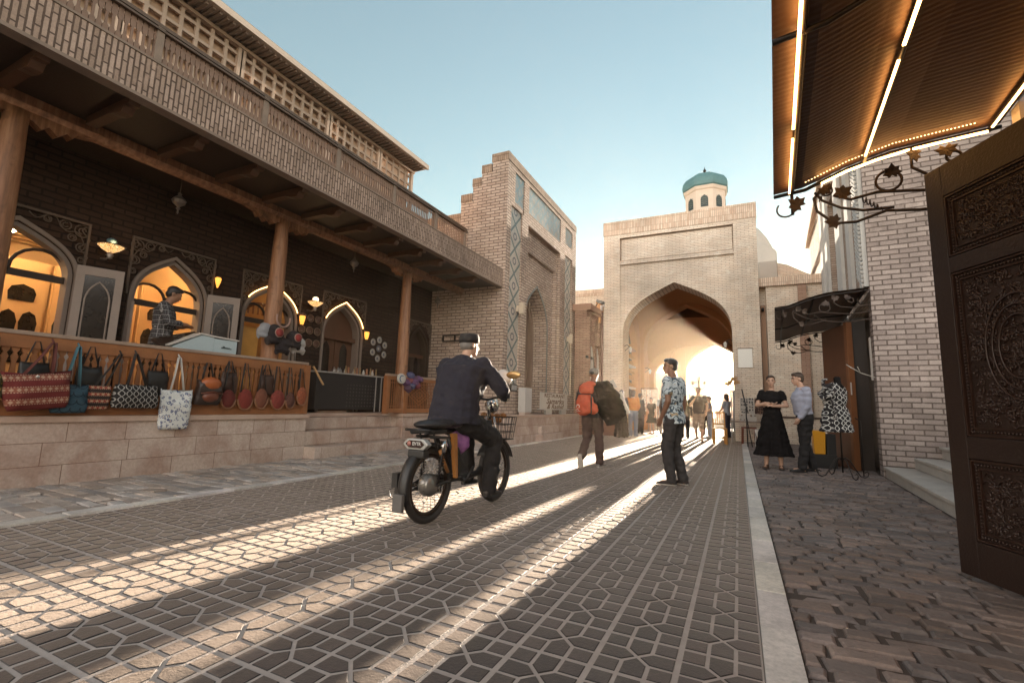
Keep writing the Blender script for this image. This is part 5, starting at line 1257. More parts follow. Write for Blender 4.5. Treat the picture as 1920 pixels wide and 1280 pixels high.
    for (y, z, w) in P:
        t = thing('wall_plate', w+' round plate of the ring of seven on the brick wall', 'plate', (-8.1, y, z), 0, 'ring of plates on the wall')
        b = MB(); b.lathe([(.02,.0),(.05,.004),(.085,.018),(.088,.022),(.05,.01),(.001,.008)], (.004,0,0), 20, axis=(1,0,0)); b.build('dish', m2 if 'central' in w else m, t, local=True)
        b = MB(); b.lathe([(.0,.012),(.035,.0125),(.035,.014),(.001,.015)], (.004,0,0), 16, axis=(1,0,0)); b.build('centre_motif', m if 'central' in w else m2, t, local=True)
    # grid of dark dishes between arches 3 and 4
    m = mat('dark_glaze', (.10,.055,.04), .2); m3 = mat('glaze_rim', (.25,.16,.10), .3); k = 0; base = None
    for i, zz in enumerate((2.72, 2.46, 2.20)):
        for j, yy in enumerate((6.62, 6.82, 7.02)):
            lab = ('top','middle','bottom')[i]+' row '+('left','centre','right')[j]+' dark glazed dish on the wall between the two lit arches'
            if base is None:
                t = thing('dark_dish', lab, 'dish', (-8.1, yy, zz), 0, 'dark dishes on the arcade wall')
                b = MB(); b.lathe([(.02,.0),(.05,.004),(.08,.02),(.05,.012),(.001,.01)], (.004,0,0), 16, axis=(1,0,0)); b.build('dish', m, t, local=True)
                b = MB(); b.tube([(.024,.08*math.cos(a),.08*math.sin(a)) for a in [R(q*24) for q in range(16)]], .006, 5); b.build('rim', m3, t, local=True); base = t
            else: o = copytree(base); o.location = (-8.1, yy, zz); o['label'] = lab
    # black clothes on a stand behind column 1
    b = MB(); soft_bag(b, .62, .75, .28, .25); o = b.build('black_garment', mat('black_velvet', (.012,.010,.010), .9), None, loc=(-7.42, 5.95, 2.42-.35)); tag(o, 'dark heap of black garments hanging behind the railing right of the column', 'garment')
    b = MB(); b.tube([(-7.26, 5.86, 2.0), (-7.26, 5.87, 1.7)], .006); b.build('cord', M_white, o)
    # hats tied to column 1
    def hat(lab, p, c, r, disk=None):
        t = thing('hat', lab, 'hat', p, 0, 'hats tied to the log column'); b = MB(); b.ell((0,0,0), (r*.8, r, r*1.0), 14, m=10); b.ell((.02,0,-r*.75), (r*.55, r*.95, r*.4), 12); b.ell((.0,r*.75,-r*.8), (r*.3,r*.32,r*.6), 10); b.ell((.0,-r*.75,-r*.8), (r*.3,r*.32,r*.6), 10)
        o = remeshed(b, 'crown', c, t, .012, .014, r*40, smooth=1)
        if disk: b = MB(); b.lathe([(.0,0),(r*.45,.0),(r*.45,.02),(.001,.025)], (r*.74, .0, .01), 16, axis=(1,0,.1)); b.build('patch', mat('red_felt', (.25,.03,.025), .8), t, local=True); b = MB(); b.tube([(r*.78, r*.5*math.cos(a), .01+r*.5*math.sin(a)) for a in [R(q*24) for q in range(16)]], .008, 5); b.build('patch_rim', mat('pinkish_trim', (.35,.22,.18), .8), t, local=True)
    fur = mat('black_fur', (.022,.016,.018), .95, bump=.8, bscale=90); wf = mat('white_fur', (.50,.47,.45), .95, bump=.8, bscale=90)
    hat('black hat with a red round patch, left one tied to the column', (-6.93, 5.16, 2.10), fur, .15, 1); hat('black hat with a red round patch, right one tied to the column', (-6.88, 5.50, 2.06), fur, .14, 1)
    hat('white fur hat at the right of the bunch on the column', (-6.97, 5.68, 1.98), wf, .13); hat('grey white fur hat at the left of the bunch on the column', (-7.0, 5.02, 2.14), mat('grey_fur', (.26,.26,.28), .95, bump=.8, bscale=90), .12)
    hat('dark crumpled cap at the bottom of the bunch on the column', (-6.93, 5.33, 1.93), fur, .13)
    b = MB(); b.tube([(-6.93, 5.30+.13*math.cos(a), 2.38+.15*math.sin(a)) for a in [R(160+q*14) for q in range(16)]], .016, 6); tag(b.build('horn_loop', mat('pinkish_trim', (.35,.22,.18), .8)), 'curved pale horn shaped loop above the hats on the column', 'loop')
    # scarves and bowls at the railing end post
    cols = [((.15,.07,.05),5.98,'brown fringed scarf nearest the post'),((.30,.16,.09),6.06,'tan scarf in the middle of the bundle at the railing end'),((.08,.07,.13),6.13,'dark blue scarf at the railing end')]
    for c, y, lab in cols:
        b = MB(); soft_bag(b, .09, .62, .08, .1); o = b.build('scarf', mat('scarf_'+lab.split()[0], c, .85, var=.4, nscale=30), None, loc=(-6.98, y, 1.66)); o.rotation_euler = (R(rnd.uniform(-6,6)),0,0); tag(o, lab, 'scarf', 'scarves at the railing end')
    for i, (y, z, c) in enumerate(((5.98,1.78,(.10,.06,.05)),(6.15,1.74,(.07,.06,.06)),(6.1,1.90,(.16,.09,.07)),(5.86,1.78,(.2,.12,.1)))):
        b = MB(); b.ell((0,0,0), (.09,.09,.075), 12); o = b.build('skullcap', mat('cap_'+'abcd'[i], c, .85, var=.5, nscale=40), None, loc=(-7.05, y, z)); tag(o, ('brown embroidered cap above the railing post','dark cap right of the railing post','topmost reddish cap over the scarves','light brown cap left of the railing post')[i], 'cap', 'caps at the railing end')
    b = MB(); b.bar((-6.9, 5.98, 1.62), (-6.86, 6.2, 1.30), .04, .02); tag(b.build('wooden_paddle', mat('light_wood', (.45,.26,.12), .6)), 'light wooden paddle sticking down across the scarves', 'paddle')
    # heap of caps on the second railing
    r = random.Random(3)
    for i in range(9):
        a = i*2.4; rr = .05+.03*i*.9; c = [(.13,.06,.14),(.20,.05,.06),(.06,.07,.16),(.10,.05,.08)][i % 4]
        b = MB(); b.ell((0,0,0), (.10,.11,.085), 12); o = remeshed(b, 'skullcap', mat('heap_cap_'+'abcd'[i % 4], c, .85, var=.5, nscale=35, bump=.5), None, .014, .02, i+1, smooth=1); o.location = ((-6.93+.04*math.cos(a), 8.86+rr*math.cos(a)*.9, 1.50+rr*math.sin(a)*.75))
        o.rotation_euler = (r.uniform(-.6,.6),)*3; tag(o, ('purple','red','dark blue','maroon')[i % 4]+' cap, '+('centre','just left of centre','low at the right','high at the left','lower right rim','top','lower left','upper right','far left')[i]+' of the heap tied to the fretwork railing', 'cap', 'heap of caps on the fretwork railing')
    t = thing('round_hat', 'white hat with a blue ring left of the heap of caps', 'hat', (-6.9, 8.42, 1.55))
    b = MB(); b.lathe([(.05,0),(.11,.01),(.12,.03),(.10,.05),(.03,.06),(.001,.06)], (0,0,0), 18, axis=(1,-.3,.1)); b.build('body', mat('off_white_felt', (.45,.42,.38), .8), t, local=True)
    b = MB(); b.tube([Vector((.05,.07*math.cos(a)-.012,.07*math.sin(a))) for a in [R(q*24) for q in range(16)]], .012, 6); b.build('ring', mat('blue_ring', (.07,.13,.22), .8), t, local=True)
    # dark textile garlands beside arches
    for (y, z0, z1, w, lab) in ((3.30, 1.5, 2.85, .24, 'dark hanging garland under the lit lamp between the first two arches'), (5.06, 1.5, 2.9, .20, 'dark hanging garland right of the second arch behind the display box')):
        b = MB(); r = random.Random(int(y*10))
        for k in range(70): z = r.uniform(z0, z1); s = r.uniform(.05,.1); b.ell((r.uniform(.04,.16), r.uniform(-w,w)*(.6+.4*math.sin((z-z0)*4)), z), (s,s,s*1.2), 7, m=5)
        o = b.build('garland', mat('dark_foliage_cloth', (.018,.014,.012), .95, bump=.6), None, loc=(-8.1, y, 0)); tag(o, lab, 'garland', 'garlands on the arcade wall')
veranda()

# ------------------------------------------------------------------ lamps
def sconce(lab, x, y, z, s, lit_top):
    t = thing('mosaic_lamp', lab, 'lamp', (x, y, z), 0, 'mosaic bowl lamps')
    g = NT('mosaic_glass_'+('a' if lit_top else 'b')); vo = g.new('ShaderNodeTexVoronoi', feature='DISTANCE_TO_EDGE'); g.put(vo.inputs['Vector'], g.obj()); vo.inputs['Scale'].default_value = 46/(s*4)
    k = g.math('GREATER_THAN', vo.outputs['Distance'], .09); vc = g.new('ShaderNodeTexVoronoi'); g.put(vc.inputs['Vector'], g.obj()); vc.inputs['Scale'].default_value = 46/(s*4)
    cc = g.mix(g.sep(vc.outputs['Color'])[0], (1,.42,.10), (1,.70,.34)); g.fin(g.mix(k, (.05,.03,.02), cc), .3); g.put(g.b.inputs['Emission Color'], cc); g.put(g.b.inputs['Emission Strength'], g.math('MULTIPLY', k, .22))
    b = MB(); b.lathe([(.02*s,-.62*s),(.25*s,-.55*s),(.6*s,-.33*s),(.85*s,-.08*s),(.92*s,0)], (0,0,0), 20); b.build('bowl', g.m, t, local=True)
    b = MB(); b.lathe([(.93*s,-.02*s),(1.0*s,0),(1.0*s,.04*s),(.9*s,.05*s),(.3*s,.1*s),(.1*s,.12*s)], (0,0,0), 20); b.build('rim', mat('aged_brass', (.28,.17,.08), .4, .7), t, local=True)
    b = MB(); b.ell((0,0,.38*s), (.36*s,.36*s,.30*s), 14); b.build('finial_globe', mat('blue_mosaic', (.12,.22,.25), .3, var=.7, nscale=25) if lit_top else emis('lit_globe', (1,.75,.45), 1.2), t, local=True)
    b = MB(); b.lathe([(.22*s,-.6*s),(.2*s,-.75*s),(.28*s,-.82*s),(.16*s,-.95*s),(.2*s,-1.05*s),(.05*s,-1.15*s)], (0,0,0), 12); b.tube([(0,0,-.9*s),(-.1,0,-1.1*s),(x*0-.28,0,-.9*s)], .012, 6); b.build('stem', mat('dusty_silver', (.30,.26,.23), .4, .6), t, local=True)
    l = bpy.data.lights.new('lamp_light', 'POINT'); l.energy = .9*s/.15; l.color = (1,.6,.28); l.shadow_soft_size = .05; o = bpy.data.objects.new('lamp_light', l); COL.objects.link(o); o.parent = t; o.location = (.05, 0, .14*s+.02)
sconce('lit mosaic bowl lamp with a blue globe between the first two arches', -7.86, 3.18, 3.08, .165, True)
sconce('lit mosaic bowl lamp with a glowing globe between the third and fourth arch', -7.86, 6.72, 3.03, .165, False)
def pendant(lab, y, ztop, zb, lit=False):
    t = thing('pendant_lamp', lab, 'pendant', (-7.4, y, ztop), 0, 'hanging metal lamps'); m = mat('dark_silver', (.20,.17,.155), .35, .7)
    b = MB(); L = ztop-zb; b.ell((0,0,0), (.045,.045,.03), 10); b.tube([(0,0,0),(0,0,-L+.1)], .006, 5); b.build('cord', m, t, local=True)
    b = MB(); b.lathe([(.01,.12),(.03,.10),(.02,.08),(.075,.03),(.095,0),(.08,-.045),(.03,-.085),(.015,-.10),(.03,-.12),(.01,-.15),(.012,-.19),(.002,-.21)], (0,0,-L), 12, smooth=False); b.build('lamp_shade', m, t, local=True)
pendant('unlit hanging metal lamp between the first and second column', 3.72, 4.28, 3.90); pendant('unlit hanging metal lamp between the second and third column', 7.25, 4.28, 3.98); pendant('small hanging metal lamp near the brick end wall', 10.4, 4.28, 3.82)
for (y, lab) in ((2.9,'small round ceiling fixture under the balcony near the left column'),(6.95,'small round ceiling fixture under the balcony near the middle')):
    b = MB(); b.ell((0,0,0), (.05,.05,.035), 12); tag(b.build('ceiling_fixture', MATS['dark_silver'], None, loc=(-7.2, y, 4.26)), lab, 'fixture')
b = MB(); b.box(-6.44, -6.36, 3.98, 4.10, 4.27, 4.299); tag(b.build('square_spot', emis('spot_glow', (1,.5,.18), .5)), 'small square orange spot light in the balcony soffit', 'spot light')
# warm strips along arches 3 and 4
E2 = emis('arch_strip_glow', (1,.52,.16), 3.2)
for i, lab in ((2, 'glowing orange light strip along the top of the third arch'), (3, 'glowing orange light strip along the top of the fourth arch')):
    uc, a, s, h = DOORS[i]; pts = [(uc-x_, z) for x_, z in arch(a+.05, s+.05, h+.06, 14)[5 if i == 2 else 4:]]+[(uc+x_, z) for x_, z in reversed(arch(a+.05, s+.05, h+.06, 14)[3:-1])]
    b = MB(); b.tube([(XW+.05, u, z) for u, z in pts], .009, 6); tag(b.build('light_strip', E2), lab, 'light strip')
    t = thing('glowing_bracket_lamp', ('small glowing orange lamp at the right foot of the third arch strip','small glowing orange lamp at the right foot of the fourth arch strip')[i-2], 'lamp', (XW+.1, uc+a+.1, s+.12), 0, 'small orange lamps')
    b = MB(); b.lathe([(.03,-.08),(.05,.0),(.06,.08),(.05,.10)], (0,0,0), 10); b.build('lamp_shade', emis('amber_glow', (1,.38,.06), .6), t, local=True); b = MB(); b.tube([(0,0,-.08),(-.08,0,-.12)], .012); b.build('bracket', M_iron, t, local=True)
t = thing('glowing_bracket_lamp', 'small glowing orange lamp right of the second arch', 'lamp', (XW+.1, 4.78, 2.98), 0, 'small orange lamps')
b = MB(); b.lathe([(.01,-.10),(.04,.0),(.05,.06),(.03,.08)], (0,0,0), 10); b.build('lamp_shade', MATS['amber_glow'], t, local=True); b = MB(); b.tube([(0,0,-.08),(-.08,0,-.12)], .012); b.build('bracket', M_iron, t, local=True)
# ------------------------------------------------------------------ people
def V(*a): return Vector(a)
def loft(b, rings, n=16):
    """rings: (centre, rx, ry, right axis, fwd axis)"""
    vs = []; fs = []
    for (c, rx, ry, ax, ay) in rings:
        for k in range(n):
            a = 2*math.pi*k/n; ca, sa = math.cos(a), math.sin(a)
            vs.append(c+ax*(rx*math.copysign(abs(ca)**.85, ca))+ay*(ry*math.copysign(abs(sa)**.85, sa)))
    m = len(rings)
    for i in range(m-1):
        for k in range(n): k2 = (k+1) % n; fs.append((i*n+k, i*n+k2, (i+1)*n+k2, (i+1)*n+k))
    fs.append(tuple(range(n-1, -1, -1))); fs.append(tuple((m-1)*n+k for k in range(n)))
    b.add(vs, fs, 0, True)
SKIN = {'a': mat('warm_skin', (.36,.19,.12), .5, var=.12, bump=.05), 'b': mat('fair_skin', (.50,.30,.21), .5, var=.1, bump=.05), 'c': mat('brown_skin', (.25,.125,.075), .5, var=.12, bump=.05)}
HAIR = {'k': mat('black_hair', (.018,.013,.011), .5, var=.4, nscale=30, bump=.5), 'b': mat('brown_hair', (.06,.035,.022), .5, var=.4, nscale=30, bump=.5), 'g': mat('grey_hair', (.20,.18,.165), .6, var=.4, nscale=30, bump=.5)}
def person(label, loc, head, H=1.74, skin='a', hair='k', hairlen=0, J={}, hyaw=0, hpitch=0, top=None, topz=.0, sleeve=1., bottom=None, blen=1., skirt=None, shoes=None, fat=1., vox=.011, group=None, hat=None, beard=None, collar=None, loose=.0, female=False, hands=True, shoulders=1.):
    s = H/1.74; t = thing('person', label, 'person', loc, head, group)
    j = dict(pel=V(0,0,.93), wai=V(0,0,1.08), che=V(0,0,1.28), nec=V(0,-.01,1.455), hea=V(0,.02,1.625),
             sl=V(-.175*shoulders,-.01,1.41), el=V(-.225*shoulders,-.03,1.13), wl=V(-.235*shoulders,.04,.89), sr=V(.175*shoulders,-.01,1.41), er=V(.225*shoulders,-.03,1.13), wr=V(.235*shoulders,.04,.89),
             hl=V(-.09,0,.90), kl=V(-.10,.015,.50), al=V(-.10,-.02,.085), hr=V(.09,0,.90), kr=V(.10,.015,.50), ar=V(.10,-.02,.085),
             tl=None, tr=None, gl=None, gr=None)
    for k, v in J.items(): j[k] = V(*v) if v is not None else None
    j = {k: (v*s if v is not None else None) for k, v in j.items()}
    X, Z = V(1,0,0), V(0,0,1)
    ax = (j['sr']-j['sl']); ax.normalize(); hx = (j['hr']-j['hl']); hx.normalize()
    def spine(tt):
        P = [j['pel'], j['wai'], j['che'], j['nec']]; i = min(2, int(tt)); f = tt-i; return P[i].lerp(P[i+1], f)
    def ring(tt, rx, ry, dy=0.):
        c = spine(tt); d = (spine(min(3, tt+.1))-spine(max(0, tt-.1))).normalized(); a = hx.lerp(ax, min(1, tt/2)); a = (a-d*a.dot(d)).normalized(); f = d.cross(a)
        return (c+f*dy*s, rx*s*fat, ry*s*(1+(fat-1)*1.3), a, f)
    bust = .02 if female else 0
    base = [(0,.155,.105,-.005),(.35,.15,.10,0),(1.0,.128 if female else .142,.092,.01),(1.6,.15,.105+bust/2,.012+bust/2),(2.0,.162,.112+bust,.012),(2.35,.165*shoulders,.102,0),(2.7,.135*shoulders,.08,-.005),(3,.062,.062,0)]
    b = MB()
    loft(b, [ring(a, rx, ry, dy) for a, rx, ry, dy in base])
    nk = j['nec']; hc = j['hea']; hq = Quaternion((0,0,1), hyaw) @ Quaternion((1,0,0), hpitch)
    b.capsule(nk-(hc-nk).normalized()*.03*s, nk.lerp(hc, .55), .056*s, .052*s)
    he = MB(); W = lambda x, y, z: hc+hq @ (V(x, y, z)*s)
    he.ell(W(0,-.01,.035), (.073*s,.092*s,.082*s), 14, q=hq, m=10); he.ell(W(0,.022,-.025), (.058*s,.066*s,.080*s), 12, q=hq); he.ell(W(0,.060,-.085), (.026*s,.022*s,.020*s), 10, q=hq)
    he.capsule(W(0,.083,.012), W(0,.104,-.026), .010*s, .014*s, 8); he.ell(W(0,.085,-.056), (.023*s,.012*s,.010*s), 8, q=hq)
    for sg in (-1, 1): he.ell(W(sg*.076,-.008,-.005), (.009*s,.018*s,.028*s), 8, q=hq); he.ell(W(sg*.028,.078,.026), (.024*s,.012*s,.008*s), 8, q=hq)
    b.v, b.f = b.v, b.f; b.add(he.v, he.f, 0, True)
    def limb(a, c, r0, r1, bb=None, fl=1.): (bb or b).capsule(a, c, r0*s, r1*s, 12, flat=fl)
    aw = .92 if female else 1.
    for q in 'lr':
        S_, E_, W_ = j['s'+q], j['e'+q], j['w'+q]
        limb(S_, E_, .050*aw, .038*aw); limb(E_, E_.lerp(W_, .35), .040*aw, .039*aw); limb(E_.lerp(W_, .3), W_, .039*aw, .026*aw)
        Hh, K_, A_ = j['h'+q], j['k'+q], j['a'+q]
        limb(Hh, K_, .082*fat, .056); limb(K_, K_.lerp(A_, .35), .054, .056); limb(K_.lerp(A_, .3), A_, .056, .037)
        # hand: palm, four fingers, thumb
        if hands:
            g = j['g'+q]; d = (g if g is not None else (W_-E_)).normalized(); d0 = d; up = V(0,1,0)*(1) if abs(d.y) < .8 else V(0,0,1)
            side = d.cross(X if abs(d.x) < .8 else Z).normalized()     # across the palm, towards thumb = forward
            if side.dot(V(0,1,0)) < 0 and abs(d.y) < .8: side = -side
            nrm = d.cross(side).normalized(); sg = -1 if q == 'l' else 1
            if nrm.dot(V(-sg,0,0)) < 0: nrm = -nrm                   # palm towards the body
            pc = W_+d*.05*s; b.tube([W_, W_+d*.02*s, W_+d*.05*s, W_+d*.088*s], [.024*s,.030*s,.036*s,.032*s], 10, flat=.45)
            loft(b, [(W_+d*q_*s, .5*wd*s, .013*s, side, nrm) for q_, wd in ((.0,.045),(.03,.062),(.06,.078),(.09,.076))], 10)
            for i in range(4):
                o_ = (1.5-i)*.019*s; L = (.068,.078,.073,.056)[i]*s; p0 = W_+d*.088*s+side*o_; curl = .45+.12*i
                p1 = p0+(d*math.cos(curl*.5)+nrm*math.sin(curl*.5))*L*.5; p2 = p1+(d*math.cos(curl*1.5)+nrm*math.sin(curl*1.5))*L*.5
                b.capsule(p0, p1, .0088*s, .0080*s, 7); b.capsule(p1, p2, .0080*s, .0068*s, 7)
            p0 = W_+d*.03*s+side*.03*s; p1 = p0+(d*.6+side*.6+nrm*.3).normalized()*.038*s; p2 = p1+(d*.9+side*.1+nrm*.35).normalized()*.03*s
            b.capsule(p0, p1, .012*s, .0105*s, 7); b.capsule(p1, p2, .010*s, .008*s, 7)
        td = j['t'+q]; td = td.normalized() if td is not None else V(-.12 if q == 'l' else .12, 1, 0).normalized()
        sd_ = td.cross(Z).normalized() if abs(td.z) < .9 else X
        dn = td.cross(sd_).normalized(); dn = dn if dn.dot(A_-K_) > 0 else -dn
        sole = A_+dn*.05*s
        b.capsule(sole-td*.03*s, sole+td*.13*s, .036*s, .026*s, 10)
        if shoes:
            sh = MB(); up_ = -dn
            P0 = A_+dn*.082*s
            loft(sh, [(P0-td*.075*s+up_*h0*s, wx*s, ln*s, sd_, td) for h0, wx, ln in ()], 12) if 0 else None
            rings = []
            for (l_, wx, hh) in ((-.068,.022,.05),(-.05,.034,.075),(0,.036,.088),(.05,.040,.062),(.10,.046,.048),(.15,.044,.040),(.185,.032,.032),(.20,.012,.018)):
                rings.append((P0+td*l_*s+up_*hh*.5*s, wx*s, hh*.5*s, sd_, up_))
            loft(sh, rings, 12); o = sh.build('shoe', shoes[0], t, local=True)
            so = MB(); loft(so, [(P0+td*l_*s+up_*.007*s, wx*s, .013*s, sd_, up_) for l_, wx in ((-.072,.022),(-.05,.036),(.05,.043),(.10,.049),(.16,.045),(.19,.033),(.205,.012))], 10); so.build('sole', shoes[1], o, local=True)
    remeshed(b, 'body', SKIN[skin], t, vox)
    # eyes, brows, lips
    e = MB()
    for sg in (-1, 1): e.ell(W(sg*.029,.081,.010), (.011*s,.007*s,.0055*s), 8, q=hq); 
    e.build('eyes', mat('dark_eyes', (.02,.014,.012), .3, bump=0), t, local=True)
    e = MB()
    for sg in (-1, 1): e.tube([W(sg*.013,.092,.032), W(sg*.03,.090,.037), W(sg*.046,.078,.031)], .0045*s, 5)
    if not hat or True: e.build('eyebrows', HAIR[hair if hair != 'g' else 'b'], t, local=True)
    e = MB(); e.ell(W(0,.094,-.057), (.019*s,.006*s,.0055*s), 8, q=hq); e.build('lips', mat('lips', (.30,.10,.075), .5, bump=0), t, local=True)
    # hair
    if hair and hairlen is not None:
        hb = MB(); hb.ell(W(0,-.022,.048), (.082*s,.096*s,.082*s), 14, q=hq); hb.ell(W(0,-.05,.0), (.075*s,.062*s,.075*s), 12, q=hq)
        hb.ell(W(0,.035,.092), (.062*s,.052*s,.032*s), 12, q=hq)
        if hairlen == 1: hb.ell(W(0,-.045,-.05), (.088*s,.068*s,.10*s), 12, q=hq); hb.ell(W(0,-.01,.04), (.102*s,.108*s,.094*s), 12, q=hq)
        if hairlen == 2: hb.ell(W(0,-.115,-.02), (.032*s,.035*s,.035*s), 10, q=hq)
        if hairlen == 3:
            for sg in (-1,1): hb.ell(W(sg*.07,-.01,-.03), (.022*s,.05*s,.09*s), 10, q=hq)
            hb.ell(W(0,-.06,-.08), (.08*s,.045*s,.12*s), 12, q=hq)
        # keep the face clear
        remeshed(hb, 'hair', HAIR[hair], t, vox*.8, .003, 1)
    if beard:
        hb = MB(); hb.ell(W(0,.05,-.075), (.052*s,.045*s,.045*s), 12, q=hq); hb.build('beard', HAIR[beard], t, local=True)
    if hat == 'cap':       # backwards baseball cap seen from behind
        hb = MB(); hb.ell(W(0,-.005,.055), (.090*s,.108*s,.078*s), 16, q=hq); o = remeshed(hb, 'cap', mat('grey_camo', (.20,.175,.155), .9, var=.55, nscale=22), t, vox)
        hb = MB(); hb.ell(W(0,-.10,.035), (.04*s,.02*s,.03*s), 12, q=hq); hb.build('cap_opening', HAIR['k'], o, local=True)
        hb = MB(); loft(hb, [(W(0,.07+l_,.045-.12*l_), wx*s, .006*s, hq @ X, hq @ Z) for l_, wx in ((0,.078),(.04,.072),(.075,.05),(.085,.02))], 12); hb.build('brim', mat('grey_camo_brim', (.3,.26,.23), .85), o, local=True)
    if hat == 'doppi':     # flat dark skullcap
        hb = MB(); loft(hb, [(W(0,-.012,z_), r_*s, r_*1.14*s, hq @ X, hq @ V(0,1,0)) for z_, r_ in ((.025,.088),(.06,.090),(.095,.086),(.115,.078),(.122,.05))], 18); hb.build('cap', mat('dark_skullcap', (.022,.018,.018), .8, bump=.4), t, local=True)
        hb = MB(); hb.ell(W(0,-.03,.0), (.080*s,.082*s,.062*s), 14, q=hq); remeshed(hb, 'hair', HAIR['g'], t, vox*.8)
    # top
    if top:
        c = MB(); mm, k = top; g = .014+loose
        z0 = topz                                    # hem position along the spine (0 = pelvis, may be negative)
        R2 = []
        if z0 < 0: r0 = ring(0, .165+loose, .12+loose); R2.append((r0[0]+V(0,0,z0*.15*s), r0[1]*(1.04), r0[2]*1.06, r0[3], r0[4]))
        for a, rx, ry, dy in base:
            if a < max(0, z0): continue
            kk = g if a < 2.6 else (.012 if a < 3 else .006); R2.append(ring(a, rx+kk, ry+kk, dy))
        loft(c, R2)
        for q in 'lr':
            S_, E_, W_ = j['s'+q], j['e'+q], j['w'+q]; r0 = .058+loose*.7; r1 = .049+loose*.7
            if sleeve <= .5: limb(S_, S_.lerp(E_, sleeve*2), r0+.004, r1+.008, c)
            else: limb(S_, E_, r0, r1, c); limb(E_, E_.lerp(W_, (sleeve-.5)*2), r1, .038+loose*.5, c)
        remeshed(c, k, mm, t, vox, .009 if vox < .014 else .006, len(label))
        if collar:
            cb = MB(); cb.tube([nk+V(math.cos(a)*.066*s, math.sin(a)*.066*s+.004, -.01*s-.02*s*math.sin(a)) for a in [R(100+q*34) for q in range(11)]], .014*s, 6, flat=1.0); cb.build('collar', mm, t, local=True)
    if bottom:
        c = MB(); mm, k = bottom
        loft(c, [ring(.0, .165, .118), ring(.35, .163, .112), ring(.62, .155, .105)])
        for q in 'lr':
            Hh, K_, A_ = j['h'+q], j['k'+q], j['a'+q]; lo = .010+loose*.3
            if blen <= .5: limb(Hh, Hh.lerp(K_, blen*2), .094*fat+lo, .082+lo, c)
            else: limb(Hh, K_, .092*fat+lo, .068+lo, c); limb(K_, K_.lerp(A_, (blen-.5)*2), .068+lo, .056+lo, c)
        remeshed(c, k, mm, t, vox, .010 if vox < .014 else .006, 3+len(label))
    if skirt:
        c = MB(); mm, z_, rb, nm = skirt; rr = [ring(.75, .15, .105), ring(.35, .165, .118), ring(0, .178, .128)]
        pc = j['pel']
        for f in (.25,.5,.75,1.):
            zz = pc.z+(z_*s-pc.z)*f; rr.append((V(pc.x, pc.y, zz), (.18+(rb-.18)*f)*s, (.135+(rb*.72-.135)*f)*s, X, V(0,1,0)))
        loft(c, rr, 28); o = remeshed(c, nm, mm, t, vox, .012, 5)
        for v in o.data.vertices:      # folds
            f = max(0, min(1, (pc.z-v.co.z)/(pc.z-z_*s+1e-4))); a = math.atan2(v.co.y-pc.y, v.co.x-pc.x); k_ = 1+.09*f*math.sin(a*9+v.co.z*2)+.05*f*math.sin(a*17+1); v.co.x = pc.x+(v.co.x-pc.x)*k_; v.co.y = pc.y+(v.co.y-pc.y)*k_
    return t
blk = mat('black_cloth_a', (.012,.010,.010), .9, var=.3, bump=.2, spec=.2); dgr = mat('charcoal_denim', (.050,.042,.040), .85, var=.4, nscale=14, bump=.3)
shoe_d = (mat('dark_shoe', (.035,.022,.018), .6), mat('pale_sole', (.45,.40,.35), .7)); shoe_k = (mat('black_shoe', (.016,.013,.012), .45), M_black); shoe_w = (mat('white_shoe', (.50,.47,.44), .6), MATS['pale_sole']); shoe_b = (mat('brown_shoe', (.10,.05,.03), .6), M_black)
MAN = (-.83, 7.0, .012)
# young man in the patterned shirt: body in profile facing left, one foot ahead, head turned to the viewer
person('young man in a pale blue patterned shirt and dark jeans standing mid street, hands down', MAN, R(72), 1.77, 'c', 'k', 0,
       dict(pel=(0,0,.93), wai=(0,.015,1.08), che=(0,.0,1.28), nec=(0,.005,1.455), hea=(0,.045,1.615), sl=(-.17,.01,1.41), el=(-.21,-.02,1.13), wl=(-.17,.10,.90), sr=(.17,-.02,1.41), er=(.215,-.055,1.12), wr=(.22,.02,.87),
            hl=(-.085,0,.9), kl=(-.10,.06,.49), al=(-.11,.0,.085), hr=(.085,-.01,.9), kr=(.095,.045,.50), ar=(.09,-.08,.085), tl=(-.1,1,0), tr=(.15,1,0)), hyaw=R(40), hpitch=0,
       top=(patmat('leaf_print_shirt', 'leafy', (.52,.57,.60), (.06,.085,.11), (.42,.32,.20)), 'shirt'), topz=-.75, sleeve=.27, bottom=(dgr, 'jeans'), shoes=shoe_d, vox=.009, loose=.010)
# man walking away with the orange rucksack and a big black case
BP = (-2.33, 8.1, .012)
person('man walking away in a grey cap carrying an orange rucksack and a big black bag', BP, R(-4), 1.73, 'c', 'k', None,
       dict(nec=(0,.03,1.445), hea=(.005,.055,1.61), che=(0,.02,1.28), wai=(0,0,1.08), el=(-.25,-.02,1.16), wl=(-.17,.16,1.08), er=(.27,-.03,1.16), wr=(.34,.10,1.0), kl=(-.115,.05,.49), al=(-.12,-.20,.19), tl=(-.05,.35,-1), hr=(.09,.0,.9), kr=(.11,.06,.49), ar=(.115,.06,.085)),
       top=(mat('dark_fleece', (.030,.024,.030), .9), 'jacket'), topz=-.5, sleeve=1., bottom=(mat('brown_trousers', (.075,.043,.034), .85, var=.3), 'trousers'), shoes=(mat('grey_sneaker', (.22,.19,.17), .7), MATS['pale_sole']), hat='cap', vox=.010, loose=.014, collar=1)
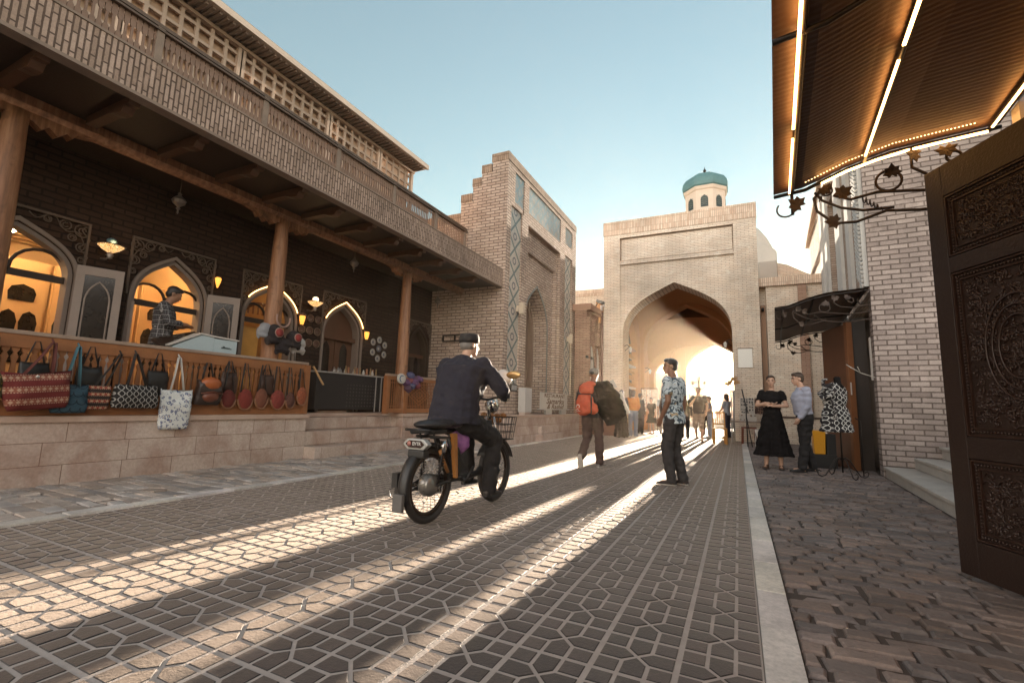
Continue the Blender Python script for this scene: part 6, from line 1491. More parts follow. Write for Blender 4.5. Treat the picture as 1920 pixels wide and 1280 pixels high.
def rucksack():
    t = thing('rucksack', 'bright orange rucksack with a white logo on the back of the walking man', 'rucksack', (BP[0], BP[1]-.17, 1.10), R(-4)); m = mat('orange_nylon', (.50,.065,.018), .6, var=.3, nscale=8, bump=.4, bscale=16)
    b = MB(); b.ell((-.05,-.10,.03), (.16,.12,.17), 14); b.ell((-.06,-.13,-.09), (.15,.085,.12), 12); b.ell((.10,-.09,-.08), (.09,.08,.10), 10); remeshed(b, 'main_pocket', m, t, .011, .008, 2)
    b = MB(); b.ell((-.03,-.08,.25), (.14,.10,.12), 12); b.ell((.04,-.06,.34), (.10,.06,.05), 10); remeshed(b, 'top_pocket', m, t, .011, .008, 7)
    b = MB(); b.box(-.16,.10,-.19,-.17,.155,.17); b.bar((.09,-.17,.17),(.09,-.16,-.16),.02,.02); b.bar((-.2,-.08,.2),(-.22,-.05,-.1),.03,.02); b.build('webbing', s_blk, t, local=True)
    # little crescent and figure mark
    b = MB(); pts = [(-.13+.028*math.cos(a), -.222, -.05+.03*math.sin(a)) for a in [R(-50+q*26) for q in range(11)]]; b.tube(pts, .006, 5); b.bar((-.17,-.222,-.115),(-.135,-.224,-.085),.012,.006); b.bar((-.135,-.224,-.085),(-.12,-.222,-.115),.012,.006); b.bar((-.16,-.222,-.13),(-.09,-.218,-.128),.014,.006)
    b.build('logo', M_white, t, local=True)
    t = thing('large_black_bag', 'large black soft bag with pale edging under the right arm of the walking man', 'bag', (BP[0]+.30, BP[1]-.06, .86))
    b = MB(); pr = [(-.24,.64),(.04,.65),(.12,.52),(.19,.46),(.26,.28),(.34,.08),(.18,-.08),(.0,-.12),(-.12,.05)]
    b.prism([(x, z) for x, z in pr], lambda u, z: (u, -.12, z), lambda u, z: (u-.02, .07, z)); b.ell((-.02,-.06,.30),(.17,.13,.26),12); b.ell((.10,-.05,.12),(.16,.12,.2),12); remeshed(b, 'cover', mat('black_nylon', (.006,.005,.005), .9, bump=.2, bscale=14, spec=.1), t, .013, .022, 3, smooth=9)
    b = MB(); b.bar((.05,.0,.655),(.125,.0,.53),.010,.07); b.bar((.195,.0,.46),(.265,.0,.28),.010,.07); b.bar((.265,.0,.28),(.345,.0,.09),.010,.07); b.build('edge_board', mat('pale_board_edge', (.55,.50,.44), .7), t, local=True)
    b = MB(); b.bar((-.58,.0,.42),(-.44,.0,.42),.20,.14); b.ell((-.51,0,.60),(.09,.08,.06),10); tag(b.build('black_bag', MATS['black_nylon'], None, loc=(BP[0]+.02, BP[1]+.05, .86), bevel=.02), 'small black bag hanging at the left elbow of the walking man', 'bag')
rucksack()
# couple on the right
W1 = (.57, 10.15, .012); W2 = (1.08, 10.05, .012)
person('woman in a black top and long black skirt with folded arms facing the viewer', W1, R(172), 1.73, 'b', 'b', 2,
       dict(sl=(-.165,0,1.41), el=(-.25,.03,1.17), wl=(-.02,.17,1.16), gl=(1,.05,.1), sr=(.165,0,1.41), er=(.25,.03,1.17), wr=(.04,.15,1.21), gr=(-1,.15,-.1), al=(-.11,0,.085), kl=(-.1,.02,.5), ar=(.13,.03,.085)), hyaw=R(4),
       top=(blk, 'top'), topz=.2, sleeve=.25, skirt=(mat('black_skirt_cloth', (.012,.010,.010), .95, bump=.2, spec=.15), .24, .31, 'skirt'), shoes=shoe_b, vox=.010, female=True, shoulders=.95)
person('older man in a light blue shirt and black trousers turned towards the woman', W2, R(100), 1.80, 'b', 'b', 0,
       dict(sl=(-.17,0,1.41), el=(-.21,.0,1.13), wl=(-.16,.12,.92), sr=(.17,-.01,1.41), er=(.22,-.07,1.14), wr=(.20,-.10,.89), che=(0,.03,1.28), wai=(0,.02,1.08), nec=(0,.03,1.455), hea=(0,.085,1.60), kl=(-.09,.04,.5), al=(-.09,.10,.085), kr=(.09,.0,.5), ar=(.10,-.12,.085)), hpitch=R(-8), hyaw=R(12),
       top=(mat('light_blue_shirt', (.36,.37,.46), .8, var=.08, bump=.1), 'shirt'), topz=.3, sleeve=.96, bottom=(mat('black_trousers', (.014,.012,.013), .85), 'trousers'), shoes=shoe_k, vox=.010, loose=.016, fat=1.07, collar=1)
b = MB(); soft_bag(b, .30, .42, .12, .2); o = b.build('handbag', mat('black_soft_leather', (.015,.012,.012), .6), None, loc=(.16, 10.05, 1.02)); o.rotation_euler = (0,0,R(90)); tag(o, 'black bag with a jacket hanging beside the woman in black', 'bag')
b = MB(); b.tube([(.16,10.05,1.02),(.28,10.1,1.25),(.40,10.14,1.48)], .012); tag(b.build('shoulder_strap', s_blk), 'thin black strap of the bag beside the woman in black', 'strap') if 0 else b.build('strap', s_blk, o, local=False)
# veranda vendor
person('man in a black and white checked shirt standing on the veranda behind the display box', (-7.52, 3.78, .90), R(-35), 1.74, 'c', 'k', 0,
       dict(hea=(0,.09,1.60), nec=(0,.03,1.45), sl=(-.19,0,1.40), el=(-.33,-.02,1.17), wl=(-.12,.24,1.14), gl=(1,.3,0), sr=(.19,.02,1.40), er=(.26,.10,1.16), wr=(.08,.30,1.16), gr=(-1,.3,0)), hpitch=R(-24), hyaw=R(6),
       top=(patmat('checked_flannel', 'check', (.024,.021,.024), (.16,.155,.16), (.30,.29,.29), .6), 'shirt'), topz=-.6, sleeve=.8, bottom=(blk, 'trousers'), shoes=shoe_k, vox=.010, loose=.018, shoulders=1.05, beard=None)
b = MB(); b.box(-.03,.03,-.004,.004,-.06,.06); o = b.build('phone', M_black, None, loc=(-7.30, 3.98, 2.08)); o.rotation_euler = (R(-60),0,R(-35)); tag(o, 'small dark phone in the hands of the man in the checked shirt', 'phone')
# background people near and inside the arch
G_ = 'people near the arch'
person('woman in an orange top and light blue jeans with dark hair seen from behind', (-3.42, 17.1, .012), R(5), 1.68, 'b', 'k', 1, dict(el=(-.22,.03,1.14), wl=(-.14,.18,1.05), er=(.22,.03,1.14), wr=(.16,.16,1.02)), top=(mat('orange_knit', (.55,.19,.025), .9), 'jumper'), topz=.3, sleeve=.95, bottom=(mat('light_jeans', (.23,.25,.30), .85), 'jeans'), shoes=shoe_w, vox=.016, group=G_, loose=.012, female=True)
person('tall woman in a long black dress half hidden behind the large black bag', (-3.72, 16.6, .012), R(20), 1.66, 'b', 'k', 3, {}, top=(blk, 'top'), sleeve=1., skirt=(blk, .03, .26, 'dress'), shoes=shoe_k, vox=.016, group=G_, female=True)
person('person in a dark green coat just right of the woman in orange', (-3.55, 19.2, .012), R(-40), 1.64, 'c', 'k', 0, dict(wl=(-.1,.22,1.1)), top=(mat('dark_green_coat', (.04,.045,.035), .9), 'coat'), topz=-1.6, sleeve=1., bottom=(blk, 'trousers'), shoes=shoe_w, vox=.018, group=G_, loose=.02)
person('girl in a knee length black dress and brown boots near the bright display rack', (-3.28, 20.2, .012), R(150), 1.50, 'b', 'k', 2, dict(er=(.2,.08,1.15), wr=(.06,.16,1.02)), top=(blk, 'top'), sleeve=.3, skirt=(blk, .52, .25, 'dress'), shoes=shoe_b, vox=.018, group=G_, female=True)
person('person in a pale blue shirt carrying a grey rucksack at the left of the arch', (-2.92, 20.9, .012), R(-20), 1.74, 'c', 'k', 0, {}, top=(mat('pale_blue_cotton', (.40,.46,.52), .8), 'shirt'), topz=-.4, sleeve=.4, bottom=(mat('pale_trousers', (.45,.42,.38), .8), 'trousers'), shoes=shoe_d, vox=.018, group=G_)
b = MB(); b.ell((0,0,0), (.17,.13,.24), 12); o = b.build('grey_rucksack', mat('grey_nylon', (.10,.095,.095), .8), None, loc=(-3.02, 20.72, 1.25)); tag(o, 'grey rucksack on the back of the person in pale blue near the arch', 'rucksack')
person('man in a dark brown jacket partly hidden behind the young man in the patterned shirt', (-2.10, 16.2, .012), R(-15), 1.70, 'c', 'k', 0, dict(el=(-.24,-.04,1.14), wl=(-.22,.02,.9)), top=(mat('brown_jacket', (.055,.035,.028), .85), 'jacket'), topz=-.8, sleeve=1., bottom=(mat('dark_olive', (.045,.038,.03), .85), 'trousers'), shoes=shoe_d, vox=.016, group=G_, loose=.02)
person('dark clothed person almost wholly hidden behind the young man in the patterned shirt', (-1.80, 18.4, .012), R(5), 1.68, 'c', 'k', 0, {}, top=(blk, 'top'), topz=-.8, sleeve=1., bottom=(blk, 'trousers'), shoes=shoe_k, vox=.02, group=G_, loose=.02)  # unseen figure added so its shadow narrows a light band on the paving
person('man in dark tee shirt and khaki shorts walking towards the viewer', (-1.21, 16.9, .012), R(176), 1.80, 'b', 'g', 0, dict(el=(-.26,.0,1.15), wl=(-.24,.10,.92), er=(.24,.10,1.14), wr=(.08,.20,1.36), gr=(-.6,-.1,1), kl=(-.10,.10,.49), al=(-.10,.06,.085), kr=(.10,.05,.51), ar=(.10,-.20,.14)), top=(mat('dark_tee', (.035,.028,.030), .85), 'tee_shirt'), topz=-.3, sleeve=.27, bottom=(mat('khaki_cotton', (.33,.24,.17), .85), 'shorts'), blen=.55, shoes=shoe_b, vox=.013, group=G_, fat=1.05, loose=.01)
person('woman in a grey tee shirt and light jeans walking behind the man in shorts', (-1.0, 19.5, .012), R(95), 1.58, 'b', 'b', 0, dict(el=(-.2,.02,1.14), wl=(-.1,.18,1.1)), top=(mat('grey_tee', (.20,.18,.18), .85), 'tee_shirt'), topz=-.1, sleeve=.28, bottom=(mat('light_jeans', (.23,.25,.30), .85), 'jeans'), shoes=shoe_w, vox=.016, group=G_, female=True)
person('dark clothed person between the man in shorts and the woman in grey', (-1.25, 21.5, .012), R(0), 1.66, 'c', 'k', 0, {}, top=(blk, 'top'), sleeve=1., bottom=(blk, 'trousers'), shoes=shoe_k, vox=.02, group=G_)
person('person in a pale flowered top beside the chair, holding dark cloth', (-.42, 20.6, .012), R(60), 1.70, 'b', 'b', 3, dict(el=(-.2,.1,1.14), wl=(-.1,.3,1.0), er=(.2,.1,1.14), wr=(.1,.3,.98)), top=(mat('pale_flowered', (.35,.38,.42), .8, var=.5, nscale=20), 'top'), topz=-.3, sleeve=.3, bottom=(mat('dark_navy', (.03,.03,.05), .85), 'trousers'), shoes=shoe_k, vox=.018, group=G_, female=True)

# ------------------------------------------------------------------ moped and rider
def moped():
    XM, YR, YF, RW = -2.45, 3.45, 4.60, .325
    t = thing('moped', 'black electric moped with spoked wheels and a front basket ridden away down the street', 'moped', (XM, YR, .012), R(-2))
    L = lambda x, y, z: (x, y, z)
    WB = YF-YR; tyre = mat('tyre_rubber', (.03,.024,.022), .6, bump=.3); rim = mat('dark_rim', (.07,.05,.04), .35, .8)
    def wheel(y, nm):
        w = MB(); n = 48; vs = []; fs = []
        for i in range(n):
            a = 2*math.pi*i/n
            for k in range(10): c = 2*math.pi*k/10; rr = RW-.032+.032*math.cos(c); vs.append((.030*math.sin(c), y+rr*math.cos(a), RW+rr*math.sin(a)))
        for i in range(n):
            for k in range(10): fs.append((i*10+k, i*10+(k+1) % 10, ((i+1) % n)*10+(k+1) % 10, ((i+1) % n)*10+k))
        w.add(vs, fs, 0, True); o = w.build('tyre', tyre, t, local=True)
        w = MB(); pts = [(0, y+.247*math.cos(2*math.pi*i/40), RW+.247*math.sin(2*math.pi*i/40)) for i in range(41)]; w.tube(pts, .014, 8, flat=1.4); w.build('rim', rim, o, local=True)
        w = MB()
        for i in range(28):
            a = 2*math.pi*i/28; a2 = a+(.55 if i % 2 else -.55); sx = .03 if (i//2) % 2 else -.03
            w.tube([(sx, y+.05*math.cos(a2), RW+.05*math.sin(a2)), (0, y+.245*math.cos(a), RW+.245*math.sin(a))], .0022, 4)
        w.build('spokes', M_chrome, o, local=True)
        return o
    wr = wheel(0, 'rear'); wf = wheel(WB, 'front')
    b = MB(); b.lathe([(.02,-.075),(.04,-.07),(.085,-.05),(.095,-.03),(.095,.03),(.085,.05),(.04,.07),(.02,.075)], (0,0,RW), 20, axis=(1,0,0)); b.build('hub_motor', mat('cast_alloy', (.30,.28,.26), .35, .8, var=.3), t, local=True)
    b = MB(); b.lathe([(.02,-.05),(.045,-.045),(.045,.045),(.02,.05)], (0,WB,RW), 14, axis=(1,0,0)); b.build('front_hub', MATS['cast_alloy'], t, local=True)
    def fender(y, a0, a1, nm):
        f = MB(); n = 16; vs = []
        for i in range(n+1):
            a = R(a0+(a1-a0)*i/n)
            for (x, r) in ((-.055,RW+.012),(-.03,RW+.03),(0,RW+.036),(.03,RW+.03),(.055,RW+.012)): vs.append((x, y+r*math.cos(a), RW+r*math.sin(a)))
        fs = [(i*5+k, i*5+k+1, (i+1)*5+k+1, (i+1)*5+k) for i in range(n) for k in range(4)]
        f.add(vs, fs, 0, True); o = f.build(nm, M_black, t, local=True); m = o.modifiers.new('s', 'SOLIDIFY'); m.thickness = .004; return o
    fender(0, 40, 200, 'rear_fender'); fender(WB, 20, 150, 'front_fender')
    b = MB(); b.box(-.05,.05,-.40,-.36,.16,.30); b.build('mud_flap', mat('grey_flap', (.11,.10,.095), .7), t, local=True, bevel=.01)
    # frame
    fr = MB()
    for sx in (-.075, .075):
        fr.tube([(sx,0,RW),(sx,.20,.34),(sx*.8,.38,.33)], .016, 8); fr.tube([(sx,-.10,.74),(sx,.18,.72),(sx*.6,.42,.45)], .014, 8); fr.tube([(sx,.15,.72),(sx*.9,.36,.36)], .016, 8); fr.tube([(sx,-.18,.77),(sx,.2,.77)], .011, 8)
        fr.tube([(sx,.0,.62),(sx,-.06,.76)], .01, 6)
    fr.tube([(0,.36,.34),(0,.52,.32),(0,.80,.34),(0,.96,.46),(0,1.02,.66),(0,.99,.86)], .032, 10); fr.tube([(-.1,.36,.35),(.1,.36,.35)], .02)
    fr.tube([(-.07,.40,.36),(-.07,.46,.52),(-.05,.36,.74)], .022, 8); fr.bar((0,.30,.60),(0,.42,.40),.13,.10)
    fr.build('frame', M_black, t, local=True)
    b = MB()
    for sx in (-.095, .095):
        b.tube([(sx,.0,.34),(sx,.06,.68)], .012, 8)
        pts = [(sx+.026*math.cos(i*.8), .01+.045*i/60+.0*math.sin(i), .40+.20*i/60+.0) for i in range(61)]
        pts = [(sx+.026*math.cos(i*.8), .01+.045*i/60+.026*math.sin(i*.8), .40+.20*i/60) for i in range(61)]
        b.tube(pts, .0045, 5)
    b.build('shock_absorber', mat('black_spring', (.03,.025,.025), .4, .5), t, local=True)
    b = MB()
    for sx in (-.095, .095): b.cyl((sx,.055,.60),(sx,.065,.70),.028,n=12)
    b.build('shock_cap', M_chrome, t, local=True)
    b = MB(); b.tube([(.085,.02,.62),(.085,.16,.30+.12)], .015); b.prism([(.17,.76),(.24,.76),(.28,.36),(.25,.36)], lambda u, z: (.08,u,z), lambda u, z: (.115,u,z)); b.build('side_brace', mat('orange_brace', (.42,.17,.04), .4), t, local=True)
    # seat and tail lamp
    b = MB(); b.ell((0,.02,.84), (.14,.22,.045), 18); b.ell((0,.30,.85), (.13,.20,.05), 18); remeshed(b, 'seat', mat('black_vinyl', (.022,.018,.018), .45, bump=.2), t, .012)
    b = MB(); b.tube([(-.12,-.12,.79),(-.12,-.20,.80),(.12,-.20,.80),(.12,-.12,.79)], .011, 8); b.box(-.10,.10,-.17,.1,.775,.795); b.build('grab_rail', M_black, t, local=True)
    tl = MB(); oc = [(-.135,0),(-.085,-.045),(.085,-.045),(.135,0),(.085,.045),(-.085,.045)]
    tl.prism([(u, .685+z) for u, z in oc], lambda u, z: (u+.03,-.25,z), lambda u, z: (u+.03,-.19,z)); o = tl.build('tail_lamp', mat('silver_plastic', (.40,.39,.37), .35, .3), t, local=True, bevel=.01)
    b = MB(); b.prism([(u*.72, .687+z*.66) for u, z in oc], lambda u, z: (u+.03,-.256,z), lambda u, z: (u+.03,-.245,z)); b.build('lens', mat('dark_red_lens', (.03,.012,.012), .2), o, local=True)
    b = MB(); b.lathe([(.001,0),(.02,0),(.02,.004),(.001,.005)], (-.028,-.2565,.69), 14, axis=(0,-1,0)); b.build('badge', mat('pinkish_badge', (.40,.16,.13), .4), o, local=True)
    q_ = text('EVTR', .038, mat('pale_letter', (.5,.48,.45), .5, bump=0), t, (.05,-.257,.69), Matrix(((1,0,0),(0,0,-1),(0,1,0))), name='lettering', bold=.001); q_.parent = o
    b = MB(); b.box(-.055,.115,-.24,-.16,.575,.637); b.build('plate_holder', M_black, t, local=True, bevel=.01)
    # pedals, chain case, stand
    b = MB(); b.tube([(-.12,.42,.33),(.12,.42,.33)], .014); b.tube([(-.12,.42,.33),(-.12,.32,.22)], .011); b.tube([(.12,.42,.33),(.12,.52,.44)], .011); b.box(-.20,-.12,.27,.36,.20,.225); b.build('pedal', M_black, t, local=True)
    b = MB(); b.ell((-.085,.16,.325), (.012,.30,.055), 16); b.build('chain_case', M_iron, t, local=True)
    b = MB(); b.tube([(-.10,.30,.30),(-.15,.1,.26),(-.19,-.10,.26)], .010); b.tube([(-.14,.0,.30),(-.24,-.14,.31),(-.30,-.16,.27),(-.30,-.14,.21),(-.26,-.13,.19)], .005, 6); b.box(-.26,-.20,-.18,-.10,.30,.42); b.box(-.24,-.12,-.16,-.10,.20,.30); b.build('folded_footrest', M_black, t, local=True)
    # front end
    b = MB()
    for sx in (-.06, .06): b.tube([(sx,WB,RW),(sx,WB-.07,.66),(sx*.8,WB-.14,.90)], .014, 8)
    b.tube([(0,WB-.14,.88),(0,WB-.20,1.06)], .018, 8); b.build('fork', M_chrome, t, local=True)
    b = MB(); b.tube([(-.30,WB-.42,1.08),(-.26,WB-.34,1.12),(-.12,WB-.22,1.10),(0,WB-.20,1.08),(.12,WB-.22,1.10),(.26,WB-.34,1.12),(.30,WB-.42,1.08)], .012, 8); b.build('handlebar', M_black, t, local=True)
    b = MB(); b.ell((0,WB-.10,1.02), (.085,.07,.085), 14); b.build('head_lamp', M_chrome, t, local=True)
    for sg in (1,):
        b = MB(); b.tube([(sg*.2,WB-.28,1.12),(sg*.27,WB-.24,1.24),(sg*.33,WB-.24,1.30)], .007, 6); b.build('mirror_stem', M_chrome, t, local=True)
        b = MB(); b.ell((sg*.33,WB-.25,1.34), (.085,.018,.042), 16); b.build('mirror', mat('amber_mirror', (.60,.36,.14), .2, .6, bump=0), t, local=True)
    b = MB()
    for k in range(9): u = -.16+.04*k; b.tube([(u,WB+.10,.66),(u*1.2,WB+.12,.90)], .004, 4); b.tube([(u*1.2,WB-.12,.90),(u,WB-.08,.66)], .004, 4)
    for z, w in ((.66,.16),(.74,.17),(.82,.18),(.90,.195)): b.tube([(-w,WB-.12,z),(w,WB-.12,z),(w,WB+.12,z),(-w,WB+.12,z),(-w,WB-.12,z)], .005, 4)
    for y in (-.06,0,.06): b.tube([(-.195,WB+y,.90),(-.16,WB+y,.66),(.16,WB+y,.66),(.195,WB+y,.90)], .004, 4)
    b.build('basket', M_iron, t, local=True)
    b = MB(); b.ell((.02,.44,.66), (.12,.09,.11), 12); o = remeshed(b, 'purple_cloth_bag', mat('purple_print', (.22,.07,.26), .7, var=.7, nscale=22, col2=(.45,.20,.42)), None, .011, .012, 4); o.location = (XM-.02, YR+.02, .012); tag(o, 'small purple patterned cloth bag hung at the middle of the moped', 'bag')
    b = MB(); r = random.Random(5)
    for k in range(10): b.ell((XM+r.uniform(-.12,.12), YF+r.uniform(-.08,.08), .86+r.uniform(0,.07)), (.04,.04,.03), 8, m=5)
    tag(b.build('basket_load', mat('dry_orange_leaves', (.35,.14,.04), .7, var=.5, nscale=30)), 'crumpled orange brown goods lying in the moped basket', 'goods')
    b = MB(); b.ell((0,0,0), (.10,.07,.09), 12); b.ell((-.06,.0,-.03), (.06,.06,.06), 10); o = remeshed(b, 'white_plastic_bag', mat('white_plastic', (.62,.58,.54), .4, bump=.3), None, .011, .012, 9); o.location = (XM+.16, YF-.10, 1.33); tag(o, 'white plastic bundle on the handlebar in front of the rider', 'bundle')
moped()
RD = (-2.47, 3.93, .012)
person('rider with a dark skullcap and navy jacket seen from behind on the moped', RD, R(-3), 1.76, 'b', 'g', None,
       dict(pel=(0,-.08,.90), wai=(0,-.07,1.06), che=(0,.02,1.27), nec=(0,.07,1.475), hea=(.01,.12,1.60), sl=(-.21,.05,1.395), el=(-.34,.15,1.15), wl=(-.29,.36,1.09), gl=(.2,1,-.1), sr=(.21,.05,1.395), er=(.36,.18,1.17), wr=(.29,.38,1.10), gr=(-.2,1,-.1),
            hl=(-.11,-.04,.86), kl=(-.17,.38,.70), al=(-.15,.40,.28), hr=(.11,-.04,.86), kr=(.17,.40,.66), ar=(.16,.34,.20), tl=(0,1,-.05), tr=(.1,1,-.02)), hyaw=R(-22),
       top=(mat('navy_jacket_cloth', (.016,.014,.024), .9, var=.2, bump=.15), 'jacket'), topz=-.5, sleeve=.97, bottom=(mat('black_work_trousers', (.014,.012,.013), .85), 'trousers'), shoes=(mat('dusty_black_shoe', (.03,.024,.022), .55), M_black), hat='doppi', vox=.009, fat=1.22, loose=.04, shoulders=1.12, collar=1)
# ------------------------------------------------------------------ things on the right and around the gate
def dress_stand():
    t = thing('dress_stand', 'black wrought iron dress stand with curled feet beside the brown door', 'stand', (1.52, 9.5, 0))
    b = MB()
    b.tube([(0,0,.10),(0,0,1.55)], .013, 8)
    for a in (20, 110, 200, 290):
        c, s = math.cos(R(a)), math.sin(R(a)); b.tube([(c*r, s*r, z) for r, z in ((0,.30),(.05,.34),(.12,.30),(.20,.16),(.27,.05),(.33,.03),(.38,.05),(.40,.10),(.37,.13),(.34,.11))], .010, 6)
    b.build('stand', M_iron, t, local=True)
    b = MB(); b.tube([(.30,.1,.05),(.30,.1,.95),(.22,.06,1.0)], .010, 6)
    b.build('second_rod', M_iron, t, local=True)
    b = MB(); X, Y = V(1,0,0), V(0,1,0)
    loft(b, [(V(.0,.0,z), rx, ry, X, Y) for z, rx, ry in ((.74,.24,.17),(.95,.215,.15),(1.1,.18,.125),(1.2,.155,.11),(1.35,.18,.13),(1.45,.175,.11),(1.52,.12,.08),(1.56,.06,.05))], 24)
    m = patmat('ikat_print', 'ogee', (.020,.018,.020), (.50,.49,.47), sc_=1.3)
    nt = m.node_tree; # the ogee pattern runs along x here
    for n in nt.nodes:
        if n.type == 'TEX_COORD':
            r_ = nt.nodes.new('ShaderNodeMapping'); r_.inputs['Rotation'].default_value = (0, 0, R(60))
            for l in list(n.outputs['Object'].links): to = l.to_socket; nt.links.remove(l); nt.links.new(r_.outputs[0], to)
            nt.links.new(n.outputs['Object'], r_.inputs[0])
    o = remeshed(b, 'dress', m, None, .010, .014, 6); o.location = (1.47, 9.5, .02); o.rotation_euler = (0,0,R(15)); tag(o, 'black and white ikat patterned sleeveless dress on the iron stand', 'dress')
    for v in o.data.vertices:
        f = max(0, min(1, (1.2-v.co.z)/.45)); a = math.atan2(v.co.y, v.co.x); k = 1+.07*f*math.sin(a*9+2)+.03*math.sin(a*17+v.co.z*9); v.co.x *= k; v.co.y *= k
    b = MB(); loft(b, [(V(0,0,z), r, r*.8, X, Y) for z, r in ((1.50,.10),(1.57,.055),(1.62,.05),(1.66,.055),(1.68,.03))], 14); b.build('neck_form', blk, t, local=True)
    # scarf looped at the left shoulder
    b = MB(); b.tube([(-.05,-.1,1.55),(-.16,-.1,1.48),(-.25,-.05,1.36),(-.22,-.12,1.28),(-.12,-.16,1.32),(-.04,-.16,1.45)], [.03,.045,.04,.035,.045,.03], 8); b.tube([(-.2,-.06,1.42),(-.19,-.09,1.60),(-.12,-.09,1.62)], .03, 8); b.tube([(-.12,-.14,1.33),(-.05,-.15,1.1),(-.07,-.15,.95)], [.05,.06,.05], 8, flat=.4)
    o = remeshed(b, 'scarf', patmat('bw_scarf', 'leafy', (.03,.026,.028), (.42,.40,.38), (.02,.02,.02)), None, .012, .01, 3); o.location = (1.50, 9.5, .02); tag(o, 'black and white scarf knotted round the top of the dress stand', 'scarf')
dress_stand()
def yellow_bin():
    t = thing('yellow_bucket', 'bright yellow plastic container behind the man in the light blue shirt', 'container', (1.42, 11.2, 0))
    b = MB(); b.prism([(-.09,.26),(.09,.26),(.11,.72),(-.11,.72)], lambda u, z: (u,-.12,z), lambda u, z: (u,.14,z)); b.build('body', mat('yellow_plastic', (.75,.33,.01), .4, var=.1, bump=0), t, local=True, bevel=.015)
    b = MB(); b.box(-.10,.28,-.13,.15,.0,.26); b.box(.115,.27,-.12,.14,.26,.66); b.build('base', M_black, t, local=True)
yellow_bin()
def shop_corner():
    # wooden chair in the sun
    t = thing('wooden_chair', 'small honey coloured wooden chair standing in the sunlight before the arch', 'chair', (-.56, 16.3, .012), R(8)); m = mat('golden_wood', (.50,.24,.06), .45, var=.25)
    b = MB(); b.box(-.20,.20,-.20,.20,.46,.50); b.build('seat', m, t, local=True, bevel=.006)
    for (x, y) in ((-.17,-.17),(.17,-.17),(-.17,.18),(.17,.18)): b = MB(); b.bar((x*1.05,y*1.05,0),(x,y,.46),.045,.045); b.build('leg', m, t, local=True)
    b = MB(); b.box(-.16,.16,-.18,-.155,.18,.21); b.box(-.185,-.16,-.16,.16,.24,.27); b.box(.16,.185,-.16,.16,.24,.27); b.build('stretcher', m, t, local=True)
    b = MB(); b.bar((-.17,.19,.5),(-.17,.24,1.0),.04,.035); b.bar((.17,.19,.5),(.17,.24,1.0),.04,.035); b.bar((-.17,.24,.98),(.17,.24,.98),.03,.05); b.bar((-.17,.20,.62),(.17,.20,.62),.03,.04)
    for k in range(4): b.bar((-.10+k*.067,.20,.62),(-.10+k*.067,.24,.97),.018,.012)
    b.build('backrest', m, t, local=True)
    # folding table with goods
    t = thing('folding_table', 'pale folding table with a few goods in front of the right gate pier', 'table', (.15, 17.3, 0))
    b = MB(); b.box(-.42,.75,-.28,.30,.70,.73); b.build('tabletop', M_wood_gy, t, local=True)
    for (x, y) in ((-.38,-.24),(.71,-.24),(-.38,.26),(.71,.26)): b = MB(); b.bar((x,y,0),(x,y,.70),.03,.03); b.build('leg', MATS['pale_metal_edge'], t, local=True)
    t = thing('red_stool', 'dark red stool under the folding table by the right gate pier', 'stool', (.28, 17.25, 0)); m = mat('dark_red_wood', (.16,.04,.02), .5)
    b = MB(); b.box(-.22,.22,-.18,.18,.50,.55); b.build('seat', m, t, local=True)
    for (x, y) in ((-.18,-.14),(.18,-.14),(-.18,.14),(.18,.14)): b = MB(); b.bar((x*1.1,y*1.1,0),(x,y,.5),.05,.05); b.build('leg', m, t, local=True)
    # boards with small souvenirs
    def board(lab, x0, x1, z0, z1, y, m, n, seed, mc):
        t = thing('display_board', lab, 'board', ((x0+x1)/2, y, z0), 0, 'souvenir boards by the right pier'); b = MB(); b.box(x0, x1, y, y+.03, z0, z1); b.build('board', m, t)
        b = MB(); r = random.Random(seed)
        for i in range(n[0]):
            for j in range(n[1]):
                if r.random() < .8: b.ell((x0+(x1-x0)*(i+.5+r.uniform(-.2,.2))/n[0], y-.01, z0+(z1-z0)*(j+.5+r.uniform(-.2,.2))/n[1]), (.028*r.uniform(.6,1.2),.01,.03*r.uniform(.6,1.2)), 7, m=5)
        b.build('souvenir_rows', mc, t)
    board('pale board covered with small dark magnets on the table by the gate pier', .05, .46, .98, 1.50, 17.45, mat('pale_felt', (.42,.38,.34), .9), (5, 6), 1, mat('dark_magnets', (.04,.035,.04), .5))
    board('dark red board with small souvenirs right of the pale one', .48, .86, .98, 1.50, 17.42, mat('dark_felt', (.05,.025,.02), .9), (6, 7), 2, mat('reddish_magnets', (.16,.09,.06), .5))
    board('low pale box front with brown figures on the folding table', .02, .52, .735, .97, 17.3, MATS['pale_felt'], (5, 2), 4, MATS['reddish_magnets'])
    # parasol folded / post with straw fans
    t = thing('straw_fan_stand', 'tall stand with a bunch of dry straw brooms glowing against the light', 'stand', (-.22, 17.8, 0)); m = mat('dry_straw', (.60,.34,.15), .8, var=.4, nscale=30)
    b = MB(); b.tube([(0,0,0),(0,0,2.0)], .018, 8); b.tube([(.06,0,.4),(.08,0,1.75)], .03, 8); b.build('pole', MATS['pale_metal_edge'], t, local=True)
    r = random.Random(8); b = MB()
    for (cx, cz, a) in ((-.12,2.05,-28),(.08,2.22,20),(.16,2.12,50),(-.02,2.10,-5)):
        for k in range(46):
            aa = R(a+r.uniform(-30,30)); L = r.uniform(.16,.30); y = r.uniform(-.08,.08); p = Vector((cx*.4, 0, cz-.16)); q = p+Vector((math.sin(aa)*L, y, math.cos(aa)*L*.8)); b.tube([p, p.lerp(q,.5), q], [.004,.007,.003], 4)
    b.build('straw_bunch', m, t, local=True)
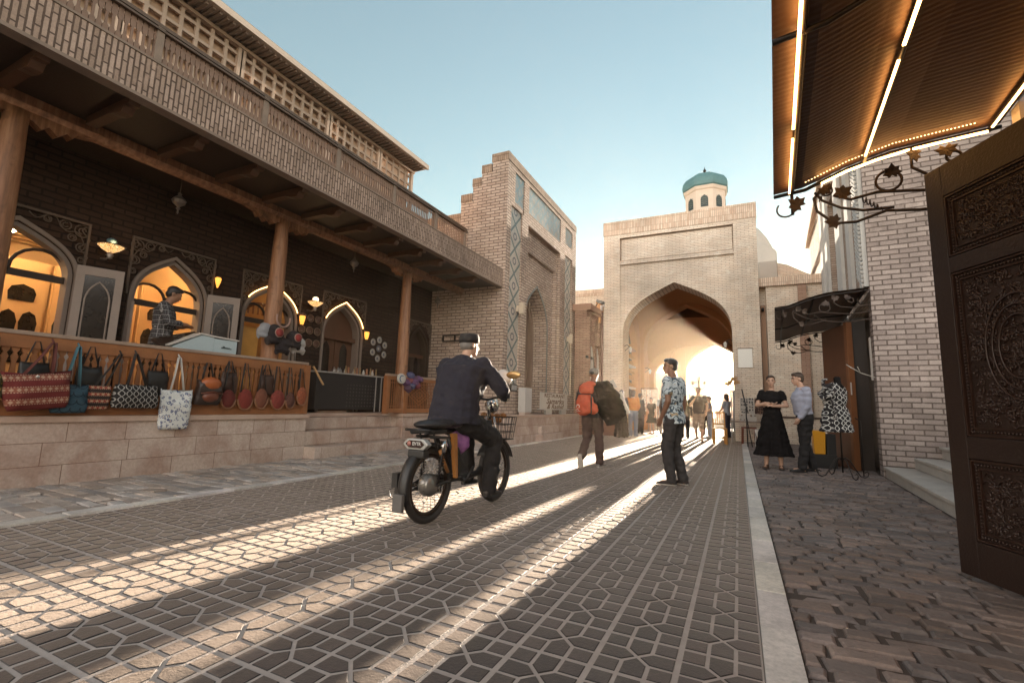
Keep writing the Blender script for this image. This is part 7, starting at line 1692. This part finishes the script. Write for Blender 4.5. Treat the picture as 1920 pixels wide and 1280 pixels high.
    # hanging clothes left of the table
    b = MB(); soft_bag(b, .3, .55, .16, .3); o = b.build('hanging_clothes', mat('dim_purple_cloth', (.06,.045,.06), .9, var=.5, nscale=14), None, loc=(-.22, 17.6, 1.25)); tag(o, 'dark cloth hanging on the straw stand left of the folding table', 'cloth')
    b = MB(); b.prism([(-.14,0),(.14,0),(.10,.34),(-.08,.34)], lambda u, z: (u,-.06,z), lambda u, z: (u,.06,z)); o = b.build('pale_garment', MATS['pale_flowered'], None, loc=(-.34, 17.7, 1.35), bevel=.02); tag(o, 'pale flowered garment hanging on the straw stand', 'garment')
    # bright rack deep left of the passage
    t = thing('display_rack', 'bright white rack of printed cloths at the left inside the arch', 'rack', (-3.75, 21.6, 0))
    b = MB()
    for x in (-3.95, -3.25): b.bar((x,21.6,0),(x,21.6,1.95),.03,.03)
    b.bar((-3.95,21.6,1.95),(-3.25,21.6,1.95),.03,.03); b.build('frame', M_iron, t)
    k = 0
    for i in range(3):
        for j in range(3):
            b = MB(); b.box(-3.92+i*.225, -3.72+i*.225, 21.57, 21.585, 1.28-j*.33+.30, 1.28-j*.33+.62); b.build('printed_cloth', patmat('printed_cloth_'+'abc'[(i+j) % 3], 'floral', (.80,.76,.68), ((.3,.2,.15),(.2,.2,.25),(.4,.3,.2))[(i+j) % 3], (.55,.4,.3)), t)
    # shelves of metalware in the left side arch
    t = thing('metalware_shelves', 'shelves crowded with small brass wares in the left side arch behind a grille', 'shelves', (-4.6, 21.5, 0))
    b = MB(); b.box(-4.72,-4.62,20.1,22.8,.3,4.98); b.build('back_board', M_wood_dk, t)
    for z in (.9, 1.95, 2.95, 3.75): b = MB(); b.box(-4.62,-4.40,20.15,22.75,z,z+.07); b.build('shelf', M_white if z in (1.95, 2.95) else M_wood, t)
    b = MB(); r = random.Random(21)
    for z in (.96, 2.01, 2.35, 2.65, 3.01, 3.35, 3.81):
        y = 20.25
        while y < 22.65: h = r.uniform(.12,.26); b.lathe([(.05,0),(.07,h*.3),(.03,h*.6),(.05,h*.8),(.01,h)], (-4.5, y, z), 8); y += r.uniform(.1,.16)
    o = b.build('wares', mat('warm_brass', (.50,.26,.09), .35, .6, var=.5, nscale=12), t)
    # counter by the gate's left pier
    t = thing('small_counter', 'red brown counter with a white top at the left foot of the gate', 'counter', (-4.3, 17.9, 0))
    b = MB(); b.box(-4.62,-3.98,17.5,18.3,-.0,.86); b.build('body', mat('red_brown_counter', (.15,.05,.03), .5), t); b = MB(); b.box(-4.66,-3.94,17.46,18.34,.863,.90); b.box(-4.6,-4.2,17.7,18.2,.903,1.15); b.build('top', M_white, t)
    # street lamp inside the passage beyond
    t = thing('street_lamp', 'thin ornate street lamp standing inside the passage against the glare', 'street lamp', (-1.75, 25.0, 0))
    b = MB(); b.tube([(-1.75,25,0),(-1.75,25,2.5)], .035, 8)
    for sg in (-1, 1): b.tube([(-1.75,25,2.15),(-1.75+sg*.15,25,2.1),(-1.75+sg*.28,25,2.2),(-1.75+sg*.28,25,2.3)], .018, 6)
    b.build('post', M_iron, t)
    for (dx, z) in ((-.28,2.3),(.28,2.3),(0,2.52)): b = MB(); b.lathe([(.03,0),(.07,.03),(.08,.10),(.05,.17),(.01,.2)], (-1.75+dx,25,z), 10); b.build('globe', MATS['milky_glass'], t)
    # planter tree left shadow in far street
shop_corner()
# low goods along the right wall beyond the dress stand
t = thing('small_dark_rack', 'dark post and trestle standing between the black bag and the table', 'rack', (.30, 15.9, 0))
b = MB(); b.tube([(.22,15.9,0),(.20,15.9,1.15)], .018); b.tube([(.34,15.95,0),(.20,15.9,.95)], .014); b.build('post', M_iron, t)
b = MB(); b.bar((.42,16.3,.42),(.72,16.3,.42),.03,.2); b.build('shelf', M_white, t)
for x in (.44,.70): b = MB(); b.bar((x,16.3,0),(x,16.3,.40),.03,.03); b.build('leg', M_white, t)
# ------------------------------------------------------------------ warm evening haze
def haze():
    m = bpy.data.materials.new('evening_haze'); m.use_nodes = True; n = m.node_tree; n.nodes.clear()
    o = n.nodes.new('ShaderNodeOutputMaterial'); v = n.nodes.new('ShaderNodeVolumePrincipled')
    v.inputs['Color'].default_value = (1, .82, .62, 1); v.inputs['Density'].default_value = .0007; v.inputs['Anisotropy'].default_value = .76
    n.links.new(v.outputs[0], o.inputs['Volume'])
    b = MB(); b.box(-290, 290, -70, 510, -1.03, 12.6)
    h = b.build('haze', m); h['kind'] = 'stuff'
    return h
haze()
